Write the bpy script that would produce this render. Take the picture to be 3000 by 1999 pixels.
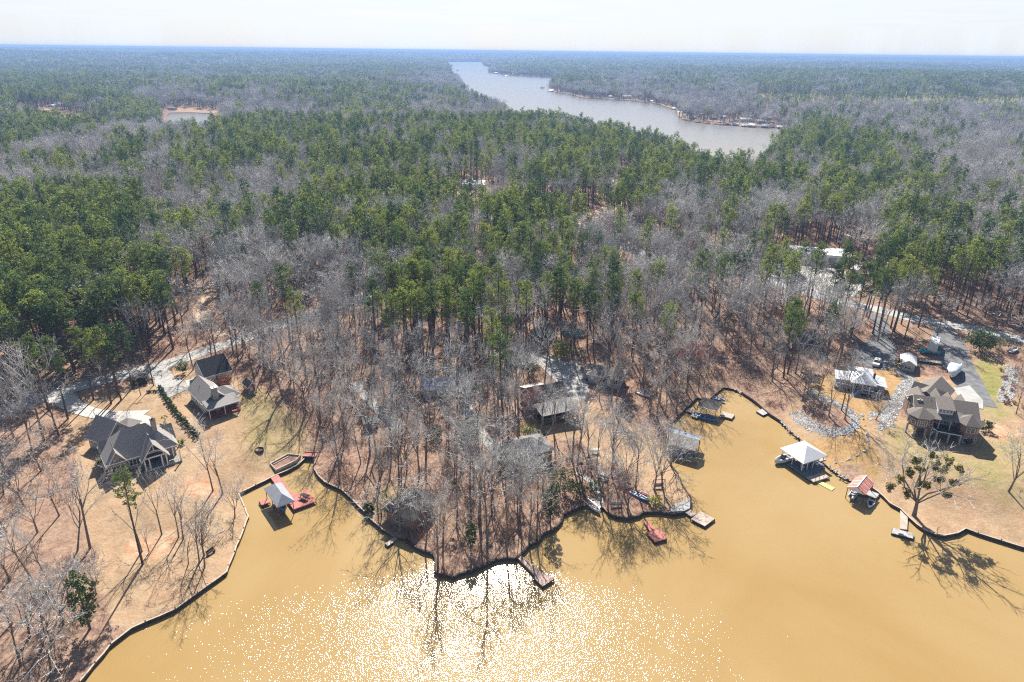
import bpy, math, random
import numpy as np
from mathutils import Vector, Matrix
from mathutils.geometry import delaunay_2d_cdt

# ------------------------------------------------------------------ camera, world, sun, exposure
scene = bpy.context.scene
for o in list(bpy.data.objects): bpy.data.objects.remove(o)
C = scene.collection
CAM_H = 90.0; F_PX = 2000.0; PITCH = math.radians(23.03); RHO = math.radians(0.67)
f0 = np.array([0, math.cos(PITCH), -math.sin(PITCH)]); r0 = np.array([1., 0, 0]); u0 = np.cross(r0, f0)
rv = r0*math.cos(RHO)+u0*math.sin(RHO); uv = u0*math.cos(RHO)-r0*math.sin(RHO)
cam_d = bpy.data.cameras.new('camera'); cam = bpy.data.objects.new('camera', cam_d); C.objects.link(cam)
cam_d.lens = 24.0; cam_d.sensor_width = 36.0; cam_d.clip_start = 1.0; cam_d.clip_end = 60000
M3 = Matrix(((rv[0], uv[0], -f0[0]), (rv[1], uv[1], -f0[1]), (rv[2], uv[2], -f0[2])))
cam.matrix_world = Matrix.Translation((0, 0, CAM_H)) @ M3.to_4x4()
scene.camera = cam
scene.render.engine = 'CYCLES'
scene.render.resolution_x = 1024; scene.render.resolution_y = 682
SUN_EL = math.radians(41.0); SUN_AZ = math.radians(-3.5)      # azimuth from +Y towards +X
sd = Vector((math.sin(SUN_AZ)*math.cos(SUN_EL), math.cos(SUN_AZ)*math.cos(SUN_EL), math.sin(SUN_EL)))
sl = bpy.data.lights.new('sun', 'SUN'); sl.energy = 5.0; sl.angle = math.radians(0.5); sl.color = (1.0, 0.95, 0.87)
so = bpy.data.objects.new('sun', sl); C.objects.link(so)
so.rotation_euler = sd.to_track_quat('Z', 'Y').to_euler(); so.location = sd*300
world = bpy.data.worlds.new('World'); scene.world = world; world.use_nodes = True
wn = world.node_tree.nodes; wl = world.node_tree.links
for n in list(wn): wn.remove(n)
wout = wn.new('ShaderNodeOutputWorld'); wbg = wn.new('ShaderNodeBackground')
sky = wn.new('ShaderNodeTexSky'); sky.sky_type = 'NISHITA'; sky.sun_disc = False
sky.sun_elevation = SUN_EL; sky.sun_rotation = SUN_AZ
sky.altitude = 150; sky.air_density = 1.0; sky.dust_density = 1.6; sky.ozone_density = 1.5
# thin high cloud veil, mapped on the sky direction (projected on a cloud plane)
tc = wn.new('ShaderNodeTexCoord'); sep = wn.new('ShaderNodeSeparateXYZ'); wl.new(tc.outputs['Generated'], sep.inputs[0])
zz = wn.new('ShaderNodeMath'); zz.operation = 'MAXIMUM'; zz.inputs[1].default_value = 0.03; wl.new(sep.outputs[2], zz.inputs[0])
dx = wn.new('ShaderNodeMath'); dx.operation = 'DIVIDE'; wl.new(sep.outputs[0], dx.inputs[0]); wl.new(zz.outputs[0], dx.inputs[1])
dy = wn.new('ShaderNodeMath'); dy.operation = 'DIVIDE'; wl.new(sep.outputs[1], dy.inputs[0]); wl.new(zz.outputs[0], dy.inputs[1])
cmb = wn.new('ShaderNodeCombineXYZ'); wl.new(dx.outputs[0], cmb.inputs[0]); wl.new(dy.outputs[0], cmb.inputs[1])
cn = wn.new('ShaderNodeTexNoise'); cn.inputs['Scale'].default_value = 0.30; cn.inputs['Detail'].default_value = 7; cn.inputs['Roughness'].default_value = 0.62
cn.inputs['Distortion'].default_value = 0.8
wl.new(cmb.outputs[0], cn.inputs['Vector'])
cr = wn.new('ShaderNodeValToRGB'); cr.color_ramp.elements[0].position = 0.40; cr.color_ramp.elements[1].position = 0.62
cr.color_ramp.elements[0].color = (0.78, 0.78, 0.78, 1); cr.color_ramp.elements[1].color = (0.97, 0.97, 0.97, 1)
wl.new(cn.outputs['Fac'], cr.inputs[0])
mixs = wn.new('ShaderNodeMixRGB'); mixs.inputs[2].default_value = (9.4, 10.1, 10.9, 1)
vz = wn.new('ShaderNodeMapRange'); vz.inputs[1].default_value = 0.12; vz.inputs[2].default_value = 0.28; vz.inputs[3].default_value = 1.0; vz.inputs[4].default_value = 0.0; wl.new(sep.outputs[2], vz.inputs[0])
vm = wn.new('ShaderNodeMath'); vm.operation = 'MULTIPLY'; wl.new(cr.outputs[0], vm.inputs[0]); wl.new(vz.outputs[0], vm.inputs[1]); wl.new(vm.outputs[0], mixs.inputs[0]); wl.new(sky.outputs[0], mixs.inputs[1])
wl.new(mixs.outputs[0], wbg.inputs[0]); wbg.inputs[1].default_value = 0.05
wl.new(wbg.outputs[0], wout.inputs[0])
scene.view_settings.view_transform = 'Standard'; scene.view_settings.look = 'None'
scene.view_settings.exposure = 0.97; scene.view_settings.gamma = 1.0
try:
    scene.cycles.max_bounces = 5; scene.cycles.diffuse_bounces = 1; scene.cycles.pixel_filter_type = 'BLACKMAN_HARRIS'; scene.cycles.filter_width = 1.2; scene.cycles.use_denoising = False; scene.cycles.glossy_bounces = 2
    scene.cycles.transmission_bounces = 2; scene.cycles.volume_bounces = 0; scene.cycles.transparent_max_bounces = 4
except Exception: pass

# ------------------------------------------------------------------ helpers
def Wp(px, py, z=0.0):
    d = f0*F_PX+rv*(px-1500)-uv*(py-999.5)
    t = (z-CAM_H)/d[2]
    return (d[0]*t, d[1]*t)
def proj(x, y, z):
    q = np.stack([x, y, z-CAM_H], -1); s = F_PX/(q@f0)
    return 1500+(q@rv)*s, 999.5-(q@uv)*s
def tag(o, label=None, cat=None, group=None, kind=None):
    if label: o['label'] = label
    if cat: o['category'] = cat
    if group: o['group'] = group
    if kind: o['kind'] = kind
    return o
def thing(name, label, cat, loc=(0, 0, 0), rz=0.0, group=None):
    o = bpy.data.objects.new(name, None); C.objects.link(o); o.empty_display_size = 0.5
    o.location = loc; o.rotation_euler = (0, 0, rz)
    return tag(o, label, cat, group)
class MB:
    def __init__(s): s.v = []; s.f = []; s.m = []
    def face(s, pts, m=0):
        i = len(s.v); s.v += [tuple(p) for p in pts]; s.f.append(tuple(range(i, i+len(pts)))); s.m.append(m)
    def hexa(s, b, t, m=0):
        i = len(s.v); n = len(b); s.v += [tuple(p) for p in b]+[tuple(p) for p in t]
        s.f.append(tuple(i+k for k in reversed(range(n)))); s.f.append(tuple(i+n+k for k in range(n)))
        for k in range(n):
            k2 = (k+1) % n; s.f.append((i+k, i+k2, i+n+k2, i+n+k))
        s.m += [m]*(n+2)
    def box(s, x0, x1, y0, y1, z0, z1, m=0):
        s.hexa([(x0, y0, z0), (x1, y0, z0), (x1, y1, z0), (x0, y1, z0)], [(x0, y0, z1), (x1, y0, z1), (x1, y1, z1), (x0, y1, z1)], m)
    def slab(s, pts, t=0.16, m=0):
        s.hexa([(p[0], p[1], p[2]-t) for p in pts], pts, m)
    def tube(s, a, b, ra, rb, n=6, m=0, cap=True):
        a = Vector(a); b = Vector(b); d = (b-a)
        if d.length < 1e-6: return
        d.normalize(); u = d.orthogonal().normalized(); w = d.cross(u); i = len(s.v)
        for (c, r) in ((a, ra), (b, rb)):
            for k in range(n):
                q = c+(u*math.cos(2*math.pi*k/n)+w*math.sin(2*math.pi*k/n))*r; s.v.append(tuple(q))
        for k in range(n):
            s.f.append((i+k, i+(k+1) % n, i+n+(k+1) % n, i+n+k)); s.m.append(m)
        if cap:
            s.f.append(tuple(i+n+k for k in range(n))); s.m.append(m)
            s.f.append(tuple(i+k for k in reversed(range(n)))); s.m.append(m)
    def lathe(s, prof, c=(0, 0, 0), n=12, m=0):
        i = len(s.v)
        for (r, z) in prof:
            for k in range(n): s.v.append((c[0]+r*math.cos(2*math.pi*k/n), c[1]+r*math.sin(2*math.pi*k/n), c[2]+z))
        for j in range(len(prof)-1):
            for k in range(n):
                s.f.append((i+j*n+k, i+j*n+(k+1) % n, i+(j+1)*n+(k+1) % n, i+(j+1)*n+k)); s.m.append(m)
    def ell(s, c, rx, ry, rz, nu=10, nv=6, m=0, jit=0, rnd=random):
        prof = []; i = len(s.v)
        for j in range(nv+1):
            ph = math.pi*j/nv
            for k in range(nu):
                t = 2*math.pi*k/nu; q = 1+rnd.uniform(-jit, jit)
                s.v.append((c[0]+rx*q*math.sin(ph)*math.cos(t), c[1]+ry*q*math.sin(ph)*math.sin(t), c[2]-rz*q*math.cos(ph)))
        for j in range(nv):
            for k in range(nu):
                s.f.append((i+j*nu+k, i+j*nu+(k+1) % nu, i+(j+1)*nu+(k+1) % nu, i+(j+1)*nu+k)); s.m.append(m)
    def mesh(s, name, mats, smooth=False):
        me = bpy.data.meshes.new(name); me.from_pydata(s.v, [], s.f)
        for x in (mats if isinstance(mats, (list, tuple)) else [mats]): me.materials.append(x)
        me.polygons.foreach_set('material_index', s.m)
        if smooth: me.polygons.foreach_set('use_smooth', [True]*len(s.f))
        me.update(); return me
    def build(s, name, mats, parent=None, smooth=False):
        o = bpy.data.objects.new(name, s.mesh(name, mats, smooth)); C.objects.link(o)
        if parent: o.parent = parent
        return o

# ------------------------------------------------------------------ materials
def newmat(name):
    m = bpy.data.materials.new(name); m.use_nodes = True
    nt = m.node_tree; b = nt.nodes['Principled BSDF']; return m, nt, b
def mat(name, col, rough=0.75, noise=0.0, scale=3.0, bump=0.0, metal=0.0, spec=0.3, stripes=None, obj_rand=0.0, detail=4):
    """col varied by object-space noise; stripes=(axis, period m, darkness) adds seams/boards."""
    m, nt, b = newmat(name); N = nt.nodes; L = nt.links
    b.inputs['Roughness'].default_value = rough; b.inputs['Metallic'].default_value = metal
    b.inputs['Specular IOR Level'].default_value = spec
    t = N.new('ShaderNodeTexCoord'); cur = None
    nz = N.new('ShaderNodeTexNoise'); nz.inputs['Scale'].default_value = scale; nz.inputs['Detail'].default_value = detail
    L.new(t.outputs['Object'], nz.inputs['Vector'])
    r = N.new('ShaderNodeMapRange'); r.inputs[1].default_value = 0.3; r.inputs[2].default_value = 0.7
    r.inputs[3].default_value = 1-noise; r.inputs[4].default_value = 1+noise; L.new(nz.outputs['Fac'], r.inputs[0])
    fac = r.outputs[0]
    if stripes:
        ax, per, dk = stripes
        sp = N.new('ShaderNodeSeparateXYZ'); L.new(t.outputs['Object'], sp.inputs[0])
        d = N.new('ShaderNodeMath'); d.operation = 'DIVIDE'; d.inputs[1].default_value = per; L.new(sp.outputs[ax], d.inputs[0])
        fr = N.new('ShaderNodeMath'); fr.operation = 'FRACT'; L.new(d.outputs[0], fr.inputs[0])
        g = N.new('ShaderNodeMath'); g.operation = 'GREATER_THAN'; g.inputs[1].default_value = 0.18; L.new(fr.outputs[0], g.inputs[0])
        fl = N.new('ShaderNodeMath'); fl.operation = 'FLOOR'; L.new(d.outputs[0], fl.inputs[0])
        wnz = N.new('ShaderNodeTexWhiteNoise'); wnz.noise_dimensions = '1D'; L.new(fl.outputs[0], wnz.inputs['W'])
        mr = N.new('ShaderNodeMapRange'); mr.inputs[3].default_value = 1-dk*0.5; mr.inputs[4].default_value = 1+dk*0.3; L.new(wnz.outputs['Value'], mr.inputs[0])
        g2 = N.new('ShaderNodeMapRange'); g2.inputs[3].default_value = 1-dk; g2.inputs[4].default_value = 1; L.new(g.outputs[0], g2.inputs[0])
        m1 = N.new('ShaderNodeMath'); m1.operation = 'MULTIPLY'; L.new(fac, m1.inputs[0]); L.new(g2.outputs[0], m1.inputs[1])
        m2 = N.new('ShaderNodeMath'); m2.operation = 'MULTIPLY'; L.new(m1.outputs[0], m2.inputs[0]); L.new(mr.outputs[0], m2.inputs[1]); fac = m2.outputs[0]
    if obj_rand:
        oi = N.new('ShaderNodeObjectInfo'); mr = N.new('ShaderNodeMapRange'); mr.inputs[3].default_value = 1-obj_rand; mr.inputs[4].default_value = 1+obj_rand
        L.new(oi.outputs['Random'], mr.inputs[0])
        m1 = N.new('ShaderNodeMath'); m1.operation = 'MULTIPLY'; L.new(fac, m1.inputs[0]); L.new(mr.outputs[0], m1.inputs[1]); fac = m1.outputs[0]
    vm = N.new('ShaderNodeVectorMath'); vm.operation = 'SCALE'; vm.inputs[0].default_value = col[:3]; L.new(fac, vm.inputs['Scale'])
    L.new(vm.outputs[0], b.inputs['Base Color'])
    if bump:
        bp = N.new('ShaderNodeBump'); bp.inputs['Strength'].default_value = bump; bp.inputs['Distance'].default_value = 0.05
        L.new(nz.outputs['Fac'], bp.inputs['Height']); L.new(bp.outputs[0], b.inputs['Normal'])
    return m
def leafmat(name, c1, c2, trans=0.35, scale=0.6, rand=0.25):
    m, nt, b = newmat(name); N = nt.nodes; L = nt.links
    t = N.new('ShaderNodeTexCoord'); nz = N.new('ShaderNodeTexNoise'); nz.inputs['Scale'].default_value = scale; nz.inputs['Detail'].default_value = 3
    L.new(t.outputs['Object'], nz.inputs['Vector'])
    oi = N.new('ShaderNodeObjectInfo')
    ad = N.new('ShaderNodeMath'); ad.operation = 'ADD'; L.new(nz.outputs['Fac'], ad.inputs[0])
    ms = N.new('ShaderNodeMath'); ms.operation = 'MULTIPLY_ADD'; ms.inputs[1].default_value = 0.7; ms.inputs[2].default_value = -0.35; L.new(oi.outputs['Random'], ms.inputs[0]); L.new(ms.outputs[0], ad.inputs[1])
    mr = N.new('ShaderNodeMapRange'); mr.inputs[1].default_value = 0.2; mr.inputs[2].default_value = 0.8; L.new(ad.outputs[0], mr.inputs[0])
    mx = N.new('ShaderNodeMixRGB'); mx.inputs[1].default_value = (*c1, 1); mx.inputs[2].default_value = (*c2, 1); L.new(mr.outputs[0], mx.inputs[0])
    b.inputs['Roughness'].default_value = 0.55; b.inputs['Specular IOR Level'].default_value = 0.25
    L.new(mx.outputs[0], b.inputs['Base Color'])
    tr = N.new('ShaderNodeBsdfTranslucent'); L.new(mx.outputs[0], tr.inputs[0])
    ms2 = N.new('ShaderNodeMixShader'); ms2.inputs[0].default_value = trans
    L.new(b.outputs[0], ms2.inputs[1]); L.new(tr.outputs[0], ms2.inputs[2])
    L.new(ms2.outputs[0], nt.nodes['Material Output'].inputs[0]); return m
MT = {}
MT['bark_pine'] = mat('bark_pine', (0.105, 0.075, 0.06), 0.9, 0.3, 2.0)
MT['bark'] = mat('bark', (0.19, 0.165, 0.145), 0.9, 0.3, 1.5, obj_rand=0.25)
MT['twig'] = mat('twig', (0.54, 0.525, 0.50), 0.8, 0.25, 0.5, obj_rand=0.35)
MT['twig_red'] = mat('twig_red', (0.46, 0.20, 0.18), 0.8, 0.3, 0.8, obj_rand=0.2)
MT['needle'] = leafmat('needle', (0.055, 0.11, 0.032), (0.28, 0.335, 0.055), 0.45, 0.30)
MT['leaf_dark'] = leafmat('leaf_dark', (0.03, 0.07, 0.02), (0.08, 0.13, 0.03), 0.25, 0.9)
MT['leaf_yellow'] = leafmat('leaf_yellow', (0.25, 0.30, 0.04), (0.40, 0.40, 0.07), 0.45, 0.9)
MT['mistletoe'] = leafmat('mistletoe', (0.11, 0.12, 0.02), (0.22, 0.20, 0.03), 0.3, 0.9)
MT['leaf_orange'] = leafmat('leaf_orange', (0.40, 0.17, 0.08), (0.50, 0.25, 0.14), 0.3, 0.9)
MT['brush'] = mat('brush', (0.36, 0.20, 0.155), 0.85, 0.3, 0.7, obj_rand=0.35)
MT['brush_grey'] = mat('brush_grey', (0.30, 0.25, 0.20), 0.85, 0.3, 0.7, obj_rand=0.3)
MT['asphalt'] = mat('asphalt', (0.42, 0.41, 0.395), 0.9, 0.15, 0.35)
MT['asphalt_dark'] = mat('asphalt_dark', (0.17, 0.17, 0.175), 0.9, 0.3, 0.5)
MT['concrete'] = mat('concrete', (0.55, 0.52, 0.47), 0.9, 0.1, 0.5)
MT['gravel'] = mat('gravel', (0.40, 0.385, 0.36), 0.95, 0.25, 1.2)
MT['yellow_line'] = mat('yellow_line', (0.62, 0.45, 0.18), 0.8, 0.2, 2)
MT['dirt'] = mat('dirt', (0.52, 0.37, 0.26), 0.95, 0.2, 0.3)
MT['stone'] = mat('stone', (0.55, 0.55, 0.54), 0.9, 0.5, 1.6)
MT['timber'] = mat('timber', (0.50, 0.42, 0.33), 0.85, 0.2, 2)
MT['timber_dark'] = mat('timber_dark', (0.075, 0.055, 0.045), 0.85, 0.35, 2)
MT['white'] = mat('white', (0.78, 0.78, 0.77), 0.5, 0.04, 2)
MT['glass'] = mat('glass', (0.03, 0.04, 0.045), 0.08, 0, 1, spec=0.8)
MT['dark'] = mat('dark', (0.02, 0.02, 0.022), 0.7, 0.2, 1)
MT['steel'] = mat('steel', (0.35, 0.36, 0.38), 0.4, 0.05, 1, metal=0.6)
MT['rubber'] = mat('rubber', (0.025, 0.025, 0.027), 0.8, 0.1, 3)

# ------------------------------------------------------------------ terrain
# shoreline of the near cove, left to right, traced on the photograph and put on the water plane
SH_PX = [(233,1999),(325,1889),(382,1843),(512,1786),(550,1759),(663,1677),(728,1515),(699,1446),(797,1399),(812,1391),(843,1379),(875,1362),(893,1343),
 (895,1339),(921,1339),(921,1371),(931,1392),(952,1412),(999,1434),(1035,1467),(1064,1494),(1084,1521),(1111,1543),(1122,1553),(1150,1572),
 (1190,1582),(1210,1599),(1244,1614),(1269,1620),(1276,1637),(1274,1672),(1288,1684),(1302,1682),(1329,1691),(1346,1681),(1380,1674),(1421,1655),(1454,1640),
 (1488,1635),(1512,1638),(1527,1623),(1543,1606),(1550,1596),(1577,1586),(1590,1565),(1621,1552),(1645,1528),(1650,1507),(1679,1494),(1706,1484),
 (1725,1478),(1743,1494),(1767,1487),(1781,1504),(1808,1514),(1839,1518),(1869,1511),(1883,1502),(1900,1500),(1930,1499),(1958,1504),(1971,1507),
 (2002,1501),(2019,1490),(2024,1460),(2012,1443),(1998,1419),(1985,1388),(1964,1361),(1945,1330),(1950,1290),(1962,1250),(1980,1226),(2015,1192),
 (2041,1165),(2075,1172),(2095,1155),(2120,1135),(2150,1140),(2175,1152),(2189,1160),(2217,1180),(2254,1213),(2285,1233),(2312,1260),(2350,1291),(2385,1330),(2424,1366),(2460,1392),
 (2492,1407),(2554,1428),(2574,1443),(2608,1475),(2639,1492),(2659,1513),(2686,1537),(2710,1554),(2734,1564),(2764,1571),(2805,1562),(2829,1550),
 (2900,1574),(3000,1605),(3100,1640)]
SHORE = np.array([Wp(x, y, 0.6) for x, y in SH_PX])
lx, ly = SHORE[0]; rx_, ry_ = SHORE[-1]
NEARW = np.vstack([SHORE, [(rx_+40, ry_-25), (260, 30), (600, -100), (900, -500), (-900, -500), (-500, -60), (-160, 30), (lx-18, ly-12)]])
FL_PX = [(1292,181,0),(1415,181,0),(1417,191,0),(1442,200,0),(1434,214,0),(1510,223,0),(1629,228,0),(1622,240,0),(1612,257,0),(1608,268,0),(1663,276,0),(1706,287,0),
 (1851,296,0),(1919,304,0),(1982,323,0),(1987,342,0),(2000,352,0),(2042,359,0),(2106,366,0),(2162,370,0),(2204,372,0),(2290,374,0),
 (2300,386,18),(2240,415,30),(2183,428,28),(2106,438,28),(2072,430,28),(2010,398,27),(1940,383,27),(1872,368,27),(1829,357,27),
 (1757,344,27),(1700,322,27),(1660,308,30),(1600,302,30),(1544,304,30),(1500,296,30),(1472,276,28),(1425,267,26),(1378,260,24),(1352,246,15),(1345,228,14),(1322,212,12),(1318,197,10)]
FARW = np.array([Wp(x, y, z) for x, y, z in FL_PX])
FARW2 = np.array([Wp(x, y, 0) for x, y in [(1521,185),(1575,187),(1570,192),(1530,190)]])
POND = np.array([Wp(x, y, z) for x, y, z in [(489,340,0),(500,332,0),(560,331,0),(612,333,0),(632,343,0),(600,366,12),(545,380,12),(485,375,12)]])
WATERS = [NEARW, FARW, FARW2, POND]
def inpoly(x, y, P):
    x = np.asarray(x, float); y = np.asarray(y, float); r = np.zeros(x.shape, bool); n = len(P)
    for i in range(n):
        x1, y1 = P[i]; x2, y2 = P[(i+1) % n]
        if y1 == y2: continue
        c = ((y1 > y) != (y2 > y)) & (x < (x2-x1)*(y-y1)/(y2-y1)+x1); r ^= c
    return r
def dseg(x, y, P, closed=True):
    x = np.asarray(x, float); y = np.asarray(y, float); d = np.full(x.shape, 1e18); n = len(P)
    for i in range(n if closed else n-1):
        x1, y1 = P[i]; x2, y2 = P[(i+1) % n]; ux, uy = x2-x1, y2-y1; L2 = ux*ux+uy*uy+1e-9
        t = np.clip(((x-x1)*ux+(y-y1)*uy)/L2, 0, 1); d = np.minimum(d, (x-x1-t*ux)**2+(y-y1-t*uy)**2)
    return np.sqrt(d)
def sstep(t): t = np.clip(t, 0, 1); return t*t*(3-2*t)
def vnoise(x, y, s, seed=0):
    x = np.asarray(x, float)/s; y = np.asarray(y, float)/s; xi = np.floor(x); yi = np.floor(y); fx = x-xi; fy = y-yi
    fx = fx*fx*(3-2*fx); fy = fy*fy*(3-2*fy)
    def hsh(a, b): q = np.sin(a*127.1+b*311.7+seed*74.7)*43758.5453; return q-np.floor(q)
    return (hsh(xi, yi)*(1-fx)+hsh(xi+1, yi)*fx)*(1-fy)+(hsh(xi, yi+1)*(1-fx)+hsh(xi+1, yi+1)*fx)*fy
EXC = []      # cleared circles round buildings (x, y, r)
PADS = [(-80, 133, 17, 3.5), (-77, 165, 17, 4.8), (106, 152, 22, 4.0), (94, 171, 13, 4.0)]     # levelled house sites (x, y, radius, z)
def hgt(x, y):
    x = np.asarray(x, float); y = np.asarray(y, float); r = np.hypot(x, y)
    d = np.minimum.reduce([dseg(x, y, w) for w in WATERS])
    h = 0.6+6.5*(1-np.exp(-d/80.0))
    h = h+sstep(d/250)*(vnoise(x, y, 260, 1)-0.4)*9*sstep((r-230)/200)
    h = h+sstep(d/900)*(vnoise(x, y, 1100, 2)-0.35)*34*sstep((r-900)/1500)
    far = sstep((r-3500)/12000)
    h = h+far*(46+30*(vnoise(x, y, 3800, 3)-0.3))+sstep((r-2500)/3000)*sstep(d/1500)*22*vnoise(x, y, 2100, 5)
    h = np.minimum(h, 12+r*0.0064+40*sstep((r-9000)/8000))
    h = np.minimum(h, 42+16*vnoise(x, y, 2600, 9))
    for (px, py, pr, pz) in PADS:
        w = (1-sstep((np.hypot(x-px, y-py)-pr)/(pr*0.7)))*sstep(d/14); h = h*(1-w)+pz*w
    return h
def G(px, py):
    z = 4.0
    for _ in range(14):
        x, y = Wp(px, py, z); z = 0.5*z+0.5*float(hgt(x, y))
    x, y = Wp(px, py, z); return (x, y, z)
# ------------------------------------------------------------------ ground zones (real differences of cover: dormant lawn, green grass, straw mulch, bare clay)
def pxpoly(l, z=None): return np.array([G(x, y)[:2] if z is None else Wp(x, y, z) for x, y in l])
Z_LAWN = [pxpoly(l) for l in [
 [(720,1440),(745,1520),(680,1690),(520,1800),(392,1850),(330,1830),(300,1740),(265,1640),(240,1500),(215,1330),(200,1260),(190,1190),(230,1150),(330,1165),(420,1120),(470,1085),(560,1085),(660,1105),(740,1115),(830,1180),(900,1240),(905,1290),(885,1350),(800,1405)],
 [(1545,1190),(1520,1250),(1600,1290),(1700,1290),(1760,1360),(1850,1420),(1900,1470),(1965,1500),(2030,1480),(2000,1388),(1975,1361),(1950,1300),(1900,1265),(1830,1225),(1740,1180),(1640,1160)],
 [(2280,1215),(2350,1295),(2420,1370),(2492,1410),(2574,1448),(2659,1520),(2764,1580),(2900,1582),(3010,1612),(3110,1660),(3200,1400),(3000,1300),(3000,1170),(2950,1170),(2985,1090),(2900,1040),(2850,1060),(2830,1120),(2700,1100),(2560,1085),(2470,1090),(2380,1130),(2340,1165)],
 [(1395,1230),(1420,1320),(1460,1330),(1440,1260)], [(1100,1470),(1095,1540),(1130,1560),(1140,1480),(1170,1430),(1110,1430)]]]
Z_GREEN = [(pxpoly(l), w) for l, w in [
 ([(2850,1065),(2880,1045),(2960,1090),(2960,1150),(2925,1235),(2880,1200),(2855,1130),(2830,1100)], 1.0),
 ([(2590,1260),(2620,1330),(2700,1380),(2860,1420),(2980,1500),(3000,1300),(2900,1250),(2840,1330),(2680,1290),(2650,1230)], 0.5),
 ([(700,1160),(690,1230),(720,1320),(800,1370),(870,1330),(880,1280),(830,1210),(760,1140)], 0.42), ([(1100,1470),(1095,1540),(1140,1480),(1170,1430),(1110,1430)], 0.4)]]
Z_STRAW = [pxpoly(l) for l in [
 [(2360,1130),(2440,1090),(2520,1080),(2660,1085),(2640,1150),(2600,1215),(2545,1230),(2550,1290),(2500,1290),(2500,1200),(2420,1160)],
 [(2230,1180),(2300,1240),(2380,1290),(2500,1275),(2560,1290),(2590,1380),(2540,1430),(2490,1400),(2420,1360),(2345,1285),(2250,1208)]]]
Z_CLAY = [pxpoly(l) for l in [
 [(540,1440),(530,1410),(560,1395),(640,1420),(650,1450),(600,1470)], [(360,1590),(440,1570),(520,1560),(500,1620),(430,1650),(370,1630)],
 [(560,900),(610,960),(650,1000),(630,930),(580,870)], [(2900,1240),(2960,1250),(2960,1290),(2900,1290)], [(2640,860),(2700,850),(2700,880),(2650,890)],
 [(2380,735),(2520,760),(2500,780),(2400,760)], [(1200,590),(1300,600),(1280,575)], [(1790,570),(1860,600),(1830,520),(1815,510)]]]
Z_MULCH = [pxpoly(l) for l in [[(2345,1195),(2368,1158),(2430,1182),(2480,1203),(2497,1228),(2480,1256),(2400,1245)], [(2455,1370),(2500,1350),(2540,1373),(2525,1408),(2490,1402)], [(2556,1218),(2598,1224),(2592,1250),(2565,1248)], [(2668,1128),(2690,1150),(2670,1230),(2625,1222)]]]
FIELDS = [pxpoly(l) for l in [[(45,320),(150,318),(250,345),(330,380),(300,400),(180,385),(60,355)], [(485,322),(520,312),(640,322),(700,335),(640,334)]]]
PLANT = pxpoly([(2140,285),(2480,262),(2650,255),(3050,285),(3050,318),(2700,305),(2350,300)])
SHOREBAND = FARW[4:22]

# ------------------------------------------------------------------ ground: one triangulated sheet whose edge is the shoreline
random.seed(5); rs = np.random.RandomState(5)
pts = []
def addgrid(x0, x1, y0, y1, s, jit):
    xs, ys = np.meshgrid(np.arange(x0, x1, s), np.arange(y0, y1, s)); xs = xs.ravel(); ys = ys.ravel()
    return np.stack([xs+rs.uniform(-jit, jit, xs.shape), ys+rs.uniform(-jit, jit, ys.shape)], 1)
g1 = addgrid(-150, 180, 60, 250, 2.6, 0.6); g2 = addgrid(-600, 700, 250, 800, 11, 3); g2b = addgrid(-600, 700, -60, 250, 11, 3)
g2b = g2b[(g2b[:, 0] < -152) | (g2b[:, 0] > 182)]
rad = []
r_ = 820.0
while r_ < 32000:
    da = 0.018 if r_ < 6000 else 0.024
    a = np.arange(-1.25, 1.25, da)+rs.uniform(0, da); rad.append(np.stack([r_*np.sin(a)*(1+rs.uniform(-.004, .004, a.shape)), r_*np.cos(a)], 1)); r_ *= 1.022
rad = np.vstack(rad); rad = rad[~((rad[:, 0] > -610) & (rad[:, 0] < 710) & (rad[:, 1] < 810))]
P2 = np.vstack([g1, g2, g2b, rad, [(-9000, -900), (9000, -900), (-3000, -900), (3000, -900), (-3000, 300), (3000, 300), (0, -900)]])
dmin = np.minimum.reduce([dseg(P2[:, 0], P2[:, 1], w) for w in WATERS])
inw = np.zeros(len(P2), bool)
for w in WATERS: inw |= inpoly(P2[:, 0], P2[:, 1], w)
P2 = P2[(~inw) & (dmin > np.where(np.hypot(P2[:, 0], P2[:, 1]) < 400, 0.9, 5))]
vin = [Vector(p) for p in P2]; edges = []
for w in WATERS:
    b = len(vin); vin += [Vector(p) for p in w]; n = len(w); edges += [(b+i, b+(i+1) % n) for i in range(n)]
vo, eo, fo, _, _, _ = delaunay_2d_cdt(vin, edges, [], 0, 1e-5)
V = np.array([(v.x, v.y) for v in vo]); Fa = np.array(fo)
cen = V[Fa].mean(1); bad = np.zeros(len(Fa), bool)
for w in WATERS: bad |= inpoly(cen[:, 0], cen[:, 1], w)
Fa = Fa[~bad]
VZ = hgt(V[:, 0], V[:, 1])
me = bpy.data.meshes.new('ground'); me.from_pydata(np.column_stack([V, VZ]).tolist(), [], Fa.tolist())
me.polygons.foreach_set('use_smooth', [True]*len(Fa))
def softin(P, s): 
    d = dseg(V[:, 0], V[:, 1], P); i = inpoly(V[:, 0], V[:, 1], P); return np.clip(0.5+np.where(i, d, -d)/s, 0, 1)
lawn = np.zeros(len(V)); green = np.zeros(len(V)); straw = np.zeros(len(V)); clay = np.zeros(len(V))
for P in Z_LAWN: lawn = np.maximum(lawn, softin(P, 5))
for P, w in Z_GREEN: green = np.maximum(green, softin(P, 6)*w)
for P in Z_STRAW: straw = np.maximum(straw, softin(P, 4))
for P in Z_CLAY: clay = np.maximum(clay, softin(P, 6))
for P in FIELDS: lawn = np.maximum(lawn, softin(P, 30)); pass
green = np.maximum(green, softin(PLANT, 60)*1.0)
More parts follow.
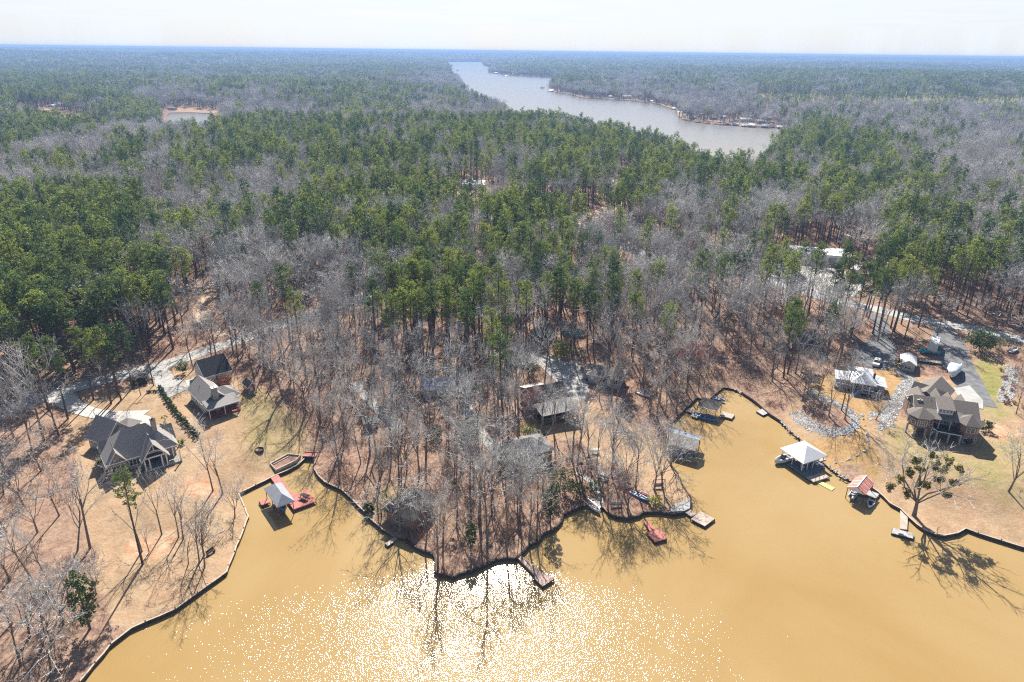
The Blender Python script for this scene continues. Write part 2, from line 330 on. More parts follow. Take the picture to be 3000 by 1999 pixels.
sb = dseg(V[:, 0], V[:, 1], SHOREBAND, False); lawn = np.maximum(lawn, 0.8*(1-sstep((sb-5)/14))*(np.hypot(V[:, 0], V[:, 1]) > 700))
for P in Z_MULCH: k_ = 1-softin(P, 3); lawn *= k_; straw *= k_; green *= k_
ca = me.color_attributes.new('zone', 'FLOAT_COLOR', 'POINT')
ca.data.foreach_set('color', np.stack([lawn, green, straw, clay], 1).ravel())
m, nt, b = newmat('ground_cover'); N = nt.nodes; L = nt.links
b.inputs['Roughness'].default_value = 1.0; b.inputs['Specular IOR Level'].default_value = 0.05
def noise(scale, detail=5, rough=0.6, dist=0.0, vec=None):
    n = N.new('ShaderNodeTexNoise'); n.inputs['Scale'].default_value = scale; n.inputs['Detail'].default_value = detail
    n.inputs['Roughness'].default_value = rough; n.inputs['Distortion'].default_value = dist; L.new(geo.outputs['Position'], n.inputs['Vector']); return n.outputs['Fac']
def ramp(f, stops):
    r = N.new('ShaderNodeValToRGB'); e = r.color_ramp.elements
    while len(e) < len(stops): e.new(0.5)
    for q, (p, c) in zip(e, stops): q.position = p; q.color = (*c, 1)
    L.new(f, r.inputs[0]); return r.outputs[0]
def mx(fac, a, c, mode='MIX'):
    n = N.new('ShaderNodeMixRGB'); n.blend_type = mode
    if isinstance(fac, float): n.inputs[0].default_value = fac
    else: L.new(fac, n.inputs[0])
    L.new(a, n.inputs[1])
    if isinstance(c, tuple): n.inputs[2].default_value = (*c, 1)
    else: L.new(c, n.inputs[2])
    return n.outputs[0]
geo = N.new('ShaderNodeNewGeometry'); at = N.new('ShaderNodeAttribute'); at.attribute_name = 'zone'
sp = N.new('ShaderNodeSeparateXYZ'); L.new(at.outputs['Vector'], sp.inputs[0])
def edge(w, scale, k=0.9):     # break a zone's soft edge up with noise
    n = noise(scale, 6, 0.65); s = N.new('ShaderNodeMath'); s.operation = 'MULTIPLY_ADD'; s.inputs[1].default_value = k; s.inputs[2].default_value = -k/2; L.new(n, s.inputs[0])
    a = N.new('ShaderNodeMath'); a.operation = 'ADD'; L.new(w, a.inputs[0]); L.new(s.outputs[0], a.inputs[1])
    r = N.new('ShaderNodeMapRange'); r.inputs[1].default_value = 0.35; r.inputs[2].default_value = 0.65; L.new(a.outputs[0], r.inputs[0]); return r.outputs[0]
leaf = ramp(noise(0.9, 8, 0.75), [(0.32, (0.13, 0.075, 0.055)), (0.46, (0.27, 0.165, 0.12)), (0.58, (0.38, 0.255, 0.185)), (0.70, (0.47, 0.34, 0.25))])
leaf = mx(ramp(noise(0.06, 4), [(0.4, (0, 0, 0)), (0.7, (0.7, 0.7, 0.7))]), leaf, mx(0.5, leaf, (0.42, 0.30, 0.20)))
lawnc = ramp(noise(0.35, 8, 0.7), [(0.30, (0.28, 0.19, 0.115)), (0.5, (0.39, 0.275, 0.17)), (0.68, (0.47, 0.35, 0.23))])
lawnc = mx(ramp(noise(0.10, 4), [(0.42, (0, 0, 0)), (0.66, (0.75, 0.75, 0.75))]), lawnc, mx(0.5, lawnc, (0.50, 0.30, 0.18)))
c = mx(edge(sp.outputs[0], 0.25), leaf, lawnc)
c = mx(edge(sp.outputs[2], 0.3, 0.5), c, ramp(noise(0.8, 6), [(0.3, (0.36, 0.225, 0.10)), (0.7, (0.47, 0.31, 0.155))]))
gm = N.new('ShaderNodeMath'); gm.operation = 'MULTIPLY'; L.new(sp.outputs[1], gm.inputs[0])
gr = N.new('ShaderNodeMapRange'); gr.inputs[1].default_value = 0.35; gr.inputs[2].default_value = 0.6; gr.inputs[3].default_value = 0.35; L.new(noise(0.22, 5), gr.inputs[0]); L.new(gr.outputs[0], gm.inputs[1])
c = mx(gm.outputs[0], c, ramp(noise(0.9, 5), [(0.3, (0.15, 0.17, 0.04)), (0.7, (0.30, 0.31, 0.08))]))
c = mx(edge(at.outputs['Alpha'], 0.2, 0.8), c, ramp(noise(0.5, 5), [(0.35, (0.46, 0.22, 0.12)), (0.55, (0.50, 0.34, 0.22)), (0.7, (0.55, 0.42, 0.30))]))
# far country: canopy seen as ground cover beyond the modelled trees
ln = N.new('ShaderNodeVectorMath'); ln.operation = 'LENGTH'; L.new(geo.outputs['Position'], ln.inputs[0])
fr = N.new('ShaderNodeMapRange'); fr.inputs[1].default_value = 500; fr.inputs[2].default_value = 2500; L.new(ln.outputs['Value'], fr.inputs[0])
nf = N.new('ShaderNodeMath'); nf.operation = 'SUBTRACT'; nf.use_clamp = True; L.new(fr.outputs[0], nf.inputs[0]); mxl = N.new('ShaderNodeMath'); mxl.operation = 'MAXIMUM'; L.new(sp.outputs[0], mxl.inputs[0]); L.new(sp.outputs[1], mxl.inputs[1]); L.new(mxl.outputs[0], nf.inputs[1])
canopy = ramp(noise(0.0022, 6, 0.6), [(0.42, (0.035, 0.055, 0.025)), (0.50, (0.11, 0.095, 0.075)), (0.62, (0.15, 0.125, 0.10))])
canopy = mx(1.0, canopy, ramp(noise(0.05, 4), [(0.3, (0.6, 0.6, 0.6)), (0.7, (1.3, 1.3, 1.3))]), 'MULTIPLY')
c = mx(nf.outputs[0], c, canopy)
c = mx(1.0, c, ramp(noise(2.6, 6, 0.8), [(0.3, (0.66, 0.66, 0.66)), (0.5, (1.0, 1.0, 1.0)), (0.7, (1.25, 1.25, 1.25))]), 'MULTIPLY')
L.new(c, b.inputs['Base Color'])
bp = N.new('ShaderNodeBump'); bp.inputs['Strength'].default_value = 0.5; bp.inputs['Distance'].default_value = 0.25; L.new(noise(1.4, 6), bp.inputs['Height']); L.new(bp.outputs[0], b.inputs['Normal'])
me.materials.append(m)
ground = bpy.data.objects.new('ground', me); C.objects.link(ground); tag(ground, kind='structure')

# ------------------------------------------------------------------ water: muddy, with ruffled and calm patches
m, nt, b = newmat('muddy_water'); N = nt.nodes; L = nt.links; geo = N.new('ShaderNodeNewGeometry')
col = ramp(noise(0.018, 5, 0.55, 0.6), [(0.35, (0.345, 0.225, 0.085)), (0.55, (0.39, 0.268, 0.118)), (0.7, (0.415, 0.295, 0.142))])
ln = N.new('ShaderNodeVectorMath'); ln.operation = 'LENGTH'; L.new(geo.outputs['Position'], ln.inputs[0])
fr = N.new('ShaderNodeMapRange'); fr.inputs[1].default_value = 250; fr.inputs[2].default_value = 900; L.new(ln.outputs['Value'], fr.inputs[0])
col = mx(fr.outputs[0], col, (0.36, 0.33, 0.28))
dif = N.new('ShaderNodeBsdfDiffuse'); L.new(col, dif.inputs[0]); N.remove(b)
# ruffled open water, smooth lee water along the banks
sp = N.new('ShaderNodeSeparateXYZ'); L.new(geo.outputs['Position'], sp.inputs[0])
ry = N.new('ShaderNodeMapRange'); ry.inputs[1].default_value = 106; ry.inputs[2].default_value = 90; L.new(sp.outputs[1], ry.inputs[0])
rn = N.new('ShaderNodeMapRange'); rn.inputs[1].default_value = 0.28; rn.inputs[2].default_value = 0.48; rn.inputs[3].default_value = 0.45; L.new(noise(0.045, 3, 0.5, 1.0), rn.inputs[0])
ruf = N.new('ShaderNodeMath'); ruf.operation = 'MULTIPLY'; L.new(ry.outputs[0], ruf.inputs[0]); L.new(rn.outputs[0], ruf.inputs[1])
ff = N.new('ShaderNodeMath'); ff.operation = 'MULTIPLY'; ff.inputs[1].default_value = 0.0; L.new(fr.outputs[0], ff.inputs[0])
rfar = N.new('ShaderNodeMath'); rfar.operation = 'MAXIMUM'; L.new(ruf.outputs[0], rfar.inputs[0]); L.new(ff.outputs[0], rfar.inputs[1])
w1 = noise(3.6, 1, 0.5); w2 = noise(0.35, 2)
s1 = N.new('ShaderNodeMath'); s1.operation = 'MULTIPLY_ADD'; s1.inputs[1].default_value = 0.7; L.new(w2, s1.inputs[0]); L.new(w1, s1.inputs[2])
am = N.new('ShaderNodeMath'); am.operation = 'MULTIPLY_ADD'; am.inputs[1].default_value = 0.9; am.inputs[2].default_value = 0.022; L.new(rfar.outputs[0], am.inputs[0])
bp = N.new('ShaderNodeBump'); bp.inputs['Distance'].default_value = 0.088; L.new(am.outputs[0], bp.inputs['Strength']); L.new(s1.outputs[0], bp.inputs['Height'])
gl = N.new('ShaderNodeBsdfGlossy'); gl.inputs['Roughness'].default_value = 0.10; gl.distribution = 'BECKMANN'; L.new(bp.outputs[0], gl.inputs['Normal'])
gr_ = N.new('ShaderNodeMapRange'); gr_.inputs[3].default_value = 0.10; gr_.inputs[4].default_value = 0.30; L.new(fr.outputs[0], gr_.inputs[0]); L.new(gr_.outputs[0], gl.inputs['Roughness'])
frn = N.new('ShaderNodeFresnel'); frn.inputs['IOR'].default_value = 1.33; L.new(bp.outputs[0], frn.inputs['Normal'])
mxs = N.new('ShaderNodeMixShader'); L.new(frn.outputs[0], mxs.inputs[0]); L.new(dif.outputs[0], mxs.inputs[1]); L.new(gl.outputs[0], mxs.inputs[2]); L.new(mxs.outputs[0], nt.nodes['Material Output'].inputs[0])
wb = MB(); wb.face([(-20000, -3000, 0), (20000, -3000, 0), (20000, 9000, 0), (-20000, 9000, 0)])
water = wb.build('water', m); tag(water, kind='structure')

# ------------------------------------------------------------------ draped strips: roads, drives
def drape_line(name, px, width, mt, off=0.05, kind='structure', label=None, cat=None, z=None, world=False, widths=None):
    p = np.array([G(*q)[:2] for q in px]) if not world else np.array(px)
    # Catmull-Rom resample
    out = []; wd = []
    W_ = widths or [width]*len(p)
    for i in range(len(p)-1):
        a, b_, c_, d_ = p[max(i-1, 0)], p[i], p[i+1], p[min(i+2, len(p)-1)]; n = max(2, int(np.hypot(*(c_-b_))/1.6))
        for k in range(n):
            t = k/n; out.append(0.5*((2*b_)+(-a+c_)*t+(2*a-5*b_+4*c_-d_)*t*t+(-a+3*b_-3*c_+d_)*t**3)); wd.append(W_[i]*(1-t)+W_[i+1]*t)
    out.append(p[-1]); wd.append(W_[-1]); out = np.array(out); wd = np.array(wd)
    tg = np.gradient(out, axis=0); tg /= np.linalg.norm(tg, axis=1)[:, None]+1e-9; nm = np.stack([-tg[:, 1], tg[:, 0]], 1)
    nx = 5; mb = MB(); rows = []
    for j in range(nx):
        q = out+nm*wd[:, None]*(j/(nx-1)-0.5); h = hgt(q[:, 0], q[:, 1])+off; rows.append(np.column_stack([q, h]))
    vv = np.stack(rows, 1).reshape(-1, 3); mb.v = vv.tolist()
    for i in range(len(out)-1):
        for j in range(nx-1): mb.f.append((i*nx+j, i*nx+j+1, (i+1)*nx+j+1, (i+1)*nx+j)); mb.m.append(0)
    o = mb.build(name, mt, smooth=True); tag(o, label, cat, kind=kind); return out
def drape_poly(name, px, mt, off=0.05, world=False, s=2.0, kind='structure'):
    P = pxpoly(px) if not world else np.array(px)
    x0, y0 = P.min(0); x1, y1 = P.max(0); g = addgrid(x0, x1, y0, y1, s, 0.2)
    g = g[inpoly(g[:, 0], g[:, 1], P)]; g = g[dseg(g[:, 0], g[:, 1], P) > 0.5] if len(g) else g
    E_ = []; 
    for i in range(len(P)):
        a, b_ = P[i], P[(i+1) % len(P)]; n = max(1, int(np.hypot(*(b_-a))/s)); E_ += [a+(b_-a)*k/n for k in range(n)]
    vv = [Vector(q) for q in E_]+[Vector(q) for q in g]; n = len(E_)
    r = delaunay_2d_cdt(vv, [(i, (i+1) % n) for i in range(n)], [], 1, 1e-5)
    A = np.array([(v.x, v.y) for v in r[0]]); h = hgt(A[:, 0], A[:, 1])+off
    mb = MB(); mb.v = np.column_stack([A, h]).tolist(); mb.f = [tuple(f) for f in r[2]]; mb.m = [0]*len(mb.f)
    for i, f in enumerate(mb.f):
        a, b_, c_ = (np.array(mb.v[k][:2]) for k in f[:3])
        if np.cross(b_-a, c_-a) < 0: mb.f[i] = f[::-1]
    o = mb.build(name, mt, smooth=True); tag(o, kind=kind); return o
ROADS = []
R1 = [(-260,1320),(-120,1260),(0,1215),(130,1163),(260,1125),(400,1090),(500,1064),(600,1030),(692,1000),(790,965),(900,925),(1000,895),(1075,865),(1130,850)]
R3 = [(1130,850),(1180,800),(1220,740),(1230,690),(1210,640),(1225,602)]
R2 = [(1100,585),(1225,597),(1330,612),(1440,640),(1560,655),(1680,672),(1780,705),(1860,735),(1960,765),(2090,783),(2200,808),(2320,842),(2440,880),(2560,905),(2680,935),(2800,955),(2900,975),(3060,1010),(3200,1040)]
ROADS.append((drape_line('road', R1, 5.6, MT['asphalt'], 0.07), 5.0)); ROADS.append((drape_line('road', R2, 6.6, MT['asphalt'], 0.08), 8.0))
for dd in (-0.14, 0.14):
    o_ = ROADS[0][0]; tg = np.gradient(o_, axis=0); tg /= np.linalg.norm(tg, axis=1)[:, None]; nm = np.stack([-tg[:, 1], tg[:, 0]], 1)
    drape_line('road_marking', [tuple(q) for q in (o_+nm*dd)[::4]], 0.12, MT['yellow_line'], 0.105, world=True)
def drive(name, px, w, mtn, off=0.06, widths=None, clear=None):
    ROADS.append((drape_line(name, px, w, MT[mtn], off, widths=widths), clear if clear is not None else w/2+0.6))
drive('driveway', [(170,1160),(215,1190),(260,1208),(310,1218),(360,1226),(400,1232)], 4.2, 'concrete', 0.10, widths=[7,4.6,4.2,4.4,6.5,9])
drape_poly('driveway_apron', [(345,1207),(400,1209),(440,1222),(456,1240),(440,1262),(380,1258),(340,1235)], MT['concrete'], 0.12)
drive('gravel_driveway', [(455,1082),(480,1110),(510,1140),(530,1150)], 4.5, 'gravel', 0.09, widths=[6,5,8,7])
drape_poly('concrete_pad', [(541,1117),(600,1098),(640,1105),(600,1130),(556,1136)], MT['concrete'], 0.11)
drive('gravel_drive', [(1040,1120),(1055,1145),(1090,1180),(1140,1230),(1170,1260)], 2.6, 'gravel', clear=.9)
drive('gravel_lane', [(1335,1075),(1350,1100),(1365,1170),(1380,1230),(1410,1270),(1450,1320),(1480,1350)], 2.8, 'gravel', clear=1.0)
drive('gravel_lane', [(1440,1030),(1520,1060),(1590,1060),(1660,1090),(1680,1140),(1670,1170)], 3.4, 'gravel', widths=[3,4,6,8,9,6])
drape_poly('gravel_yard', [(1540,1035),(1610,1040),(1660,1060),(1700,1060),(1700,1120),(1720,1160),(1660,1180),(1640,1130),(1590,1080)], MT['gravel'], 0.10)
drape_poly('parking_lot', [(2215,790),(2240,772),(2330,760),(2470,795),(2520,815),(2530,840),(2500,870),(2440,872),(2360,845),(2290,822)], MT['concrete'], 0.12, s=4)
drape_poly('asphalt_yard', [(2545,915),(2600,935),(2610,985),(2630,1020),(2625,1065),(2600,1085),(2560,1082),(2500,1060),(2480,1030),(2540,1000),(2560,960)], MT['asphalt_dark'], 0.09)
drive('asphalt_driveway', [(2760,960),(2780,1000),(2800,1060),(2830,1110),(2860,1160),(2880,1190)], 5.5, 'asphalt_dark', widths=[5,9,9,8,7,7])
drape_poly('driveway_apron', [(2790,1140),(2840,1130),(2880,1175),(2880,1200),(2830,1190)], MT['asphalt'], 0.14)
drive('clay_lane', [(640,820),(600,870),(585,920),(620,960),(650,985)], 4, 'dirt', 0.05)
drive('dirt_road', [(1800,520),(1830,560),(1800,600),(1730,640),(1690,668)], 9, 'dirt', 0.10)
drape_poly('dirt_lot', [(1820,560),(1900,570),(2000,590),(2100,600),(2100,612),(1960,606),(1840,590)], MT['dirt'], 0.15, s=6)
for q in ([(2380,740),(2470,745),(2560,760),(2600,775)], [(2480,690),(2560,700)]): drive('dirt_track', q, 5, 'dirt', 0.1)
drape_poly('clearing', [(1330,555),(1400,548),(1440,562),(1400,575),(1340,575)], MT['dirt'], 0.2, s=6)
drive('footpath', [(1690,1385),(1740,1420),(1760,1475)], 1.4, 'concrete', 0.06, clear=0)
drive('footpath', [(1350,1320),(1380,1350),(1400,1375)], 1.0, 'concrete', 0.06, clear=0)
# ------------------------------------------------------------------ tree shapes
def arr(x, y, z): return np.array([x, y, z], float)
def rnd_dir(rng): 
    v = rng.normal(size=3); return v/np.linalg.norm(v)
class TB:
    """fast mesh collector for trees: bark tubes and leaf or twig faces"""
    def __init__(s): s.v = []; s.f = []; s.n = 0
    def tube(s, P, R, n):
        P = np.array(P); k = len(P); rings = []
        for i in range(k):
            t = P[min(i+1, k-1)]-P[max(i-1, 0)]; t = t/(np.linalg.norm(t)+1e-9)
            a = np.cross(t, [0.3, 0.9, 0.31]); a /= np.linalg.norm(a); b = np.cross(t, a)
            an = np.arange(n)*2*math.pi/n; rings.append(P[i]+R[i]*(np.cos(an)[:, None]*a+np.sin(an)[:, None]*b))
        s.v.append(np.vstack(rings)); b0 = s.n
        for i in range(k-1):
            for j in range(n):
                s.f.append((b0+i*n+j, b0+i*n+(j+1) % n, b0+(i+1)*n+(j+1) % n, b0+(i+1)*n+j))
        s.n += k*n
    def quads(s, A):      # A: (k,4,3) or (k,3,3)
        k, q = A.shape[:2]; s.v.append(A.reshape(-1, 3)); 
        s.f += [tuple(range(s.n+i*q, s.n+i*q+q)) for i in range(k)]; s.n += k*q
    def mesh(s, name, mt):
        me = bpy.data.meshes.new(name); me.from_pydata(np.vstack(s.v).tolist(), [], s.f); me.materials.append(mt); me.update(); return me
def tufts(rng, cen, rad, nper, size, flat=0.75):
    """needle or leaf faces scattered in small clumps round the centres"""
    cen = np.array(cen); k = len(cen); c = np.repeat(cen, nper, 0); n = len(c)
    o = rng.normal(size=(n, 3)); o /= np.linalg.norm(o, axis=1)[:, None]; o *= (rng.uniform(0.25, 1, (n, 1))**0.5)*rad; o[:, 2] *= flat; p = c+o
    a = rng.normal(size=(n, 3)); a[:, 2] += 0.5; a /= np.linalg.norm(a, axis=1)[:, None]
    b = np.cross(a, rng.normal(size=(n, 3))); b /= np.linalg.norm(b, axis=1)[:, None]; s = size*rng.uniform(0.6, 1.3, (n, 1))
    return np.stack([p-b*s*0.5, p+a*s*0.45, p+b*s*0.5, p-a*s*0.35], 1)
def make_pine(seed, h=24.0, cr=3.2, base=0.55, nl=46, clump=5, nper=13, size=0.5, sides=6, form='round'):
    rng = np.random.RandomState(seed); tk = TB(); cr_ = TB()
    bend = rng.uniform(-1, 1, 2)*0.5
    def axis(t): return arr(bend[0]*math.sin(t*2.2), bend[1]*math.sin(t*2.6), h*t)
    ts = np.linspace(0, 0.97, 7); tk.tube([axis(t) for t in ts], [0.27*(1-t)**0.7+0.03 for t in ts], sides)
    cen = []
    for i in range(nl):
        t = base+(1-base)*((i+rng.uniform(0, 1))/nl)**0.85; q = (t-base)/(1-base)
        if form == 'round': L_ = cr*math.sqrt(max(0.05, 1-(max(q, 0)-0.38)**2/0.42))*rng.uniform(0.55, 1.12)
        else: L_ = cr*(1.05-q)**0.8*rng.uniform(0.7, 1.1)+0.2
        if q < 0.12: L_ *= rng.uniform(0.3, 0.8)
        az = rng.uniform(0, 2*math.pi); up = 0.15+0.55*q+rng.uniform(-.1, .15)
        if t > 0.985: t = 0.985
        p0 = axis(t); d = arr(math.cos(az), math.sin(az), up); p1 = p0+d*L_; pm = (p0+p1)/2+arr(0, 0, -0.1*L_)
        tk.tube([p0, pm, p1], [0.06+0.02*(1-q), 0.045, 0.015], 3)
        nc = max(1, int(round(clump*L_/cr)))
        for k in range(nc):
            u = 1-0.72*(k/max(1, nc))*rng.uniform(.6, 1.1); cen.append(p0+(p1-p0)*u+rng.normal(size=3)*0.38)
    for k in range(max(4, nl//6)): cen.append(axis(0.95)+rng.normal(size=3)*[0.8, 0.8, 0.7]+arr(0, 0, -0.1))
    cr_.quads(tufts(rng, cen, (0.55 if sides > 4 else 0.66) if sides > 3 else 0.95, nper, size)); return tk, cr_
def make_bare(seed, h=20.0, spread=1.0, trunk=0.42, nlimb=5, depth=3, twigs=7, tw=0.035, sides=6, kids=4, tl=1.5, rtr=0.26):
    """deciduous tree in winter: trunk and limbs in one part, the haze of twigs in the other"""
    rng = np.random.RandomState(seed); tk = TB(); cr_ = TB(); Q = []
    def grow(p, d, L_, r, lev):
        nseg = 3 if lev < 2 else 2; pts_ = [p]; dd = d.copy()
        for i in range(nseg):
            dd = dd+rng.normal(size=3)*0.16+arr(0, 0, 0.07); dd /= np.linalg.norm(dd); pts_.append(pts_[-1]+dd*L_/nseg)
        rr = [r*(1-0.5*i/nseg) for i in range(nseg+1)]
        (tk if lev <= 1 else cr_).tube(pts_, rr, max(3, (sides if lev == 0 else (4 if sides > 4 else 3)) if lev <= 1 else 3))
        if lev >= depth:
            for k in range(twigs):
                i = rng.uniform(0.15, 1)*nseg; a = int(min(i, nseg-1)); b0 = pts_[a]+(pts_[a+1]-pts_[a])*(i-a)
                v = dd*0.9+rng.normal(size=3)*0.75+arr(0, 0, 0.15); v /= np.linalg.norm(v); L2 = tl*rng.uniform(.5, 1.2)
                s_ = np.cross(v, rng.normal(size=3)); s_ /= np.linalg.norm(s_); m_ = b0+v*L2*0.5+rng.normal(size=3)*0.12
                Q.append([b0-s_*tw, b0+s_*tw, m_+s_*tw*.8, m_-s_*tw*.8]); Q.append([m_-s_*tw*.8, m_+s_*tw*.8, b0+v*L2+s_*tw*.3, b0+v*L2-s_*tw*.3])
            return
        nk = kids if lev else nlimb
        for k in range(nk):
            u = rng.uniform(0.35, 1.0) if lev else rng.uniform(0.0, 1.0); i = u*nseg; a = int(min(i, nseg-1)); b0 = pts_[a]+(pts_[a+1]-pts_[a])*(i-a)
            side = np.cross(dd, rng.normal(size=3)); side /= np.linalg.norm(side)
            v = dd*rng.uniform(.45, .9)+side*rng.uniform(.5, .9)*spread+arr(0, 0, 0.12); v /= np.linalg.norm(v)
            grow(b0, v, L_*rng.uniform(.48, .7), r*0.52, lev+1)
        if lev: grow(pts_[-1], dd, L_*0.5, r*0.45, lev+1)
    ht = h*trunk; lean = rng.normal(size=2)*0.04
    P0 = [arr(0, 0, -0.4), arr(lean[0]*ht*.4, lean[1]*ht*.4, ht*.5), arr(lean[0]*ht, lean[1]*ht, ht)]
    tk.tube(P0, [rtr*1.25, rtr*.9, rtr*.72], sides)
    n0 = nlimb; top = P0[-1]
    for k in range(n0):
        az = 2*math.pi*(k+rng.uniform(0, .6))/n0; sp_ = rng.uniform(.25, .75)*spread; v = arr(math.cos(az)*sp_, math.sin(az)*sp_, 1); v /= np.linalg.norm(v)
        st = P0[1]+(top-P0[1])*rng.uniform(.35, 1.0) if k else top
        grow(st, v if k else arr(lean[0], lean[1], 1), (h-st[2])*0.62*rng.uniform(.8, 1.05)/max(.6, v[2]), rtr*rng.uniform(.38, .55), 1)
    if Q: cr_.quads(np.array(Q))
    return tk, cr_
def make_leafy(seed, h, r, trunk=0.2, n=90, nper=14, size=0.4, flat=0.8, rtr=0.12, cone=False):
    rng = np.random.RandomState(seed); tk = TB(); cr_ = TB(); c0 = h*trunk; rz = (h-c0)/2
    tk.tube([arr(0, 0, -0.2), arr(0.05, 0, h*.45), arr(0, 0.05, h*.85)], [rtr, rtr*.7, rtr*.2], 5); cen = []
    for i in range(n):
        o = rng.normal(size=3); o /= np.linalg.norm(o); q = rng.uniform(.35, 1)**.5
        if cone:
            zf = rng.uniform(0, 1)**1.3; rr = r*(1-zf)**.8*rng.uniform(.5, 1.05); az = rng.uniform(0, 6.28); cen.append(arr(rr*math.cos(az), rr*math.sin(az), c0+zf*2*rz)); continue
        lob = 1+0.22*math.sin(3*math.atan2(o[1], o[0])+seed)+rng.uniform(-.12, .12); cen.append(arr(o[0]*r*q*lob, o[1]*r*q*lob, c0+rz+o[2]*rz*q*lob*.95))
    for i in range(4):
        v = cen[i*7 % n]; tk.tube([arr(0, 0, h*.3), (v+arr(0, 0, h*.3))/2, v], [rtr*.5, rtr*.35, rtr*.1], 3)
    cr_.quads(tufts(rng, cen, max(0.2, r*0.22), nper, size, flat)); return tk, cr_
def meshes(name, pair, mb_, mc): return (pair[0].mesh(name+'_trunk', mb_), pair[1].mesh(name+'_crown', mc))
PINES = [meshes('pine', make_pine(10+i, h=[23, 25, 21, 24, 22][i], cr=[2.6, 2.2, 2.9, 2.4, 3.1][i], base=[.54, .62, .52, .64, .56][i], nl=[36, 30, 40, 30, 44][i], clump=5, nper=17, size=.33), MT['bark_pine'], MT['needle']) for i in range(5)]
YPINES = [meshes('young_pine', make_pine(30+i, h=13, cr=2.2, base=.28, nl=40, clump=4, size=.36, form='cone'), MT['bark_pine'], MT['needle']) for i in range(2)]
BARE = [meshes('bare', make_bare(50+i, h=[19, 17, 20, 16, 18, 21, 15, 18][i], spread=[.55, .7, .5, .75, .6, .6, .9, .45][i], trunk=[.48, .42, .52, .38, .46, .44, .3, .56][i], nlimb=[5, 5, 5, 6, 5, 6, 6, 4][i], kids=3, twigs=4, tw=.024, tl=1.2, rtr=.2), MT['bark'], MT['twig']) for i in range(8)]
OPEN = [meshes('bare', make_bare(70+i, h=[16, 14, 18][i], spread=[1.15, 1.0, 1.2][i], trunk=.28, nlimb=6, kids=3, twigs=6), MT['bark'], MT['twig']) for i in range(3)]
SLIM = [meshes('bare', make_bare(80+i, h=[13, 11][i], spread=.55, trunk=.42, nlimb=4, kids=2, twigs=4, depth=3, rtr=.13, tw=.022), MT['bark'], MT['twig']) for i in range(2)]
OAK = [meshes('bare', make_bare(99, h=16, spread=1.1, trunk=.22, nlimb=8, kids=3, twigs=5, rtr=.42), MT['bark'], MT['twig'])]
REDS = [meshes('red_bud', make_bare(90+i, h=13, spread=.95, trunk=.3, nlimb=5, kids=3, rtr=.16), MT['bark'], MT['twig_red']) for i in range(2)]
IVY = [meshes('ivy', make_leafy(95, 13, 2.4, .12, 130, 14, .42, rtr=.25), MT['bark'], MT['leaf_dark'])]
# lighter versions for the far wood
def merge(pairs, offs, name, mb_, mc):
    T = TB(); K = TB()
    for (t, c_), (x, y, s, a) in zip(pairs, offs):
        R_ = np.array([[math.cos(a), -math.sin(a), 0], [math.sin(a), math.cos(a), 0], [0, 0, 1]])
        for src, dst in ((t, T), (c_, K)):
            v = np.vstack(src.v)@R_.T*s+[x, y, 0]; dst.f += [tuple(k+dst.n for k in f) for f in src.f]; dst.v.append(v); dst.n += len(v)
    v1 = np.vstack(T.v); v2 = np.vstack(K.v); me = bpy.data.meshes.new(name)
    me.from_pydata(np.vstack([v1, v2]).tolist(), [], T.f+[tuple(k+len(v1) for k in f) for f in K.f]); me.materials.append(mb_); me.materials.append(mc)
    me.polygons.foreach_set('material_index', [0]*len(T.f)+[1]*len(K.f)); me.update(); o = bpy.data.objects.new(name, me); return o
def lopine(s, h=24): return make_pine(s, h=h, cr=2.8, base=.52, nl=18, clump=3, nper=6, size=.85, sides=3)
def lobare(s, h=19): return make_bare(s, h=h, spread=.7, trunk=.42, nlimb=4, depth=2, kids=3, twigs=6, tw=.075, sides=3, tl=2.4)
r5 = np.random.RandomState(77)
def spots(n, w): return [(r5.uniform(-w, w), r5.uniform(-w, w), r5.uniform(.75, 1.1), r5.uniform(0, 6.28)) for _ in range(n)]
P_MID = [merge([make_pine(110+i, h=[24, 25, 23][i], cr=2.6, base=.54, nl=28, clump=4, nper=11, size=.5, sides=4)], [(0, 0, 1, 0)], 'pine_mid', MT['bark_pine'], MT['needle']) for i in range(3)]
B_MID = [merge([make_bare(120+i, h=[20, 18, 21][i], spread=.7, trunk=.45, nlimb=5, kids=3, depth=3, twigs=5, tw=.045, sides=4, tl=1.4, rtr=.2)], [(0, 0, 1, 0)], 'bare_mid', MT['bark'], MT['twig']) for i in range(3)]
P_CL = [merge([lopine(130+10*i+k) for k in range(5)], spots(5, 7), 'pine_clump', MT['bark_pine'], MT['needle']) for i in range(2)]
B_CL = [merge([lobare(160+10*i+k) for k in range(5)], spots(5, 7), 'bare_clump', MT['bark'], MT['twig']) for i in range(2)]
BRUSH = []
for i in range(3):
    rng = np.random.RandomState(200+i); t = TB(); A = []
    for k in range(60):
        b0 = rng.normal(size=3)*[.8, .8, 0]; v = rng.normal(size=3)*.6+[0, 0, 1.0]; v /= np.linalg.norm(v); Ls = rng.uniform(.5, 1.8); s_ = np.cross(v, rng.normal(size=3)); s_ /= np.linalg.norm(s_)
        A.append([b0-s_*.03, b0+s_*.03, b0+v*Ls+s_*.02, b0+v*Ls-s_*.02])
    t.quads(np.array(A)); me_ = t.mesh('brush', MT['brush'] if i < 2 else MT['brush_grey']); BRUSH.append(bpy.data.objects.new('brush', me_))

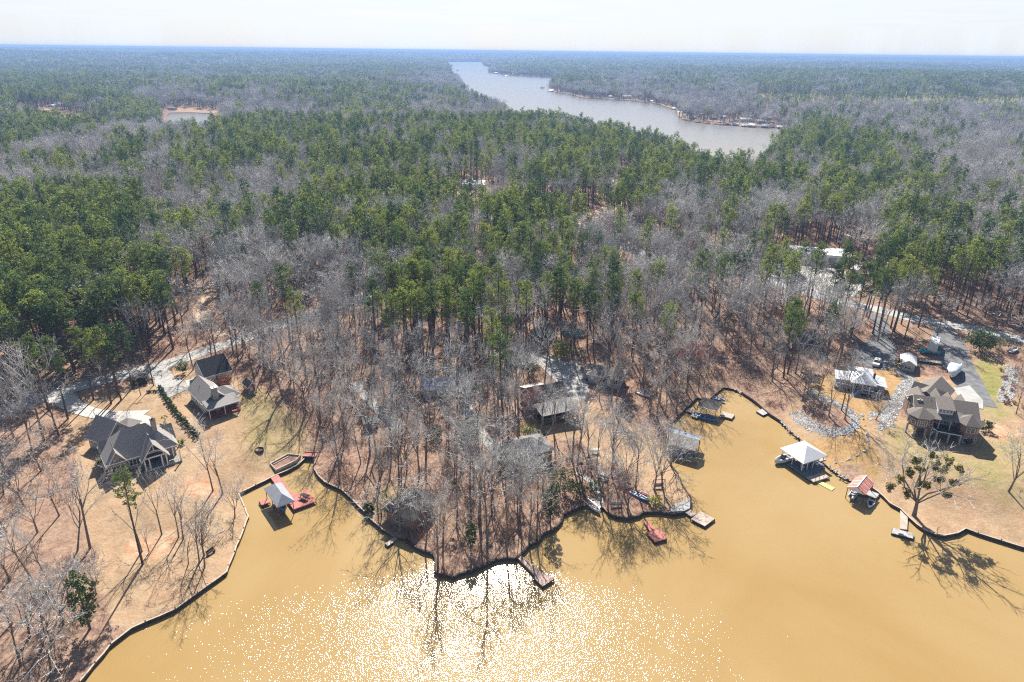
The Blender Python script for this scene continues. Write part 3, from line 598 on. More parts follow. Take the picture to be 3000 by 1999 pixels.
def place(name, pair, x, y, label, cat, group=None, s=1.0, rz=None, z=None, lean=0.0, la=0.0, sz=None, tn='trunk', cn_='crown'):
    z = float(hgt(x, y)) if z is None else z
    t = thing(name, label, cat, (x, y, z), 0, group)
    t.rotation_euler = (lean*math.cos(la), lean*math.sin(la), random.uniform(0, 6.28) if rz is None else rz)
    t.scale = (s, s, s if sz is None else sz)
    for nm, me_ in ((tn, pair[0]), (cn_, pair[1])):
        if me_ is None: continue
        o = bpy.data.objects.new(nm, me_); C.objects.link(o); o.parent = t
    return t
def clump_part(parent, name, pts_, r, mt, n=26, size=.22, seed=0):
    rng = np.random.RandomState(seed)
    for p in pts_:
        t = TB(); c0 = np.array(p)+rng.normal(size=(14, 3))*r*.42; t.quads(tufts(rng, c0, r*.45, n, size, .9))
        o = bpy.data.objects.new(name, t.mesh(name, mt)); C.objects.link(o); o.parent = parent

# ------------------------------------------------------------------ type of wood, read off the photograph in 100 x 50 px cells (crown height), rows from y=150
TM = """
MMMMMMMMMMMMMmmMMMMMMMMMMMMMMM
PPPMMmMMMmMmbbbMMmbmMmPPMPPPPP
PPMMbbmbmPMMmmbbbbbbbbgggggggg
PPPPPmbmbmmmmbbPPbbbbbmbmbbmbm
PPPbbmPPPPPmPPPPMMPmmPMPPMbbbb
PbbPMMPPPPPPPPPPPPPPPPPPPPMMbb
bPPPbPPPPPPPPPmMPPPPPmmmMMmbbb
bbbPMPPmmPPPPPbPMmMPPPPPPPPPmb
PPPPbbmbbPPPPMmMMMPbbMMmmMMmmm
PPPPMmbmPPPPPPPPPMbbbmmPPMPmmm
PPPPMPPbPPPPPPPPPbbbmmmmmPPMmm
PPPPMPMbbbMPPPPPMmbbbbPPMPPmMm
PPPPPmbbbbmPPPPPPmbbbmmmmPPPPM
PPPPPmbbbbbPPPPPPMmmmmmmmPPmmb
PPPPmbbbbbbPPPPPmmbbbbmmmmbbbb
PPPPmbbbbbbMPPPMbbbbbbbmbbbbbb
PPPPmbbbbbbbmMMmbbbbbbbbbbbbbb
PPPmbbbbbbbbbmmbbbbbbbbbbbbbbb
mmmmbbbbbbbbbbbbbbbbbbbbbbbbbb
bbbbbbbbbbbbbbbbbbbbbbbbbbbbbb
""".split()
PROB = {'P': 0.66, 'M': 0.40, 'm': 0.22, 'b': 0.03, 'g': 0.75}
def ptype(x, y, z):
    px, py = proj(x, y, z+17); ci = np.clip((px+rs.normal(size=px.shape)*22)/100, 0, 29).astype(int); ri = np.clip((py-150+rs.normal(size=px.shape)*10)/50, 0, len(TM)-1).astype(int)
    g = np.array([[PROB[c_] for c_ in row] for row in TM]); pv = g[ri, ci]; pv = np.where((ri >= 8) & (ri < 18) & (ci < 4) & (pv > .6), .93, pv)
    gg = np.array([[c_ == 'g' for c_ in row] for row in TM])[ri, ci]
    pv = np.where((px > 1600) & (px < 2300) & (py > 430) & (py < 950) & (pv < .3), pv+.10, pv)
    c_ = vnoise(x, y, 24, 6)*.6+vnoise(x, y, 60, 7)*.4; pv = np.where(pv < .9, np.clip(pv+(c_-.5)*1.5*np.minimum(pv*1.6, 1), 0, .95), pv)
    return pv, gg, px, py

# ------------------------------------------------------------------ building kit
MT['shingle'] = mat('shingle', (0.30, 0.28, 0.265), 0.95, 0.16, 3.5, detail=6)
MT['shingle_brown'] = mat('shingle_brown', (0.20, 0.175, 0.155), 0.95, 0.2, 3.5, detail=6)
MT['shingle_dark'] = mat('shingle_dark', (0.075, 0.068, 0.065), 0.95, 0.3, 2, detail=6)
MT['metal_black'] = mat('metal_black', (0.022, 0.025, 0.032), 0.75, 0.12, 1.0, stripes=(0, 0.6, 0.35))
MT['metal_white'] = mat('metal_white', (0.72, 0.74, 0.78), 0.45, 0.05, 0.6, stripes=(0, 0.9, 0.12))
MT['metal_grey'] = mat('metal_grey', (0.36, 0.38, 0.42), 0.5, 0.06, 1, stripes=(0, 0.4, 0.12))
MT['metal_blue'] = mat('metal_blue', (0.20, 0.26, 0.42), 0.45, 0.3, 1, stripes=(0, 0.8, 0.15))
MT['metal_tan'] = mat('metal_tan', (0.56, 0.52, 0.44), 0.6, 0.12, 1.5, stripes=(0, 0.5, 0.12))
MT['siding_tan'] = mat('siding_tan', (0.36, 0.31, 0.25), 0.8, 0.06, 1, stripes=(2, 0.3, 0.2))
MT['siding_cream'] = mat('siding_cream', (0.66, 0.62, 0.54), 0.7, 0.05, 1, stripes=(2, 0.3, 0.1))
MT['siding_grey'] = mat('siding_grey', (0.40, 0.40, 0.41), 0.7, 0.1, 1, stripes=(2, 0.3, 0.15))
MT['siding_brown'] = mat('siding_brown', (0.27, 0.19, 0.14), 0.8, 0.15, 1, stripes=(2, 0.35, 0.2))
MT['brick'] = mat('brick', (0.27, 0.185, 0.14), 0.9, 0.3, 5, stripes=(2, 0.24, 0.2))
MT['stonework'] = mat('stonework', (0.36, 0.32, 0.27), 0.9, 0.35, 3)
MT['redwood'] = mat('redwood', (0.33, 0.10, 0.06), 0.8, 0.2, 2)
MT['red_deck'] = mat('red_deck', (0.50, 0.19, 0.16), 0.85, 0.18, 1.2, stripes=(0, 0.3, 0.15))
MT['grey_deck'] = mat('grey_deck', (0.42, 0.41, 0.40), 0.85, 0.2, 1.2, stripes=(0, 0.35, 0.25))
MT['tan_deck'] = mat('tan_deck', (0.50, 0.41, 0.34), 0.85, 0.2, 1.2, stripes=(0, 0.35, 0.2))
MT['pink_deck'] = mat('pink_deck', (0.48, 0.34, 0.29), 0.85, 0.2, 1.2, stripes=(0, 0.35, 0.2))
MT['slate_deck'] = mat('slate_deck', (0.20, 0.22, 0.26), 0.8, 0.15, 1.2, stripes=(0, 0.35, 0.25))
MT['membrane'] = mat('membrane', (0.76, 0.77, 0.78), 0.6, 0.03, 1)
MT['rust_red'] = mat('rust_red', (0.50, 0.105, 0.05), 0.9, 0.45, 0.9, spec=.05)
class Bld:
    def __init__(s, name, label, cat, O, ang, g, group=None, wall='siding_tan', roof='shingle', trim='white'):
        s.t = thing(name, label, cat, (O[0], O[1], g), math.radians(ang), group); s.W = MB(); s.R = MB(); s.mw = MT[wall]; s.mr = MT[roof]; s.mt = MT[trim]; s.F = MB()
        s.O = O; s.a = math.radians(ang)
    def q(s, p, fr):
        if not fr: return p
        u0_, v0_, a = fr; c, n = math.cos(math.radians(a)), math.sin(math.radians(a)); return (u0_+p[0]*c-p[1]*n, v0_+p[0]*n+p[1]*c, p[2])
    def walls(s, u0_, u1, v0_, v1, z0=-1.8, z1=3.0, fr=None, mb=None):
        P = [(u0_, v0_), (u1, v0_), (u1, v1), (u0_, v1)]; mb = mb or s.W
        mb.hexa([s.q((a, b, z0), fr) for a, b in P], [s.q((a, b, z1), fr) for a, b in P])
    def poly(s, P, z0, z1, mb=None): (mb or s.W).hexa([(a, b, z0) for a, b in P], [(a, b, z1) for a, b in P])
    def slab(s, P, fr=None, t=.18, mb=None): (mb or s.R).slab([s.q(p, fr) for p in P], t)
    def gable(s, u0_, u1, v0_, v1, ze, zr, ax='u', ov=.45, fr=None, ends=(1, 1), eave=True):
        a0, a1, b0, b1 = (u0_, u1, v0_, v1) if ax == 'u' else (v0_, v1, u0_, u1)
        f = (lambda a, b, z: (a, b, z)) if ax == 'u' else (lambda a, b, z: (b, a, z)); mid = (b0+b1)/2; sl = (zr-ze)/(mid-b0); e = ov; ze2 = ze-sl*e
        A = [f(a0-e, b0-e, ze2), f(a1+e, b0-e, ze2), f(a1+e, mid, zr), f(a0-e, mid, zr)]; B = [f(a0-e, mid, zr), f(a1+e, mid, zr), f(a1+e, b1+e, ze2), f(a0-e, b1+e, ze2)]
        for P in (A, B): s.slab([(p[0], p[1], p[2]+.16) for p in (P if ax == 'u' else P[::-1])], fr)
        for k, (a, on) in enumerate(((a0, ends[0]), (a1, ends[1]))):
            if not on: continue
            d = .16 if k == 0 else -.16; T = [(b0+.02, ze), (b1-.02, ze), (mid, zr-.03)]
            s.W.hexa([s.q(f(a, b, z), fr) for b, z in T], [s.q(f(a+d, b, z), fr) for b, z in T])
        if eave:   # white eave boards and gutters
            for b_ in (b0-e, b1+e):
                c_ = -.05 if b_ == b0-e else .05
                P = [f(a0-e, b_, 0), f(a1+e, b_, 0), f(a1+e, b_+c_, 0), f(a0-e, b_+c_, 0)]
                s.F.hexa([s.q((p[0], p[1], ze2-.06), fr) for p in P], [s.q((p[0], p[1], ze2+.13), fr) for p in P])
            for a, c_ in ((a0-e, -.05), (a1+e, .05)):
                for (bA, zA), (bB, zB) in (((b0-e, ze2), (mid, zr)), ((b1+e, ze2), (mid, zr))):
                    P = [(a, bA), (a+c_, bA), (a+c_, bB), (a, bB)]; Z = [zA, zA, zB, zB]
                    s.F.hexa([s.q(f(p[0], p[1], z-.06), fr) for p, z in zip(P, Z)], [s.q(f(p[0], p[1], z+.175), fr) for p, z in zip(P, Z)])
    def hip(s, u0_, u1, v0_, v1, ze, zr, ov=.45, fr=None, run=None, fascia=True):
        u0_ -= ov; u1 += ov; v0_ -= ov; v1 += ov; w = min(u1-u0_, v1-v0_)/2; run = w if run is None else run
        if u1-u0_ >= v1-v0_: r0_, r1_ = (u0_+run, (v0_+v1)/2), (u1-run, (v0_+v1)/2); sides = [[(u0_, v0_), (u1, v0_), r1_, r0_], [(u1, v0_), (u1, v1), r1_], [(u1, v1), (u0_, v1), r0_, r1_], [(u0_, v1), (u0_, v0_), r0_]]
        else: r0_, r1_ = ((u0_+u1)/2, v0_+run), ((u0_+u1)/2, v1-run); sides = [[(u0_, v0_), (u1, v0_), r0_], [(u1, v0_), (u1, v1), r1_, r0_], [(u1, v1), (u0_, v1), r1_], [(u0_, v1), (u0_, v0_), r0_, r1_]]
        for S in sides: s.slab([(p[0], p[1], (ze if i < 2 else zr)+.15) for i, p in enumerate(S)], fr)
        if fascia:
            for (a, b) in (((u0_, v0_), (u1, v0_)), ((u1, v0_), (u1, v1)), ((u1, v1), (u0_, v1)), ((u0_, v1), (u0_, v0_))):
                dx_, dy_ = b[0]-a[0], b[1]-a[1]; l_ = math.hypot(dx_, dy_); n = (dy_/l_*.05, -dx_/l_*.05)
                P = [a, b, (b[0]+n[0], b[1]+n[1]), (a[0]+n[0], a[1]+n[1])][::-1]
                s.F.hexa([s.q((p[0], p[1], ze-.08), fr) for p in P], [s.q((p[0], p[1], ze+.12), fr) for p in P])
    def cone(s, c, r, n, ze, zr, a0=0):
        P = [(c[0]+r*math.cos(a0+2*math.pi*k/n), c[1]+r*math.sin(a0+2*math.pi*k/n)) for k in range(n)]
        for k in range(n): a, b = P[k], P[(k+1) % n]; s.slab([(a[0], a[1], ze+.15), (b[0], b[1], ze+.15), (c[0], c[1], zr+.15)])
    def _pl(s, u, v, z, face, fr):
        an = {'s': 0, 'e': 90, 'n': 180, 'w': 270}.get(face, face) if isinstance(face, str) else face
        a = math.radians(an); return lambda x, d, h: s.q((u+x*math.cos(a)+d*math.sin(a), v+x*math.sin(a)-d*math.cos(a), z+h), fr)
    def window(s, u, v, z, w=1.0, h=1.3, face='s', n=1, fr=None, trim=None, rows=1, name='window'):
        f = s._pl(u, v, z, face, fr); mb = MB(); t = .09
        def bx(m_, x0, x1, h0, h1, d0, d1): m_.hexa([f(x0, d0, h0), f(x1, d0, h0), f(x1, d1, h0), f(x0, d1, h0)], [f(x0, d0, h1), f(x1, d0, h1), f(x1, d1, h1), f(x0, d1, h1)])
        bx(mb, -w/2-t, w/2+t, -t, 0, -.02, .07); bx(mb, -w/2-t, w/2+t, h, h+t, -.02, .07)
        for k in range(n+1):
            x = -w/2+w*k/n; bx(mb, x-t/2 if 0 < k < n else (x-t if k == 0 else x), x+t/2 if 0 < k < n else (x if k == 0 else x+t), 0, h, -.02, .065)
        for k in range(1, rows+1): bx(mb, -w/2, w/2, h*k/(rows+1)-.03, h*k/(rows+1)+.03, -.02, .055)
        fo_ = mb.build(name, trim or s.mt, s.t); p = MB(); bx(p, -w/2, w/2, 0, h, -.02, .03); p.build('pane', MT['glass'], fo_); return fo_
    def door(s, u, v, z, w=1.0, h=2.1, face='s', mt_='white', fr=None, name='door'):
        f = s._pl(u, v, z, face, fr); mb = MB()
        def bx(m_, x0, x1, h0, h1, d0, d1): m_.hexa([f(x0, d0, h0), f(x1, d0, h0), f(x1, d1, h0), f(x0, d1, h0)], [f(x0, d0, h1), f(x1, d0, h1), f(x1, d1, h1), f(x0, d1, h1)])
        bx(mb, -w/2, w/2, 0, h, -.02, .05)
        for k in range(4): bx(mb, -w/2+.1, w/2-.1, h*k/4+.08, h*(k+1)/4-.08, .05, .065)
        d = mb.build(name, MT[mt_], s.t); hd = MB(); bx(hd, w/2-.16, w/2-.08, h*.45, h*.5, .065, .12); hd.build('handle', MT['steel'], d)
    def column(s, u, v, z0, z1, r=.12, mt_='white', name='column', fr=None):
        mb = MB(); P = [(u-r, v-r), (u+r, v-r), (u+r, v+r), (u-r, v+r)]
        mb.hexa([s.q((a, b, z0), fr) for a, b in P], [s.q((a, b, z1), fr) for a, b in P])
        k = r*1.5; P = [(u-k, v-k), (u+k, v-k), (u+k, v+k), (u-k, v+k)]
        for z in (z0, z1-.15): mb.hexa([s.q((a, b, z), fr) for a, b in P], [s.q((a, b, z+.15), fr) for a, b in P])
        return mb.build(name, MT[mt_], s.t)
    def rail(s, a, b, z, h=1.0, mt_='white', name='railing', solid=False):
        mb = MB(); L_ = math.hypot(b[0]-a[0], b[1]-a[1]); n = max(1, int(L_/.35))
        mb.tube((a[0], a[1], z+h), (b[0], b[1], z+h), .05, .05, 4); mb.tube((a[0], a[1], z+.12), (b[0], b[1], z+.12), .03, .03, 4)
        for k in range(n+1): p = (a[0]+(b[0]-a[0])*k/n, a[1]+(b[1]-a[1])*k/n); mb.tube((p[0], p[1], z), (p[0], p[1], z+h), *( (.05, .05) if k % 5 == 0 or k == n else (.02, .02)), 4)
        return mb.build(name, MT[mt_], s.t)
    def chimney(s, u, v, z0, z1, w=.8, d=.6, mt_='stonework', cap='white'):
        mb = MB(); mb.box(u-w/2, u+w/2, v-d/2, v+d/2, z0, z1); o = mb.build('chimney', MT[mt_], s.t); c_ = MB(); c_.box(u-w/2-.08, u+w/2+.08, v-d/2-.08, v+d/2+.08, z1+.002, z1+.12); c_.tube((u, v, z1+.12), (u, v, z1+.45), .16, .16, 8); c_.build('cap', MT[cap], o)
    def stairs(s, u0_, u1, v0_, v1, z0, z1, n=8, mt_='grey_deck', name='stairs', ax='v'):
        mb = MB()
        for k in range(n):
            t0, t1 = k/n, (k+1)/n; z = z0+(z1-z0)*t1
            if ax == 'v': mb.box(u0_, u1, min(v0_+(v1-v0_)*t0, v0_+(v1-v0_)*t1), max(v0_+(v1-v0_)*t0, v0_+(v1-v0_)*t1)-.01, z-.22, z)
            else: mb.box(min(u0_+(u1-u0_)*t0, u0_+(u1-u0_)*t1), max(u0_+(u1-u0_)*t0, u0_+(u1-u0_)*t1)-.01, v0_, v1, z-.22, z)
        mb.build(name, MT[mt_], s.t)
    def deck(s, P, z, mt_='grey_deck', t=.22, name='deck', posts=()):
        mb = MB(); mb.hexa([(a, b, z-t) for a, b in P], [(a, b, z) for a, b in P]); o = mb.build(name, MT[mt_], s.t)
        for (a, b) in posts: p = MB(); p.box(a-.09, a+.09, b-.09, b+.09, -2.5, z-t); p.build('post', MT['timber_dark'], s.t)
        return o
    def vents(s, L_):
        for (a, b, z) in L_: mb = MB(); mb.tube((a, b, z-.4), (a, b, z+.35), .06, .06, 6); mb.build('vent_pipe', MT['dark'], s.t)
    def done(s, clear=None):
        if s.W.v: s.W.build('wall', s.mw, s.t)
        if s.R.v:
            r = s.R.build('roof', s.mr, s.t)
            if s.F.v: s.F.build('eave', s.mt, r)
        if clear:
            for (a, b, r_) in clear: EXC.append((s.O[0]+a*math.cos(s.a)-b*math.sin(s.a), s.O[1]+a*math.sin(s.a)+b*math.cos(s.a), r_))
def seg(P, mt_, name, parent, w, z0, z1, closed=False):
    """a low wall of constant thickness along a line"""
    P = [np.array(p[:2], float) for p in P]; n = len(P); L_ = []
    for i in range(n):
        a = P[i-1] if (i > 0 or closed) else P[i]; b = P[(i+1) % n] if (i < n-1 or closed) else P[i]
        t = b-a; t /= np.linalg.norm(t)+1e-9; nn = np.array([-t[1], t[0]]); L_.append((P[i]-nn*w/2, P[i]+nn*w/2))
    mb = MB()
    for i in range(n if closed else n-1):
        (a, b), (c_, d) = L_[i], L_[(i+1) % n]; B_ = [a, c_, d, b]; mb.hexa([(*p, z0) for p in B_], [(*p, z1) for p in B_])
    return mb.build(name, mt_, parent)

# ------------------------------------------------------------------ retaining walls along the water
def shore_between(a, b):
    i0 = min(range(len(SH_PX)), key=lambda i: math.hypot(SH_PX[i][0]-a[0], SH_PX[i][1]-a[1])); i1 = min(range(len(SH_PX)), key=lambda i: math.hypot(SH_PX[i][0]-b[0], SH_PX[i][1]-b[1])); return SHORE[i0:i1+1]
def seawall(a, b, label, cap, w=.26):
    P = shore_between(a, b); t = thing('retaining_wall', label, 'retaining wall', (P[0][0], P[0][1], 0)); off = P[0]; Q = P-off
    D_ = [Q[0]]
    for p0_, p1_ in zip(Q[:-1], Q[1:]):
        n = max(1, int(np.hypot(*(p1_-p0_))/1.8)); D_ += [p0_+(p1_-p0_)*(k+1)/n for k in range(n)]
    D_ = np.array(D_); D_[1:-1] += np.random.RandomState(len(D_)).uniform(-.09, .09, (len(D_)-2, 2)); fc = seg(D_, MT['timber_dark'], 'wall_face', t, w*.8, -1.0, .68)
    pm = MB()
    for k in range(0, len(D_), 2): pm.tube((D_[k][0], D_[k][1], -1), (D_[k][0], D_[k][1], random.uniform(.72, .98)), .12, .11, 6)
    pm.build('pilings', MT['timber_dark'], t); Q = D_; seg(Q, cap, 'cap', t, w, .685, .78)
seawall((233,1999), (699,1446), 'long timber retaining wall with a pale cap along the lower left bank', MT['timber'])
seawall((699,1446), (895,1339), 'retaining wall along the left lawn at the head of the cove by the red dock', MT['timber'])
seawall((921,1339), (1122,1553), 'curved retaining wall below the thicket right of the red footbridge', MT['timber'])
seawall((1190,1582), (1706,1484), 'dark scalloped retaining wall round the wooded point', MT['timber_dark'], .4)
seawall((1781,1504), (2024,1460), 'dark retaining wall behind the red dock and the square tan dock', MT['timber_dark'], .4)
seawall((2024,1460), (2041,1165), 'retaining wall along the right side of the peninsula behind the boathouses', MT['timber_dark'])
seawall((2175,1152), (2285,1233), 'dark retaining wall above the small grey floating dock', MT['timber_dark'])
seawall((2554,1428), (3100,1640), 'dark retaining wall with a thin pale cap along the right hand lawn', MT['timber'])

# ------------------------------------------------------------------ A: big grey-roofed house, left
b = Bld('house', 'large tan house with complex grey shingle roof and tall arched porch, on the left lawn', 'house', (-87.2, 125.1), 38, 3.5, wall='siding_tan')
b.walls(0, 3.7, 0, 8.5, -1.8, 3.2); b.walls(3.7, 13.6, .3, 8.8, -1.8, 3.2); b.hip(-.1, 13.7, -.1, 8.8, 3.15, 8.2, .5)
b.gable(.1, 3.6, -.2, 4.5, 3.15, 5.7, 'v', .5, ends=(1, 0))
b.W.box(.15, 3.55, -.25, 0, 0, 3.2)
b.gable(6.5, 11.2, -2.6, 3.5, 3.3, 6.5, 'v', .5, ends=(0, 0)); b.gable(-.1, 4.5, 5.4, 8.4, 3.15, 5.4, 'u', .4, ends=(1, 0))
b.gable(10.2, 14.2, 4.6, 8.6, 3.15, 5.3, 'u', .5, ends=(0, 1))
for u in (6.65, 7.6, 10.1, 11.05): b.column(u, -2.6, -1.8, 3.3, .14)
m_ = MB(); m_.box(6.45, 11.25, -2.72, -2.48, 3.0, 3.32); m_.build('porch_beam', MT['white'], b.t); m_ = MB(); m_.box(6.45, 11.25, -2.7, -2.5, .1, .3); m_.build('porch_sill', MT['white'], b.t); m_ = MB()
for k in range(10):
    a0, a1 = math.pi*k/10, math.pi*(k+1)/10; p = lambda a, r_: (8.85+r_*math.cos(a), 3.35+r_*.72*math.sin(a))
    (x0, z0), (x1, z1), (x2, z2), (x3, z3) = p(a0, 1.75), p(a0, 1.95), p(a1, 1.95), p(a1, 1.75)
    m_.hexa([(x0, -2.72, z0), (x1, -2.72, z1), (x2, -2.72, z2), (x3, -2.72, z3)], [(x0, -2.5, z0), (x1, -2.5, z1), (x2, -2.5, z2), (x3, -2.5, z3)])
m_.box(8.78, 8.92, -2.71, -2.51, 4.7, 6.2); m_.box(10.6, 10.75, -2.71, -2.51, 3.2, 3.62); m_.build('porch_arch', MT['white'], b.t)
m_ = MB(); m_.box(6.6, 11.1, -2.4, .3, -1.8, .1); m_.build('porch_floor', MT['stonework'], b.t)
m_ = MB(); m_.box(6.9, 10.8, .12, .28, .3, 2.6); m_.build('glass_wall', MT['glass'], b.t)
m_ = MB(); m_.box(11.3, 14.0, -3.0, .3, -1.8, .35); m_.build('terrace', MT['siding_tan'], b.t); b.rail((11.4, -2.95), (13.95, -2.95), .35, .9, 'white'); b.column(13.8, -2.8, .35, 3.3); b.column(12.9, -.2, .35, 3.3)
b.stairs(14.05, 15.0, -1.2, -2.9, .3, -1.5, 9, 'grey_deck')
b.window(1.8, -.27, .9, 2.5, 1.5, 's', 3); b.window(5.1, .28, 1.0, 2.2, 1.4, 's', 3); b.window(-.02, 2.2, 1.0, 1.0, 1.3, 'w', 1); b.window(-.02, 6.2, 1.0, 1.2, 1.3, 'w', 2)
b.chimney(10.6, 3.0, 3, 9.3, 1.0, .9, 'stonework', 'dark'); b.vents([(1.0, 6.4, 4.9), (11.6, 1.4, 5.2), (12.6, 5.6, 5.2)])
fr = (-2.0, 16.0, -62)
b.walls(0, 6.1, .5, 7.4, -1.8, 3.0, fr); b.gable(0, 6.1, .5, 7.4, 3.0, 6.7, 'u', .45, fr=fr); b.walls(6.1, 12.5, 1.6, 6.6, -1.8, 3.0, fr); b.gable(5.6, 12.5, 1.6, 6.6, 3.0, 5.3, 'u', .4, fr=fr, ends=(0, 1))
b.window(1.3, .48, .8, .8, 1.3, 's', fr=fr); b.window(5.0, .48, .8, .8, 1.3, 's', fr=fr)
b.walls(1.2, 4.6, 7.4, 10.6, -1.8, 2.7, fr); b.hip(1.2, 4.6, 7.4, 10.6, 2.8, 4.1, .4, fr=fr); b.window(2.9, 10.62, 0, 2.4, 2.1, 'n', fr=fr, name='garage_door')
b.done([(4, 4, 7), (10, 4, 7), (2, 12, 7), (-1, 17, 5)])
# ------------------------------------------------------------------ B: second house with stone chimney and porch
b = Bld('house', 'grey-roofed cream house with stone chimney and red back porch, left', 'house', (-84.1, 158.0), -48, 4.8, wall='siding_cream')
b.walls(-.6, 10, .5, 6.6, -1.8, 3.1); b.gable(-.6, 9.9, .5, 6.3, 3.1, 5.8, 'u', .45); b.walls(4.5, 9.6, 6.5, 9.0, -1.8, 3.0); b.hip(4.8, 10.0, 3.6, 9.2, 3.0, 5.0, .4)
b.slab([(9.9, .1, 3.75), (13.9, .1, 2.9), (13.9, 8.2, 2.9), (9.9, 8.2, 3.75)][::1], t=.16); m_ = MB(); m_.box(13.9, 13.97, 0, 8.3, 2.68, 2.95); m_.box(9.9, 13.97, 0, .07, 2.68, 2.98); m_.build('porch_eave', MT['white'], b.t)
b.deck([(9.9, .3), (13.7, .3), (13.7, 8.0), (9.9, 8.0)], .35, 'redwood', posts=[(13.5, .5), (13.5, 4.2), (13.5, 7.8)])
for v in (.45, 4.2, 7.9): b.column(13.6, v, -2.0, 2.7, .09)
b.rail((13.65, .4), (13.65, 7.9), .35, 1.0, 'redwood'); b.stairs(13.7, 17.2, 1.6, 2.8, .3, -1.9, 9, 'redwood', ax='u'); b.rail((10, 8.0), (13.6, 8.0), .35, 1.0, 'redwood')
b.chimney(10.3, 3.4, -.5, 6.7, 1.1, 1.3, 'stonework', 'membrane'); b.window(10.02, 2.2, 3.2, .8, .9, 'e'); b.window(10.02, 4.7, 3.2, .8, .9, 'e')
b.window(10.02, 1.6, 1.0, 1.2, 1.4, 'e', 2); b.window(10.02, 6.0, .4, 1.6, 2.0, 'e', 2, name='patio_door'); b.door(8.2, .48, -1.2, .9, 2.0, 's'); b.window(4.5, .48, 1.1, .9, 1.2, 's'); b.window(1.5, .48, 1.1, .9, 1.2, 's'); b.window(7.3, 9.02, 1.0, 1.4, 1.2, 'n', 2)
b.vents([(3.4, 2.0, 4.7)]); b.done([(2, 4, 7), (8, 4, 7), (13, 4, 5)])
t = thing('gas_tank', 'small white gas tank standing against the shaded wall of the chimney house', 'gas tank', (-78.6, 150.6, 4.0)); m_ = MB(); m_.ell((0, 0, .7), .45, .45, .8, 12, 8); m_.build('tank', MT['white'], t, True); m_ = MB(); m_.tube((0, 0, 1.45), (0, 0, 1.65), .15, .12, 8); m_.build('valve_cap', MT['steel'], t)
# ------------------------------------------------------------------ C: garage with black metal roof
b = Bld('garage', 'cream garage with a black metal roof between the road and the chimney house', 'garage', (-83.2, 166.4), 43, 4.6, wall='siding_cream', roof='metal_black')
b.walls(0, 6.9, .2, 8.2, -1.6, 3.1); b.gable(0, 6.9, .2, 8.2, 3.1, 6.4, 'u', .4); b.window(3.2, .18, 1.1, .8, 1.2, 's'); b.door(1.0, .18, 0, .95, 2.1, 's'); b.door(-.02, 2.5, 0, 2.4, 2.2, 'w', name='garage_door'); b.door(-.02, 5.8, 0, 2.4, 2.2, 'w', name='garage_door'); b.done([(3.5, 4, 7)])
# ------------------------------------------------------------------ D: small playhouse shed
b = Bld('shed', 'small dark-roofed shed with red trim and a front porch, right of the garage', 'shed', G(737,1148)[:2], 42, G(737,1148)[2], wall='redwood', roof='shingle_dark')
b.walls(-1.1, 1.1, 0, 2.6, -.3, 2.0); b.gable(-1.1, 1.1, -1.1, 2.6, 2.0, 3.0, 'v', .2); b.door(0, -.02, .1, .9, 1.6, 's'); b.window(-1.12, 1.3, .7, .9, .9, 'w')
b.deck([(-1.1, -1.1), (1.1, -1.1), (1.1, -.02), (-1.1, -.02)], .12, 'timber', .3, 'porch'); b.rail((-1.05, -1.05), (1.05, -1.05), .12, .7, 'timber'); b.column(-1.0, -1.0, .1, 2.0, .05, 'timber'); b.column(1.0, -1.0, .1, 2.0, .05, 'timber'); b.done([(0, 1, 3)])
# ------------------------------------------------------------------ E: small tan shed in the thicket
b = Bld('shed', 'small tan shed with a pale metal roof and one dark window in the thicket', 'shed', G(1068,1262)[:2], 18, G(1068,1262)[2], wall='siding_tan', roof='metal_tan')
b.walls(0, 3.4, 0, 2.4, -.4, 2.1); b.gable(0, 3.4, 0, 2.4, 2.1, 3.0, 'u', .2); b.window(2.7, -.02, .9, .7, .9, 's'); b.window(3.42, 1.2, 1.0, .6, .7, 'e'); b.done([(1.7, 1.2, 4), (1.7, -3.5, 4), (2.5, -7, 3)])
# ------------------------------------------------------------------ N: big brick house on the right
b = Bld('house', 'large two-storey brick house with brown hipped roofs and a corner tower', 'house', (98.7, 147.8), -17, 4.0, wall='brick', roof='shingle_brown')
oct_ = lambda c, r_, n=8, a0=math.pi/8: [(c[0]+r_*math.cos(a0+2*math.pi*k/n), c[1]+r_*math.sin(a0+2*math.pi*k/n)) for k in range(n)]
b.walls(1.4, 14.2, 1.2, 10.2, -1.5, 5.7); b.gable(1.0, 14.3, .4, 10.2, 5.7, 9.0, 'u', .5)
b.poly(oct_((1.9, .4), 2.7), 2.9, 6.0); b.cone((1.9, .4), 3.3, 8, 5.9, 7.9, math.pi/8)
b.W.box(3.6, 4.6, -1.0, 1.3, -1.5, 6.0); b.W.box(10.3, 14.2, -1.4, 1.3, -1.5, 6.0); b.poly([(10.3, -1.4), (11.2, -2.3), (13.3, -2.3), (14.2, -1.4)], -1.5, 6.0)
b.cone((12.3, -.3), 3.3, 6, 5.9, 8.1, 0); b.slab([(3.2, -1.6, 6.0), (10.9, -1.6, 6.0), (10.9, 2.0, 7.1), (3.2, 2.0, 7.1)], t=.15)
m_ = MB(); m_.hexa([(5.4, .6, 6.6), (8.6, .6, 6.6), (8.6, 4.8, 8.9), (5.4, 4.8, 8.9)], [(5.4, .6, 8.3), (8.6, .6, 8.3), (8.6, 4.8, 9.6), (5.4, 4.8, 9.6)]); m_.build('dormer', MT['white'], b.t)
b.slab([(5.1, .1, 8.35), (8.9, .1, 8.35), (8.9, 5.0, 9.95), (5.1, 5.0, 9.95)], t=.14)
for k in range(4): b.window(5.85+k*.77, .59, 7.25, .5, .7, 's')
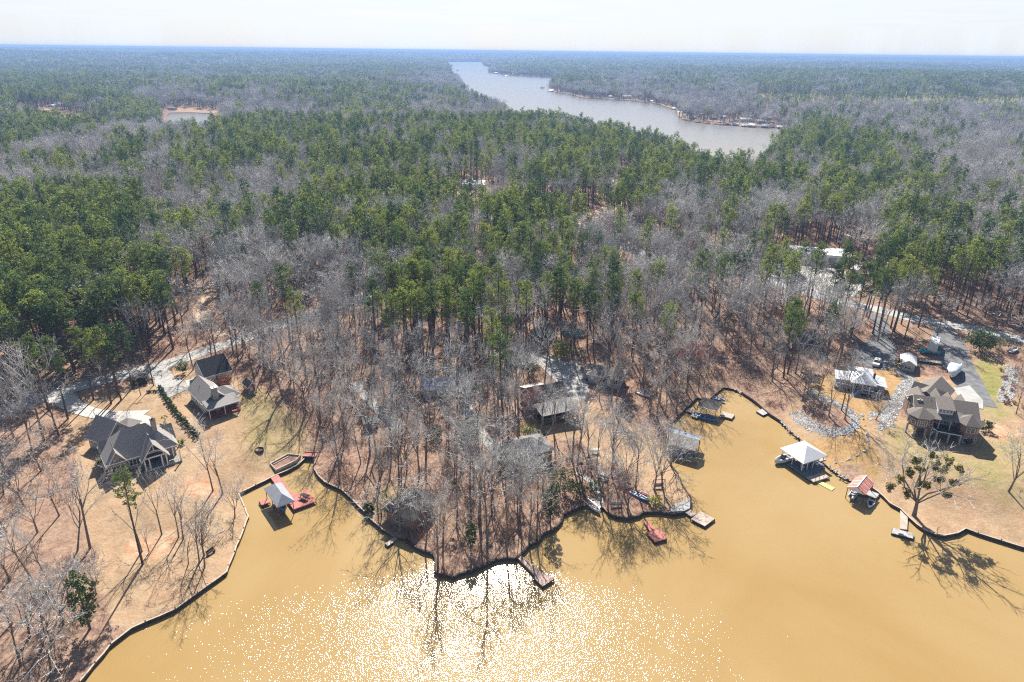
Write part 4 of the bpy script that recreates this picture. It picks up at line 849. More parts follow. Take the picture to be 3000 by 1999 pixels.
b.window(.0, -1.98, 3.9, .8, 1.3, 322.5); b.window(1.9, -2.12, 3.7, 1.9, 1.4, 's', 4); b.window(3.85, -1.26, 3.9, .9, 1.3, 45); b.window(-.62, -.6, 3.9, 1.0, 1.3, 292.5)
for k in range(4): b.window(5.1+k*1.4, 1.18, 3.5, 1.0, 1.9, 's', 2)
for k in range(3): b.window(4.9+k*1.8, 1.18, .1, 1.2, 1.9, 's', 2)
b.window(12.2, -2.32, 3.7, 1.7, 1.4, 's', 2); b.window(11.9, -2.32, .5, 1.3, 1.3, 's', 2); b.window(13.9, -1.75, 3.7, .8, 1.3, 45); b.window(13.9, -1.75, .5, .8, 1.3, 45); b.window(14.22, 3.0, 3.7, 1.2, 1.3, 'e', 2); b.window(14.22, 6.5, 3.7, 1.2, 1.3, 'e', 2)
b.deck([(4.4, -.4), (5.4, -2.6), (10.4, -3.2), (10.4, 1.2), (4.4, 1.2)], 3.0, 'timber_dark', .25, 'balcony'); m_ = MB(); m_.tube((4.4, -.5, 2.95), (5.4, -2.65, 2.95), .14, .14, 4); m_.tube((5.4, -2.65, 2.95), (10.4, -3.25, 2.95), .14, .14, 4); m_.build('balcony_edge', MT['white'], b.t)
b.rail((5.4, -2.6), (10.4, -3.2), 3.0, 1.0, 'dark')
for (u, v) in ((5.4, -2.5), (7.9, -2.8), (10.3, -3.1)): b.column(u, v, -1.5, 2.85, .2, 'stonework')
for (u, v) in ((-.7, -.6), (.8, -2.0), (3.0, -2.0)): b.column(u, v, -1.5, 2.95, .2, 'stonework')
for u in (5.6, 8.0): b.column(u, -1.4, 3.0, 5.9, .12, 'stonework')
m_ = MB(); m_.box(-1.2, 10.8, -3.6, 1.2, -1.4, -.05); m_.build('terrace', MT['concrete'], b.t)
b.chimney(1.9, 4.2, 5, 8.3, 1.1, .8, 'brick', 'timber'); b.walls(1.3, 6.0, 10.2, 14.0, -1.5, 5.0)
b.gable(1.3, 6.2, 8.0, 14.2, 5.0, 7.0, 'v', .3, ends=(0, 0))
fr = (2.3, 14.2, -28); b.walls(.2, 7.2, 0, 11.5, -1.5, 4.3, fr); b.gable(.2, 7.2, 0, 11.5, 4.3, 7.2, 'v', .5, fr=fr)
b.gable(-.4, 3.6, 3.0, 6.4, 4.6, 6.6, 'u', .3, fr=fr, ends=(1, 0)); b.gable(3.6, 7.9, 2.0, 5.4, 4.6, 6.6, 'u', .3, fr=fr, ends=(0, 1)); b.window(3.7, -.02, 5.0, .8, 1.0, 's', fr=fr); b.window(7.95, 3.7, 4.7, .9, 1.0, 'e', fr=fr)
for k in range(3): b.gable(6.2+k*2.9, 8.0+k*2.9, 8.2, 11.6, 6.4, 7.8 if k else 8.6, 'v', .25, ends=(0, 1))
b.vents([(4.2, 3.4, 8.7), (3.0, 7.5, 9.0)]); b.done([(3, 3, 7), (9, 3, 8), (5, 12, 7), (10, 19, 8), (13, 5, 6)])
b.t.scale = (1, 1, .86)
# ------------------------------------------------------------------ K: white-metal-roofed cottage
b = Bld('house', 'cottage with a white metal roof, grey deck and ramp on orange straw', 'house', (98.9, 165.2), -20, 3.9, wall='siding_grey', roof='metal_white')
b.walls(-6.0, -.2, 3.0, 12.4, -1, 3.0); b.hip(-6.0, -.4, 2.2, 12.6, 3.0, 4.6, .5, fascia=True); b.walls(-9.8, -5.9, 4.4, 7.8, -1, 2.6); b.slab([(-10.2, 3.6, 2.75), (-5.6, 3.6, 2.85), (-5.6, 8.4, 3.5), (-10.2, 8.4, 3.4)], t=.12)
b.walls(-.2, 2.4, 3.6, 9.2, -1, 2.6); b.slab([(-.6, 3.0, 3.1), (2.9, 2.6, 2.6), (2.9, 9.4, 2.6), (-.6, 9.8, 3.3)], t=.12)
b.deck([(-10.2, 2.6), (-6.0, 2.2), (-6.0, 4.4), (-10.2, 4.6)], 1.0, 'slate_deck', posts=[(-10, 2.8), (-6.2, 2.5)]); b.deck([(-3.6, .6), (.2, 0), (1.6, 3.6), (-3.4, 3.0)], 1.0, 'slate_deck', posts=[(-3.4, .8), (0, .2), (1.4, 3.0)])
b.rail((-3.3, .6), (.2, .05), 1.0, .95); b.rail((.2, .05), (1.5, 3.4), 1.0, .95); b.rail((-10.1, 2.7), (-6.1, 2.3), 1.0, .95); b.rail((-10.1, 2.7), (-10.1, 4.4), 1.0, .95)
m_ = MB(); m_.hexa([(-5.9, -2.4, -.3), (-3.7, -2.6, -.3), (-3.5, 2.2, .8), (-5.7, 2.4, .8)], [(-5.9, -2.4, -.1), (-3.7, -2.6, -.1), (-3.5, 2.2, 1.0), (-5.7, 2.4, 1.0)]); m_.build('ramp', MT['slate_deck'], b.t)
for u, v in ((-5.6, 1.6), (-3.4, 1.4), (-1.7, .6)): b.column(u, v, -.5, 2.9, .07)
b.window(-4.8, 2.98, 1.2, 1.4, 1.2, 's', 2); b.window(-2.2, 2.98, 1.2, 1.4, 1.2, 's', 2); b.window(1.2, 3.58, 1.1, 1.0, .9, 's', 2); b.window(-8, 4.38, 1.1, 1.6, 1.1, 's', 2); b.chimney(-.3, 6, 2.5, 4.6, .5, .5, 'dark', 'dark'); b.done([(-3, 7, 7), (-8, 6, 4), (1, 5, 4), (-3, 1, 4)])
# ------------------------------------------------------------------ L: white shed by the yard, carport look
b = Bld('shed', 'white-roofed garden shed with an open lean-to, beside the dark gravel yard', 'shed', G(2636,1085)[:2], -28, G(2636,1085)[2], wall='siding_grey', roof='metal_white')
b.walls(0, 3.6, 0, 6.5, -.5, 2.5); b.gable(0, 3.6, 0, 6.5, 2.5, 3.5, 'v', .35); b.window(1.8, -.02, .9, 1.6, 1.1, 's', 2); b.door(3.62, 2.0, 0, .9, 2.0, 'e'); b.done([(1.8, 3, 4)])
# ------------------------------------------------------------------ F: brown house in the central clearing
b = Bld('house', 'brown house with dark grey gable roof and pale rear porch roof in the central clearing', 'house', G(1576,1238)[:2], 24, G(1576,1238)[2]+.6, wall='siding_brown', roof='shingle_dark')
b.walls(0, 9.8, 2.4, 10.5, -1.5, 3.1); b.gable(0, 9.8, 2.4, 10.5, 3.1, 6.2, 'u', .5)
m_ = MB(); m_.slab([(-.2, -2.6, 2.5), (11.0, -2.6, 2.5), (10.3, 2.4, 3.5), (-.2, 2.4, 3.5)], .14); m_.build('porch_roof', MT['shingle'], b.t)
b.deck([(.2, -2.2), (10.6, -2.2), (10.2, 2.4), (.2, 2.4)], .3, 'timber_dark', posts=[(.4, -2), (5, -2), (10.4, -2)])
for u in (.3, 3.7, 7.1, 10.5): b.column(u, -2.2, -1.2, 2.4, .09, 'timber')
b.rail((.3, -2.2), (10.5, -2.2), .3, .95, 'timber'); b.window(-.02, 5, 1.2, 1.2, 1.2, 'w', 2); b.window(-.02, 8.2, 1.2, 1.2, 1.2, 'w', 2); b.window(-.02, 6.4, 4.0, .9, .9, 'w')
for u in (2, 5, 8): b.window(u, 2.38, .9, 1.4, 1.3, 's', 2)
b.walls(1.2, 6.5, 10.5, 13.6, -1.5, 2.7); m_ = MB(); m_.slab([(.9, 10.4, 4.2), (6.9, 10.4, 4.2), (6.9, 14.0, 3.0), (.9, 14.0, 3.0)], .14); m_.build('rear_roof', MT['metal_tan'], b.t); b.done([(5, 4, 8), (5, 10, 6), (5, -1, 5), (5, -6, 6), (0, -4, 5)])
# ------------------------------------------------------------------ G: long grey-roofed house behind trees
b = Bld('house', 'long low house with grey hip roof half hidden by bare trees, right of the brown house', 'house', G(1722,1122)[:2], -22, G(1722,1122)[2]+.1, wall='siding_grey', roof='shingle_brown')
b.walls(0, 9.2, .2, 6.6, -1, 2.6); b.hip(0, 9.2, .2, 6.6, 2.6, 4.4, .5); b.walls(-2.0, 0, 2.2, 6.2, -1, 2.6); b.slab([(-2.4, 1.8, 2.7), (.3, 1.8, 3.2), (.3, 6.6, 3.2), (-2.4, 6.6, 2.7)], t=.12)
for u in (1.6, 4.2, 7.9): b.window(u, .18, 1.0, 1.3, 1.2, 's', 2)
b.door(6.1, .18, 0, .9, 2.1, 's'); b.done([(3, 4, 5), (9, 4, 5)])
# ------------------------------------------------------------------ I: grey hip roof low in the trees
b = Bld('house', 'low cabin with grey hip roof among trees left of the boat ramp', 'house', G(1500,1372)[:2], 22, G(1500,1372)[2]+.2, wall='siding_brown', roof='shingle')
b.walls(0, 10, 0, 7, -1.2, 2.7); b.hip(0, 10, 0, 7, 2.7, 4.6, .5); b.window(2, -.02, .9, 1.4, 1.2, 's', 2); b.window(6, -.02, .9, 1.4, 1.2, 's', 2); b.door(4, -.02, 0, .9, 2.1, 's'); b.done([(3, 3, 5), (7.5, 3, 5)])
# ------------------------------------------------------------------ H: waterfront cabin with dark round-ended roof over the boat slip
b = Bld('waterfront_house', 'dark-shingled waterfront cabin overhanging the water with a boat slip below, left of the wooded point', 'house', G(1128,1530)[:2], -30, .7, wall='siding_brown', roof='shingle_dark')
b.walls(.2, 7.0, .4, 6.6, -.7, 3.2); b.poly([(.2, 6.6), (7.0, 6.6), (6.2, 8.4), (3.6, 9.2), (1.0, 8.4)], -.7, 3.2)
E6 = [(-.4, -.3), (7.6, -.3), (7.6, 6.8), (6.6, 9.0), (3.6, 9.9), (.6, 9.0), (-.4, 6.8)]; rA, rB = (3.6, 3.4, 5.3), (3.6, 6.4, 5.3)
for i in range(7):
    a, c_ = E6[i], E6[(i+1) % 7]; ap = [rA] if i == 0 else ([rB, rA] if i == 1 else ([rB] if i < 6 else [rA, rB])); b.slab([(a[0], a[1], 3.3), (c_[0], c_[1], 3.3)]+ap, t=.15)
b.deck([(-1.6, .6), (.2, .6), (.2, 5), (-1.6, 5)], 2.4, 'timber', posts=[(-1.5, .7), (-1.5, 4.9)]); b.rail((-1.6, .6), (-1.6, 5), 2.4, .9, 'timber'); b.window(3.6, .38, 1.3, 1.8, 1.2, 's', 2); b.window(.18, 2.5, .8, 1.3, 1.2, 'w', 2); b.door(.18, 4.2, .2, .9, 2.0, 'w'); b.done([(3.5, 3, 5.2), (3.6, 7, 4)])
# ------------------------------------------------------------------ J: blue metal roof between the lanes
b = Bld('house', 'small cabin with a faded blue metal roof in the trees between the gravel lanes', 'house', G(1240,1165)[:2], 12, G(1240,1165)[2], wall='siding_grey', roof='metal_blue')
b.walls(0, 9, 0, 6, -.8, 2.6); b.gable(0, 9, 0, 6, 2.6, 4.0, 'u', .4); b.window(2, -.02, .9, 1.2, 1.1, 's', 2); b.window(6.5, -.02, .9, 1.2, 1.1, 's', 2); b.door(4.3, -.02, 0, .9, 2.0, 's'); b.done([(4.5, 3, 5.5)])
b = Bld('shed', 'dark slate roofed outbuilding at the left end of the pale gravel yard', 'shed', G(1485,1068)[:2], 8, G(1485,1068)[2], wall='siding_grey', roof='shingle_dark')
b.walls(0, 4.6, 0, 4, -.6, 2.4); b.gable(0, 4.6, 0, 4, 2.4, 3.6, 'u', .3); b.door(2.2, -.02, 0, 2.0, 2.0, 's', name='garage_door'); b.done([(2, 2, 4)])
b = Bld('barn', 'dark open barn in deep shade under trees left of the white-roofed cottage', 'barn', G(2318,1022)[:2], -22, G(2318,1022)[2], wall='siding_brown', roof='shingle_dark')
b.walls(0, 8, 0, 7, -.6, 2.8); b.gable(0, 8, 0, 7, 2.8, 4.8, 'u', .5); b.door(4, -.02, 0, 3.2, 2.4, 's', 'dark', name='barn_door'); b.window(1.3, -.02, 1, 1, 1, 's'); b.done([(4, 3.5, 5.5)])
# white building behind the parking lot
b = Bld('roadside_building', 'long white flat-roofed building behind the paved lot in the right wood', 'building', G(2318,768)[:2], -14, G(2318,768)[2], wall='white', roof='membrane')
b.walls(0, 24, 0, 10, -1, 4.2); b.slab([(-.4, -.4, 4.35), (24.4, -.4, 4.35), (24.4, 10.4, 4.9), (-.4, 10.4, 4.9)], t=.2)
for k in range(5): b.door(3+k*4.5, -.02, 0, 3, 3.2, 's', 'siding_grey', name='roller_door')
b.done([(5, 5, 9), (14, 5, 9), (21, 5, 8)])
# ------------------------------------------------------------------ docks and boathouses (positions on the water plane)
def wl(O, ang, p):   # world -> local
    a = math.radians(ang); dx_, dy_ = p[0]-O[0], p[1]-O[1]; return (dx_*math.cos(a)+dy_*math.sin(a), -dx_*math.sin(a)+dy_*math.cos(a))
def deckpart(t, P, z, mt_, name='deck', th=.28, pil=True, ph=0.0):
    mb = MB(); mb.hexa([(a, b, z-th) for a, b in P], [(a, b, z) for a, b in P]); o = mb.build(name, mt_, t)
    if pil:
        for (a, b) in P: m_ = MB(); m_.tube((a, b, -1.5), (a, b, z-th if ph == 0 else z+ph), .11, .11, 7); m_.build('piling', MT['timber_dark'], t)
    return o
def hull(L_=5.0, w=2.0, h=.8, z0=0.0, stern=.85, nb=9):
    """closed boat shell: rounded bow at +x, transom at -x, with an open well"""
    mb = MB(); rows = []
    for i in range(nb+1):
        t = i/nb; x = -L_/2+L_*t; ww = w/2*(stern+(1-stern)*min(1, t*2.2))*(1 if t < .45 else max(.03, math.cos((t-.45)/.55*math.pi/2)**.75)); sh = h*(1+.22*t*t)
        rows.append([(x, -ww, z0+sh), (x*1.0, -ww*.82, z0+.12*h), (x, 0, z0+(.0 if t < .8 else (t-.8)*h*1.6)), (x, ww*.82, z0+.12*h), (x, ww, z0+sh), (x, ww*.8, z0+sh*.98), (x, ww*.7, z0+h*.42), (x, -ww*.7, z0+h*.42), (x, -ww*.8, z0+sh*.98)])
    n = 9; mb.v = [p for r_ in rows for p in r_]
    for i in range(nb):
        for j in range(n): mb.f.append((i*n+j, (i+1)*n+j, (i+1)*n+(j+1) % n, i*n+(j+1) % n)); mb.m.append(0)
    mb.f.append(tuple(range(n))); mb.m.append(0); mb.f.append(tuple(nb*n+k for k in reversed(range(n)))); mb.m.append(0); return mb
MT['hull_white'] = mat('hull_white', (0.74, 0.75, 0.76), 0.3, 0.03, 1, spec=.5)
MT['hull_aqua'] = mat('hull_aqua', (0.05, 0.38, 0.46), 0.35, 0.05, 1, spec=.5)
MT['hull_blue'] = mat('hull_blue', (0.12, 0.22, 0.42), 0.35, 0.05, 1, spec=.5)
MT['hull_green'] = mat('hull_green', (0.20, 0.30, 0.33), 0.5, 0.1, 1)
MT['hull_red'] = mat('hull_red', (0.55, 0.07, 0.05), 0.35, 0.05, 1, spec=.5)
MT['vinyl'] = mat('vinyl', (0.45, 0.45, 0.47), 0.6, 0.05, 1)
MT['tarp'] = mat('tarp', (0.62, 0.67, 0.76), 0.35, 0.25, 1.2, bump=.5, spec=.5)
MT['yellow_foam'] = mat('yellow_foam', (0.72, 0.68, 0.22), 0.8, 0.12, .8)
MT['orange_paint'] = mat('orange_paint', (0.75, 0.32, 0.02), 0.4, 0.05, 1, spec=.5)
def boat(name, label, cat, x, y, z, rz, L_=5.0, w=2.0, h=.8, m_='hull_white', seats=2, motor=True, screen=False, group=None, console=False):
    t = thing(name, label, cat, (x, y, z), rz, group); hull(L_, w, h).build('hull', MT[m_], t)
    for k in range(seats): mb = MB(); mb.box(-L_*.28+k*L_*.22, -L_*.28+k*L_*.22+.35, -w*.33, w*.33, h*.42, h*.8); mb.build('seat', MT['vinyl'], t)
    if console: mb = MB(); mb.box(.1, .5, -w*.2, w*.2, h*.42, h*1.25); mb.hexa([(.3, -w*.22, h*1.25), (.5, -w*.22, h*1.25), (.5, w*.22, h*1.25), (.3, w*.22, h*1.25)], [(.2, -w*.2, h*1.7), (.25, -w*.2, h*1.7), (.25, w*.2, h*1.7), (.2, w*.2, h*1.7)]); mb.build('console', MT['dark'], t)
    if screen: mb = MB(); mb.slab([(.2, -w*.36, h*1.6), (.7, -w*.3, h*1.1), (.7, w*.3, h*1.1), (.2, w*.36, h*1.6)], .03); mb.build('windscreen', MT['glass'], t)
    if motor: mb = MB(); mb.box(-L_/2-.35, -L_/2-.02, -.16, .16, h*.7, h*1.35); mb.box(-L_/2-.25, -L_/2-.1, -.06, .06, -.2, h*.7); mb.build('outboard_motor', MT['dark'], t)
    return t
def canopy_roof(t, P, ze, ridge, zr, mt_, th=.14, name='roof', axis_long=True):
    """P four eave corners, ridge two points"""
    mb = MB(); a, b_, c_, d = P; r1, r2 = ridge
    for S in ([a, b_, r2, r1], [c_, d, r1, r2]): mb.slab([(*S[0], ze), (*S[1], ze), (*S[2], zr), (*S[3], zr)], th)
    if ridge[0] != 'g':
        mb.slab([(*b_, ze), (*c_, ze), (*r2, zr)], th); mb.slab([(*d, ze), (*a, ze), (*r1, zr)], th)
    return mb.build(name, mt_, t)
# left grey hip roof boathouse with red decks: local x along the walkway (towards the water), origin at shore end
O = Wp(803, 1394, .7); ANG = -53
t = thing('boathouse', 'boathouse with a grey metal hip roof over a red walkway, in the left cove', 'boathouse', (O[0], O[1], 0), math.radians(ANG))
deckpart(t, [(0, -.9), (14.6, -.9), (14.6, .9), (0, .9)], .7, MT['red_deck'], 'walkway')
deckpart(t, [(9.6, .92), (14.6, .92), (14.6, 4.0), (9.6, 4.0)], .69, MT['red_deck'], 'swim_deck')
deckpart(t, [(7.4, -5.8), (9.2, -5.8), (9.2, -4.1), (7.4, -4.1)], .68, MT['red_deck'], 'landing')
canopy_roof(t, [(7.1, -4.4), (15.4, -4.4), (15.4, -.6), (7.1, -.6)], 3.15, [(9.0, -2.5), (13.5, -2.5)], 4.7, MT['metal_grey'])
for (a, b_) in ((7.5, -4.1), (11.2, -4.1), (15, -4.1), (7.5, -.95), (15, -.95), (11.2, -.95)): mb = MB(); mb.tube((a, b_, -1.5), (a, b_, 3.2), .09, .09, 6); mb.build('post', MT['redwood'], t)
mb = MB(); mb.tube((15, -4.1, 2.4), (15, -.95, 2.4), .07, .07, 4); mb.tube((7.5, -4.1, 2.9), (15, -4.1, 2.9), .07, .07, 4); mb.build('crossbeam', MT['timber_dark'], t)
ra = math.radians(ANG)
def L2W(O, ra, a, b_): return (O[0]+a*math.cos(ra)-b_*math.sin(ra), O[1]+a*math.sin(ra)+b_*math.cos(ra))
p = L2W(O, ra, 11.6, -2.6); boat('motorboat', 'dark motorboat lifted under the grey roof of the left boathouse', 'boat', p[0], p[1], .5, ra, 5.6, 2.1, .8, 'hull_blue', screen=True)
p = L2W(O, ra, 12.2, 2.4)
def picnic(label, x, y, z, rz, mt_='timber_dark', group=None, s=1.0):
    t = thing('picnic_table', label, 'picnic table', (x, y, z), rz, group); t.scale = (s, s, s); mb = MB(); mb.box(-.9, .9, -.38, .38, .70, .76); mb.build('tabletop', MT[mt_], t)
    for sg in (-1, 1): mb = MB(); mb.box(-.9, .9, sg*.72-.13, sg*.72+.13, .42, .46); mb.build('bench', MT[mt_], t)
    for x_ in (-.65, .65): mb = MB(); mb.box(x_-.04, x_+.04, -.8, .8, .37, .415); mb.tube((x_, -.62, 0), (x_, -.22, .7), .04, .04, 4); mb.tube((x_, .62, 0), (x_, .22, .7), .04, .04, 4); mb.build('leg_frame', MT[mt_], t)
picnic('dark picnic table on the red swim deck of the left boathouse', p[0], p[1], .70, ra+.5, 'timber_dark', s=1.1)
O2 = Wp(893, 1334, .7); t = thing('footbridge', 'short red footbridge across the head of the left cove', 'footbridge', (O2[0], O2[1], 0), math.radians(-3))
mb = MB(); mb.box(-.2, 2.9, -1.0, .9, .80, .98); mb.build('deck', MT['red_deck'], t)
for sg in (-1.05, .85): mb = MB(); mb.box(-.2, 2.9, sg, sg+.1, .982, 1.2); mb.build('kerb_beam', MT['timber'], t)
# white hip roof pavilion
O = Wp(2285, 1313, 3.2); ANG = 24.5
t = thing('boathouse', 'open boathouse with a large white pyramid roof and grey decks', 'boathouse', (O[0], O[1], 0), math.radians(ANG)); ra = math.radians(ANG)
P = [wl(O, ANG, Wp(x, y, 3.2)) for x, y in ((2354.2, 1359.8), (2425, 1335.5), (2356.8, 1291.5), (2285.3, 1313.2))]
canopy_roof(t, [P[3], P[0], P[1], P[2]], 3.2, [((P[3][0]+P[1][0])/2, (P[3][1]+P[1][1])/2+.5), ((P[3][0]+P[1][0])/2, (P[3][1]+P[1][1])/2-.5)], 5.3, MT['membrane'])
for (a, b_) in ((.7, -.5), (.7, -3.6), (.7, -6.6), (4.0, -6.7), (7.3, -6.6), (7.3, -.6), (7.3, -3.6), (5.7, -6.65), (2.3, -6.65)): mb = MB(); mb.tube((a, b_, -.5), (a, b_, 3.1), .11, .11, 8); mb.build('post', MT['white'], t)
deckpart(t, [(-.1, -2.9), (-.1, -9.0), (4.6, -9.0), (4.6, -8.0), (7.6, -7.0), (7.6, -2.9)], .62, MT['slate_deck'], 'deck')
deckpart(t, [(-.1, -9.02), (-.1, -11.0), (4.8, -11.0), (4.8, -9.02)], .61, MT['tan_deck'], 'swim_deck')
deckpart(t, [(7.62, -3.0), (7.62, -5.6), (9.6, -5.6), (9.6, -3.0)], .85, MT['tan_deck'], 'landing')
for k in range(4): mb = MB(); mb.tube((.6+k*1.3, -10.8, .6), (.6+k*1.3, -10.8, 1.4), .05, .05, 6); mb.build('mooring_post', MT['timber_dark'], t)
for (a, b_) in ((1.6, -6.0), (5.9, -6.1)): mb = MB(); mb.box(a, a+.6, b_, b_+.6, .62, 1.05); mb.box(a, a+.6, b_+.5, b_+.6, 1.05, 1.6); mb.build('deck_chair', MT['white'], t)
p = L2W(O, ra, .6, -1.3); boat('motorboat', 'white motorboat with blue seats poking out from under the white roof', 'boat', p[0], p[1], .25, ra+math.pi, 6.0, 2.3, .9, 'hull_white', screen=True, console=True)
q = [Wp(x, y, .1) for x, y in ((2386, 1411), (2394, 1405), (2445.5, 1430), (2437, 1438))]
t = thing('swim_mat', 'pale yellow floating swim mat tied to the white-roofed boathouse', 'floating mat', (q[0][0], q[0][1], 0)); mb = MB(); mb.hexa([(a-q[0][0], b_-q[0][1], .02) for a, b_ in (q[0], q[3], q[2], q[1])], [(a-q[0][0], b_-q[0][1], .14) for a, b_ in (q[0], q[3], q[2], q[1])]); mb.build('foam_mat', MT['yellow_foam'], t)
mb = MB(); a0 = np.array(q[0])-np.array(q[0]); b0 = np.array(q[1])-np.array(q[0]); mb.tube((a0[0], a0[1], .16), (b0[0], b0[1], .16), .05, .05, 6); mb.build('edge_roll', MT['white'], t)
# red-striped gable boathouse
O = Wp(2480.5, 1428.6, 2.8); ANG = 47
t = thing('boathouse', 'small boathouse with a rusty red and white striped gable roof', 'boathouse', (O[0], O[1], 0), math.radians(ANG)); ra = math.radians(ANG)
W2 = 3.9; L2 = 6.1
for sg, (b0_, b1_) in enumerate(((0, -W2/2), (-W2, -W2/2))):
    for k in range(11):
        x0, x1 = L2*k/11, L2*(k+1)/11; mb = MB()
        # ribbed sheets: one rusty red panel and one narrow pale strip each
    mb = MB(); 
    for k in range(12):
        x0, x1 = L2*k/12, L2*(k+1)/12; xm = x0+(x1-x0)*(.80 if (k*7+sg) % 3 else .62)
        for (xa, xb, mi) in ((x0, xm, 0), (xm, x1, 1)):
            S = [(xa, b0_, 2.8), (xb, b0_, 2.8), (xb, b1_, 3.9), (xa, b1_, 3.9)]; mb.slab(S if sg else S, .07, mi)
    mb.build('roof', [MT['rust_red'], MT['metal_white']], t)
mb = MB(); mb.hexa([(-.05, -W2/2-.15, 3.88), (L2+.05, -W2/2-.15, 3.88), (L2+.05, -W2/2+.15, 3.88), (-.05, -W2/2+.15, 3.88)], [(-.05, -W2/2-.1, 3.95), (L2+.05, -W2/2-.1, 3.95), (L2+.05, -W2/2+.1, 3.95), (-.05, -W2/2+.1, 3.95)]); mb.build('ridge_cap', MT['white'], t)
mb = MB(); mb.hexa([(.02, -.1, 2.62), (.02, -W2+.1, 2.62), (.02, -W2/2, 3.75)], [(.1, -.1, 2.62), (.1, -W2+.1, 2.62), (.1, -W2/2, 3.75)]); mb.build('gable_board', MT['white'], t)
for (a, b_) in ((.2, -.2), (.2, -W2+.2), (L2-.2, -.2), (L2-.2, -W2+.2)): mb = MB(); mb.tube((a, b_, -1.2), (a, b_, 2.8), .08, .08, 6); mb.build('post', MT['timber_dark'], t)
deckpart(t, [(3.9, -5.3), (L2, -5.3), (L2, 0), (3.9, 0)], .6, MT['grey_deck'], 'deck')
p = L2W(O, ra, 2.3, -1.3); boat('pontoon_boat', 'small grey boat on the lift below the red-striped roof', 'boat', p[0], p[1], .55, ra, 4.6, 1.6, .6, 'hull_white', motor=True)
p = L2W(O, ra, 1.5, -5.0); boat('jet_boat', 'small white jet boat with green trim moored beside the red-striped boathouse', 'boat', p[0], p[1], .05, ra+math.pi+.1, 3.4, 1.5, .6, 'hull_white', seats=1, motor=False, console=True)
# dark-roofed boathouse at the inlet
px_ = lambda a, c_, z=.6: Wp(1900+a*.1703, 1080+c_*.1703, z)
O = px_(830, 640, 2.8); c2 = px_(1170, 735, 2.8); ANG = math.degrees(math.atan2(c2[1]-O[1], c2[0]-O[0])); Lr = math.hypot(c2[0]-O[0], c2[1]-O[1]); ra = math.radians(ANG)
t = thing('boathouse', 'boathouse with a flat dark leaf-strewn roof at the narrow inlet', 'boathouse', (O[0], O[1], 0), ra)
mb = MB(); mb.slab([(0, 0, 2.8), (Lr, 0, 2.8), (Lr, 5.2, 3.1), (0, 5.2, 3.1)], .18); mb.build('roof', MT['shingle_dark'], t)
mb = MB(); mb.tube((0, -.05, 2.78), (Lr, -.05, 2.78), .07, .07, 4); mb.build('fascia', MT['white'], t)
for (a, b_) in ((.2, .2), (Lr-.2, .2), (Lr-.2, 5), (.2, 5), (Lr/2, .2)): mb = MB(); mb.tube((a, b_, -1.2), (a, b_, 2.7), .08, .08, 6); mb.build('post', MT['timber_dark'], t)
deckpart(t, [(-2.6, -.2), (.2, -.6), (.2, 1.4), (-2.4, 1.6)], .6, MT['tan_deck'], 'walkway'); deckpart(t, [(-.6, -2.2), (1.2, -2.4), (1.2, -.7), (-.6, -.65)], .6, MT['grey_deck'], 'landing')
deckpart(t, [(Lr+.4, 2.4), (Lr+3.6, 2.4), (Lr+3.6, 5.0), (Lr+.4, 5.0)], .62, MT['tan_deck'], 'swim_deck')
p = L2W(O, ra, Lr*.55, -.6); boat('pontoon_boat', 'blue and white pontoon boat moored in front of the dark-roofed boathouse', 'boat', p[0], p[1], .05, ra, 6.0, 2.3, .7, 'hull_blue', seats=3)
p = px_(1210, 540, .4); boat('rowboat', 'small blue boat pulled up behind the dark-roofed boathouse', 'boat', p[0], p[1], .3, ra, 3.4, 1.4, .5, 'hull_blue', motor=False)
# grey-roofed boathouse below, with a blue roof behind it
O = px_(330, 1290, 3.0); c2 = px_(800, 1420, 3.0); ANG = math.degrees(math.atan2(c2[1]-O[1], c2[0]-O[0])); Lr = math.hypot(c2[0]-O[0], c2[1]-O[1]); ra = math.radians(ANG)
t = thing('boathouse', 'long boathouse with pale grey roof and blue rear roof beside the peninsula', 'boathouse', (O[0], O[1], 0), ra)
mb = MB(); mb.slab([(0, 0, 3.0), (Lr, 0, 3.0), (Lr, 3.4, 4.3), (0, 3.4, 4.3)], .14); mb.slab([(0, 3.4, 4.3), (Lr, 3.4, 4.3), (Lr, 5.4, 3.5), (0, 5.4, 3.5)], .14); mb.build('roof', MT['shingle'], t)
mb = MB(); mb.slab([(-2.0, 5.5, 3.3), (Lr-.4, 5.5, 3.3), (Lr-.4, 7.6, 2.9), (-2.0, 7.6, 2.9)], .12); mb.build('rear_roof', MT['metal_blue'], t)
mb = MB(); mb.box(.3, Lr*.35, .4, 5.0, -.5, 2.9); mb.build('wall', MT['siding_grey'], t)
for (a, b_) in ((.2, .3), (Lr-.3, .3), (Lr-.3, 5.1), (Lr*.6, .3), (Lr-.7, 7.3)): mb = MB(); mb.tube((a, b_, -1.2), (a, b_, 3.0), .09, .09, 6); mb.build('post', MT['dark'], t)
deckpart(t, [(0, .5), (Lr-.6, .5), (Lr-.6, 2.0), (0, 2.0)], .6, MT['grey_deck'], 'deck'); EXC.append((*L2W(O, ra, 3, 3), 4))
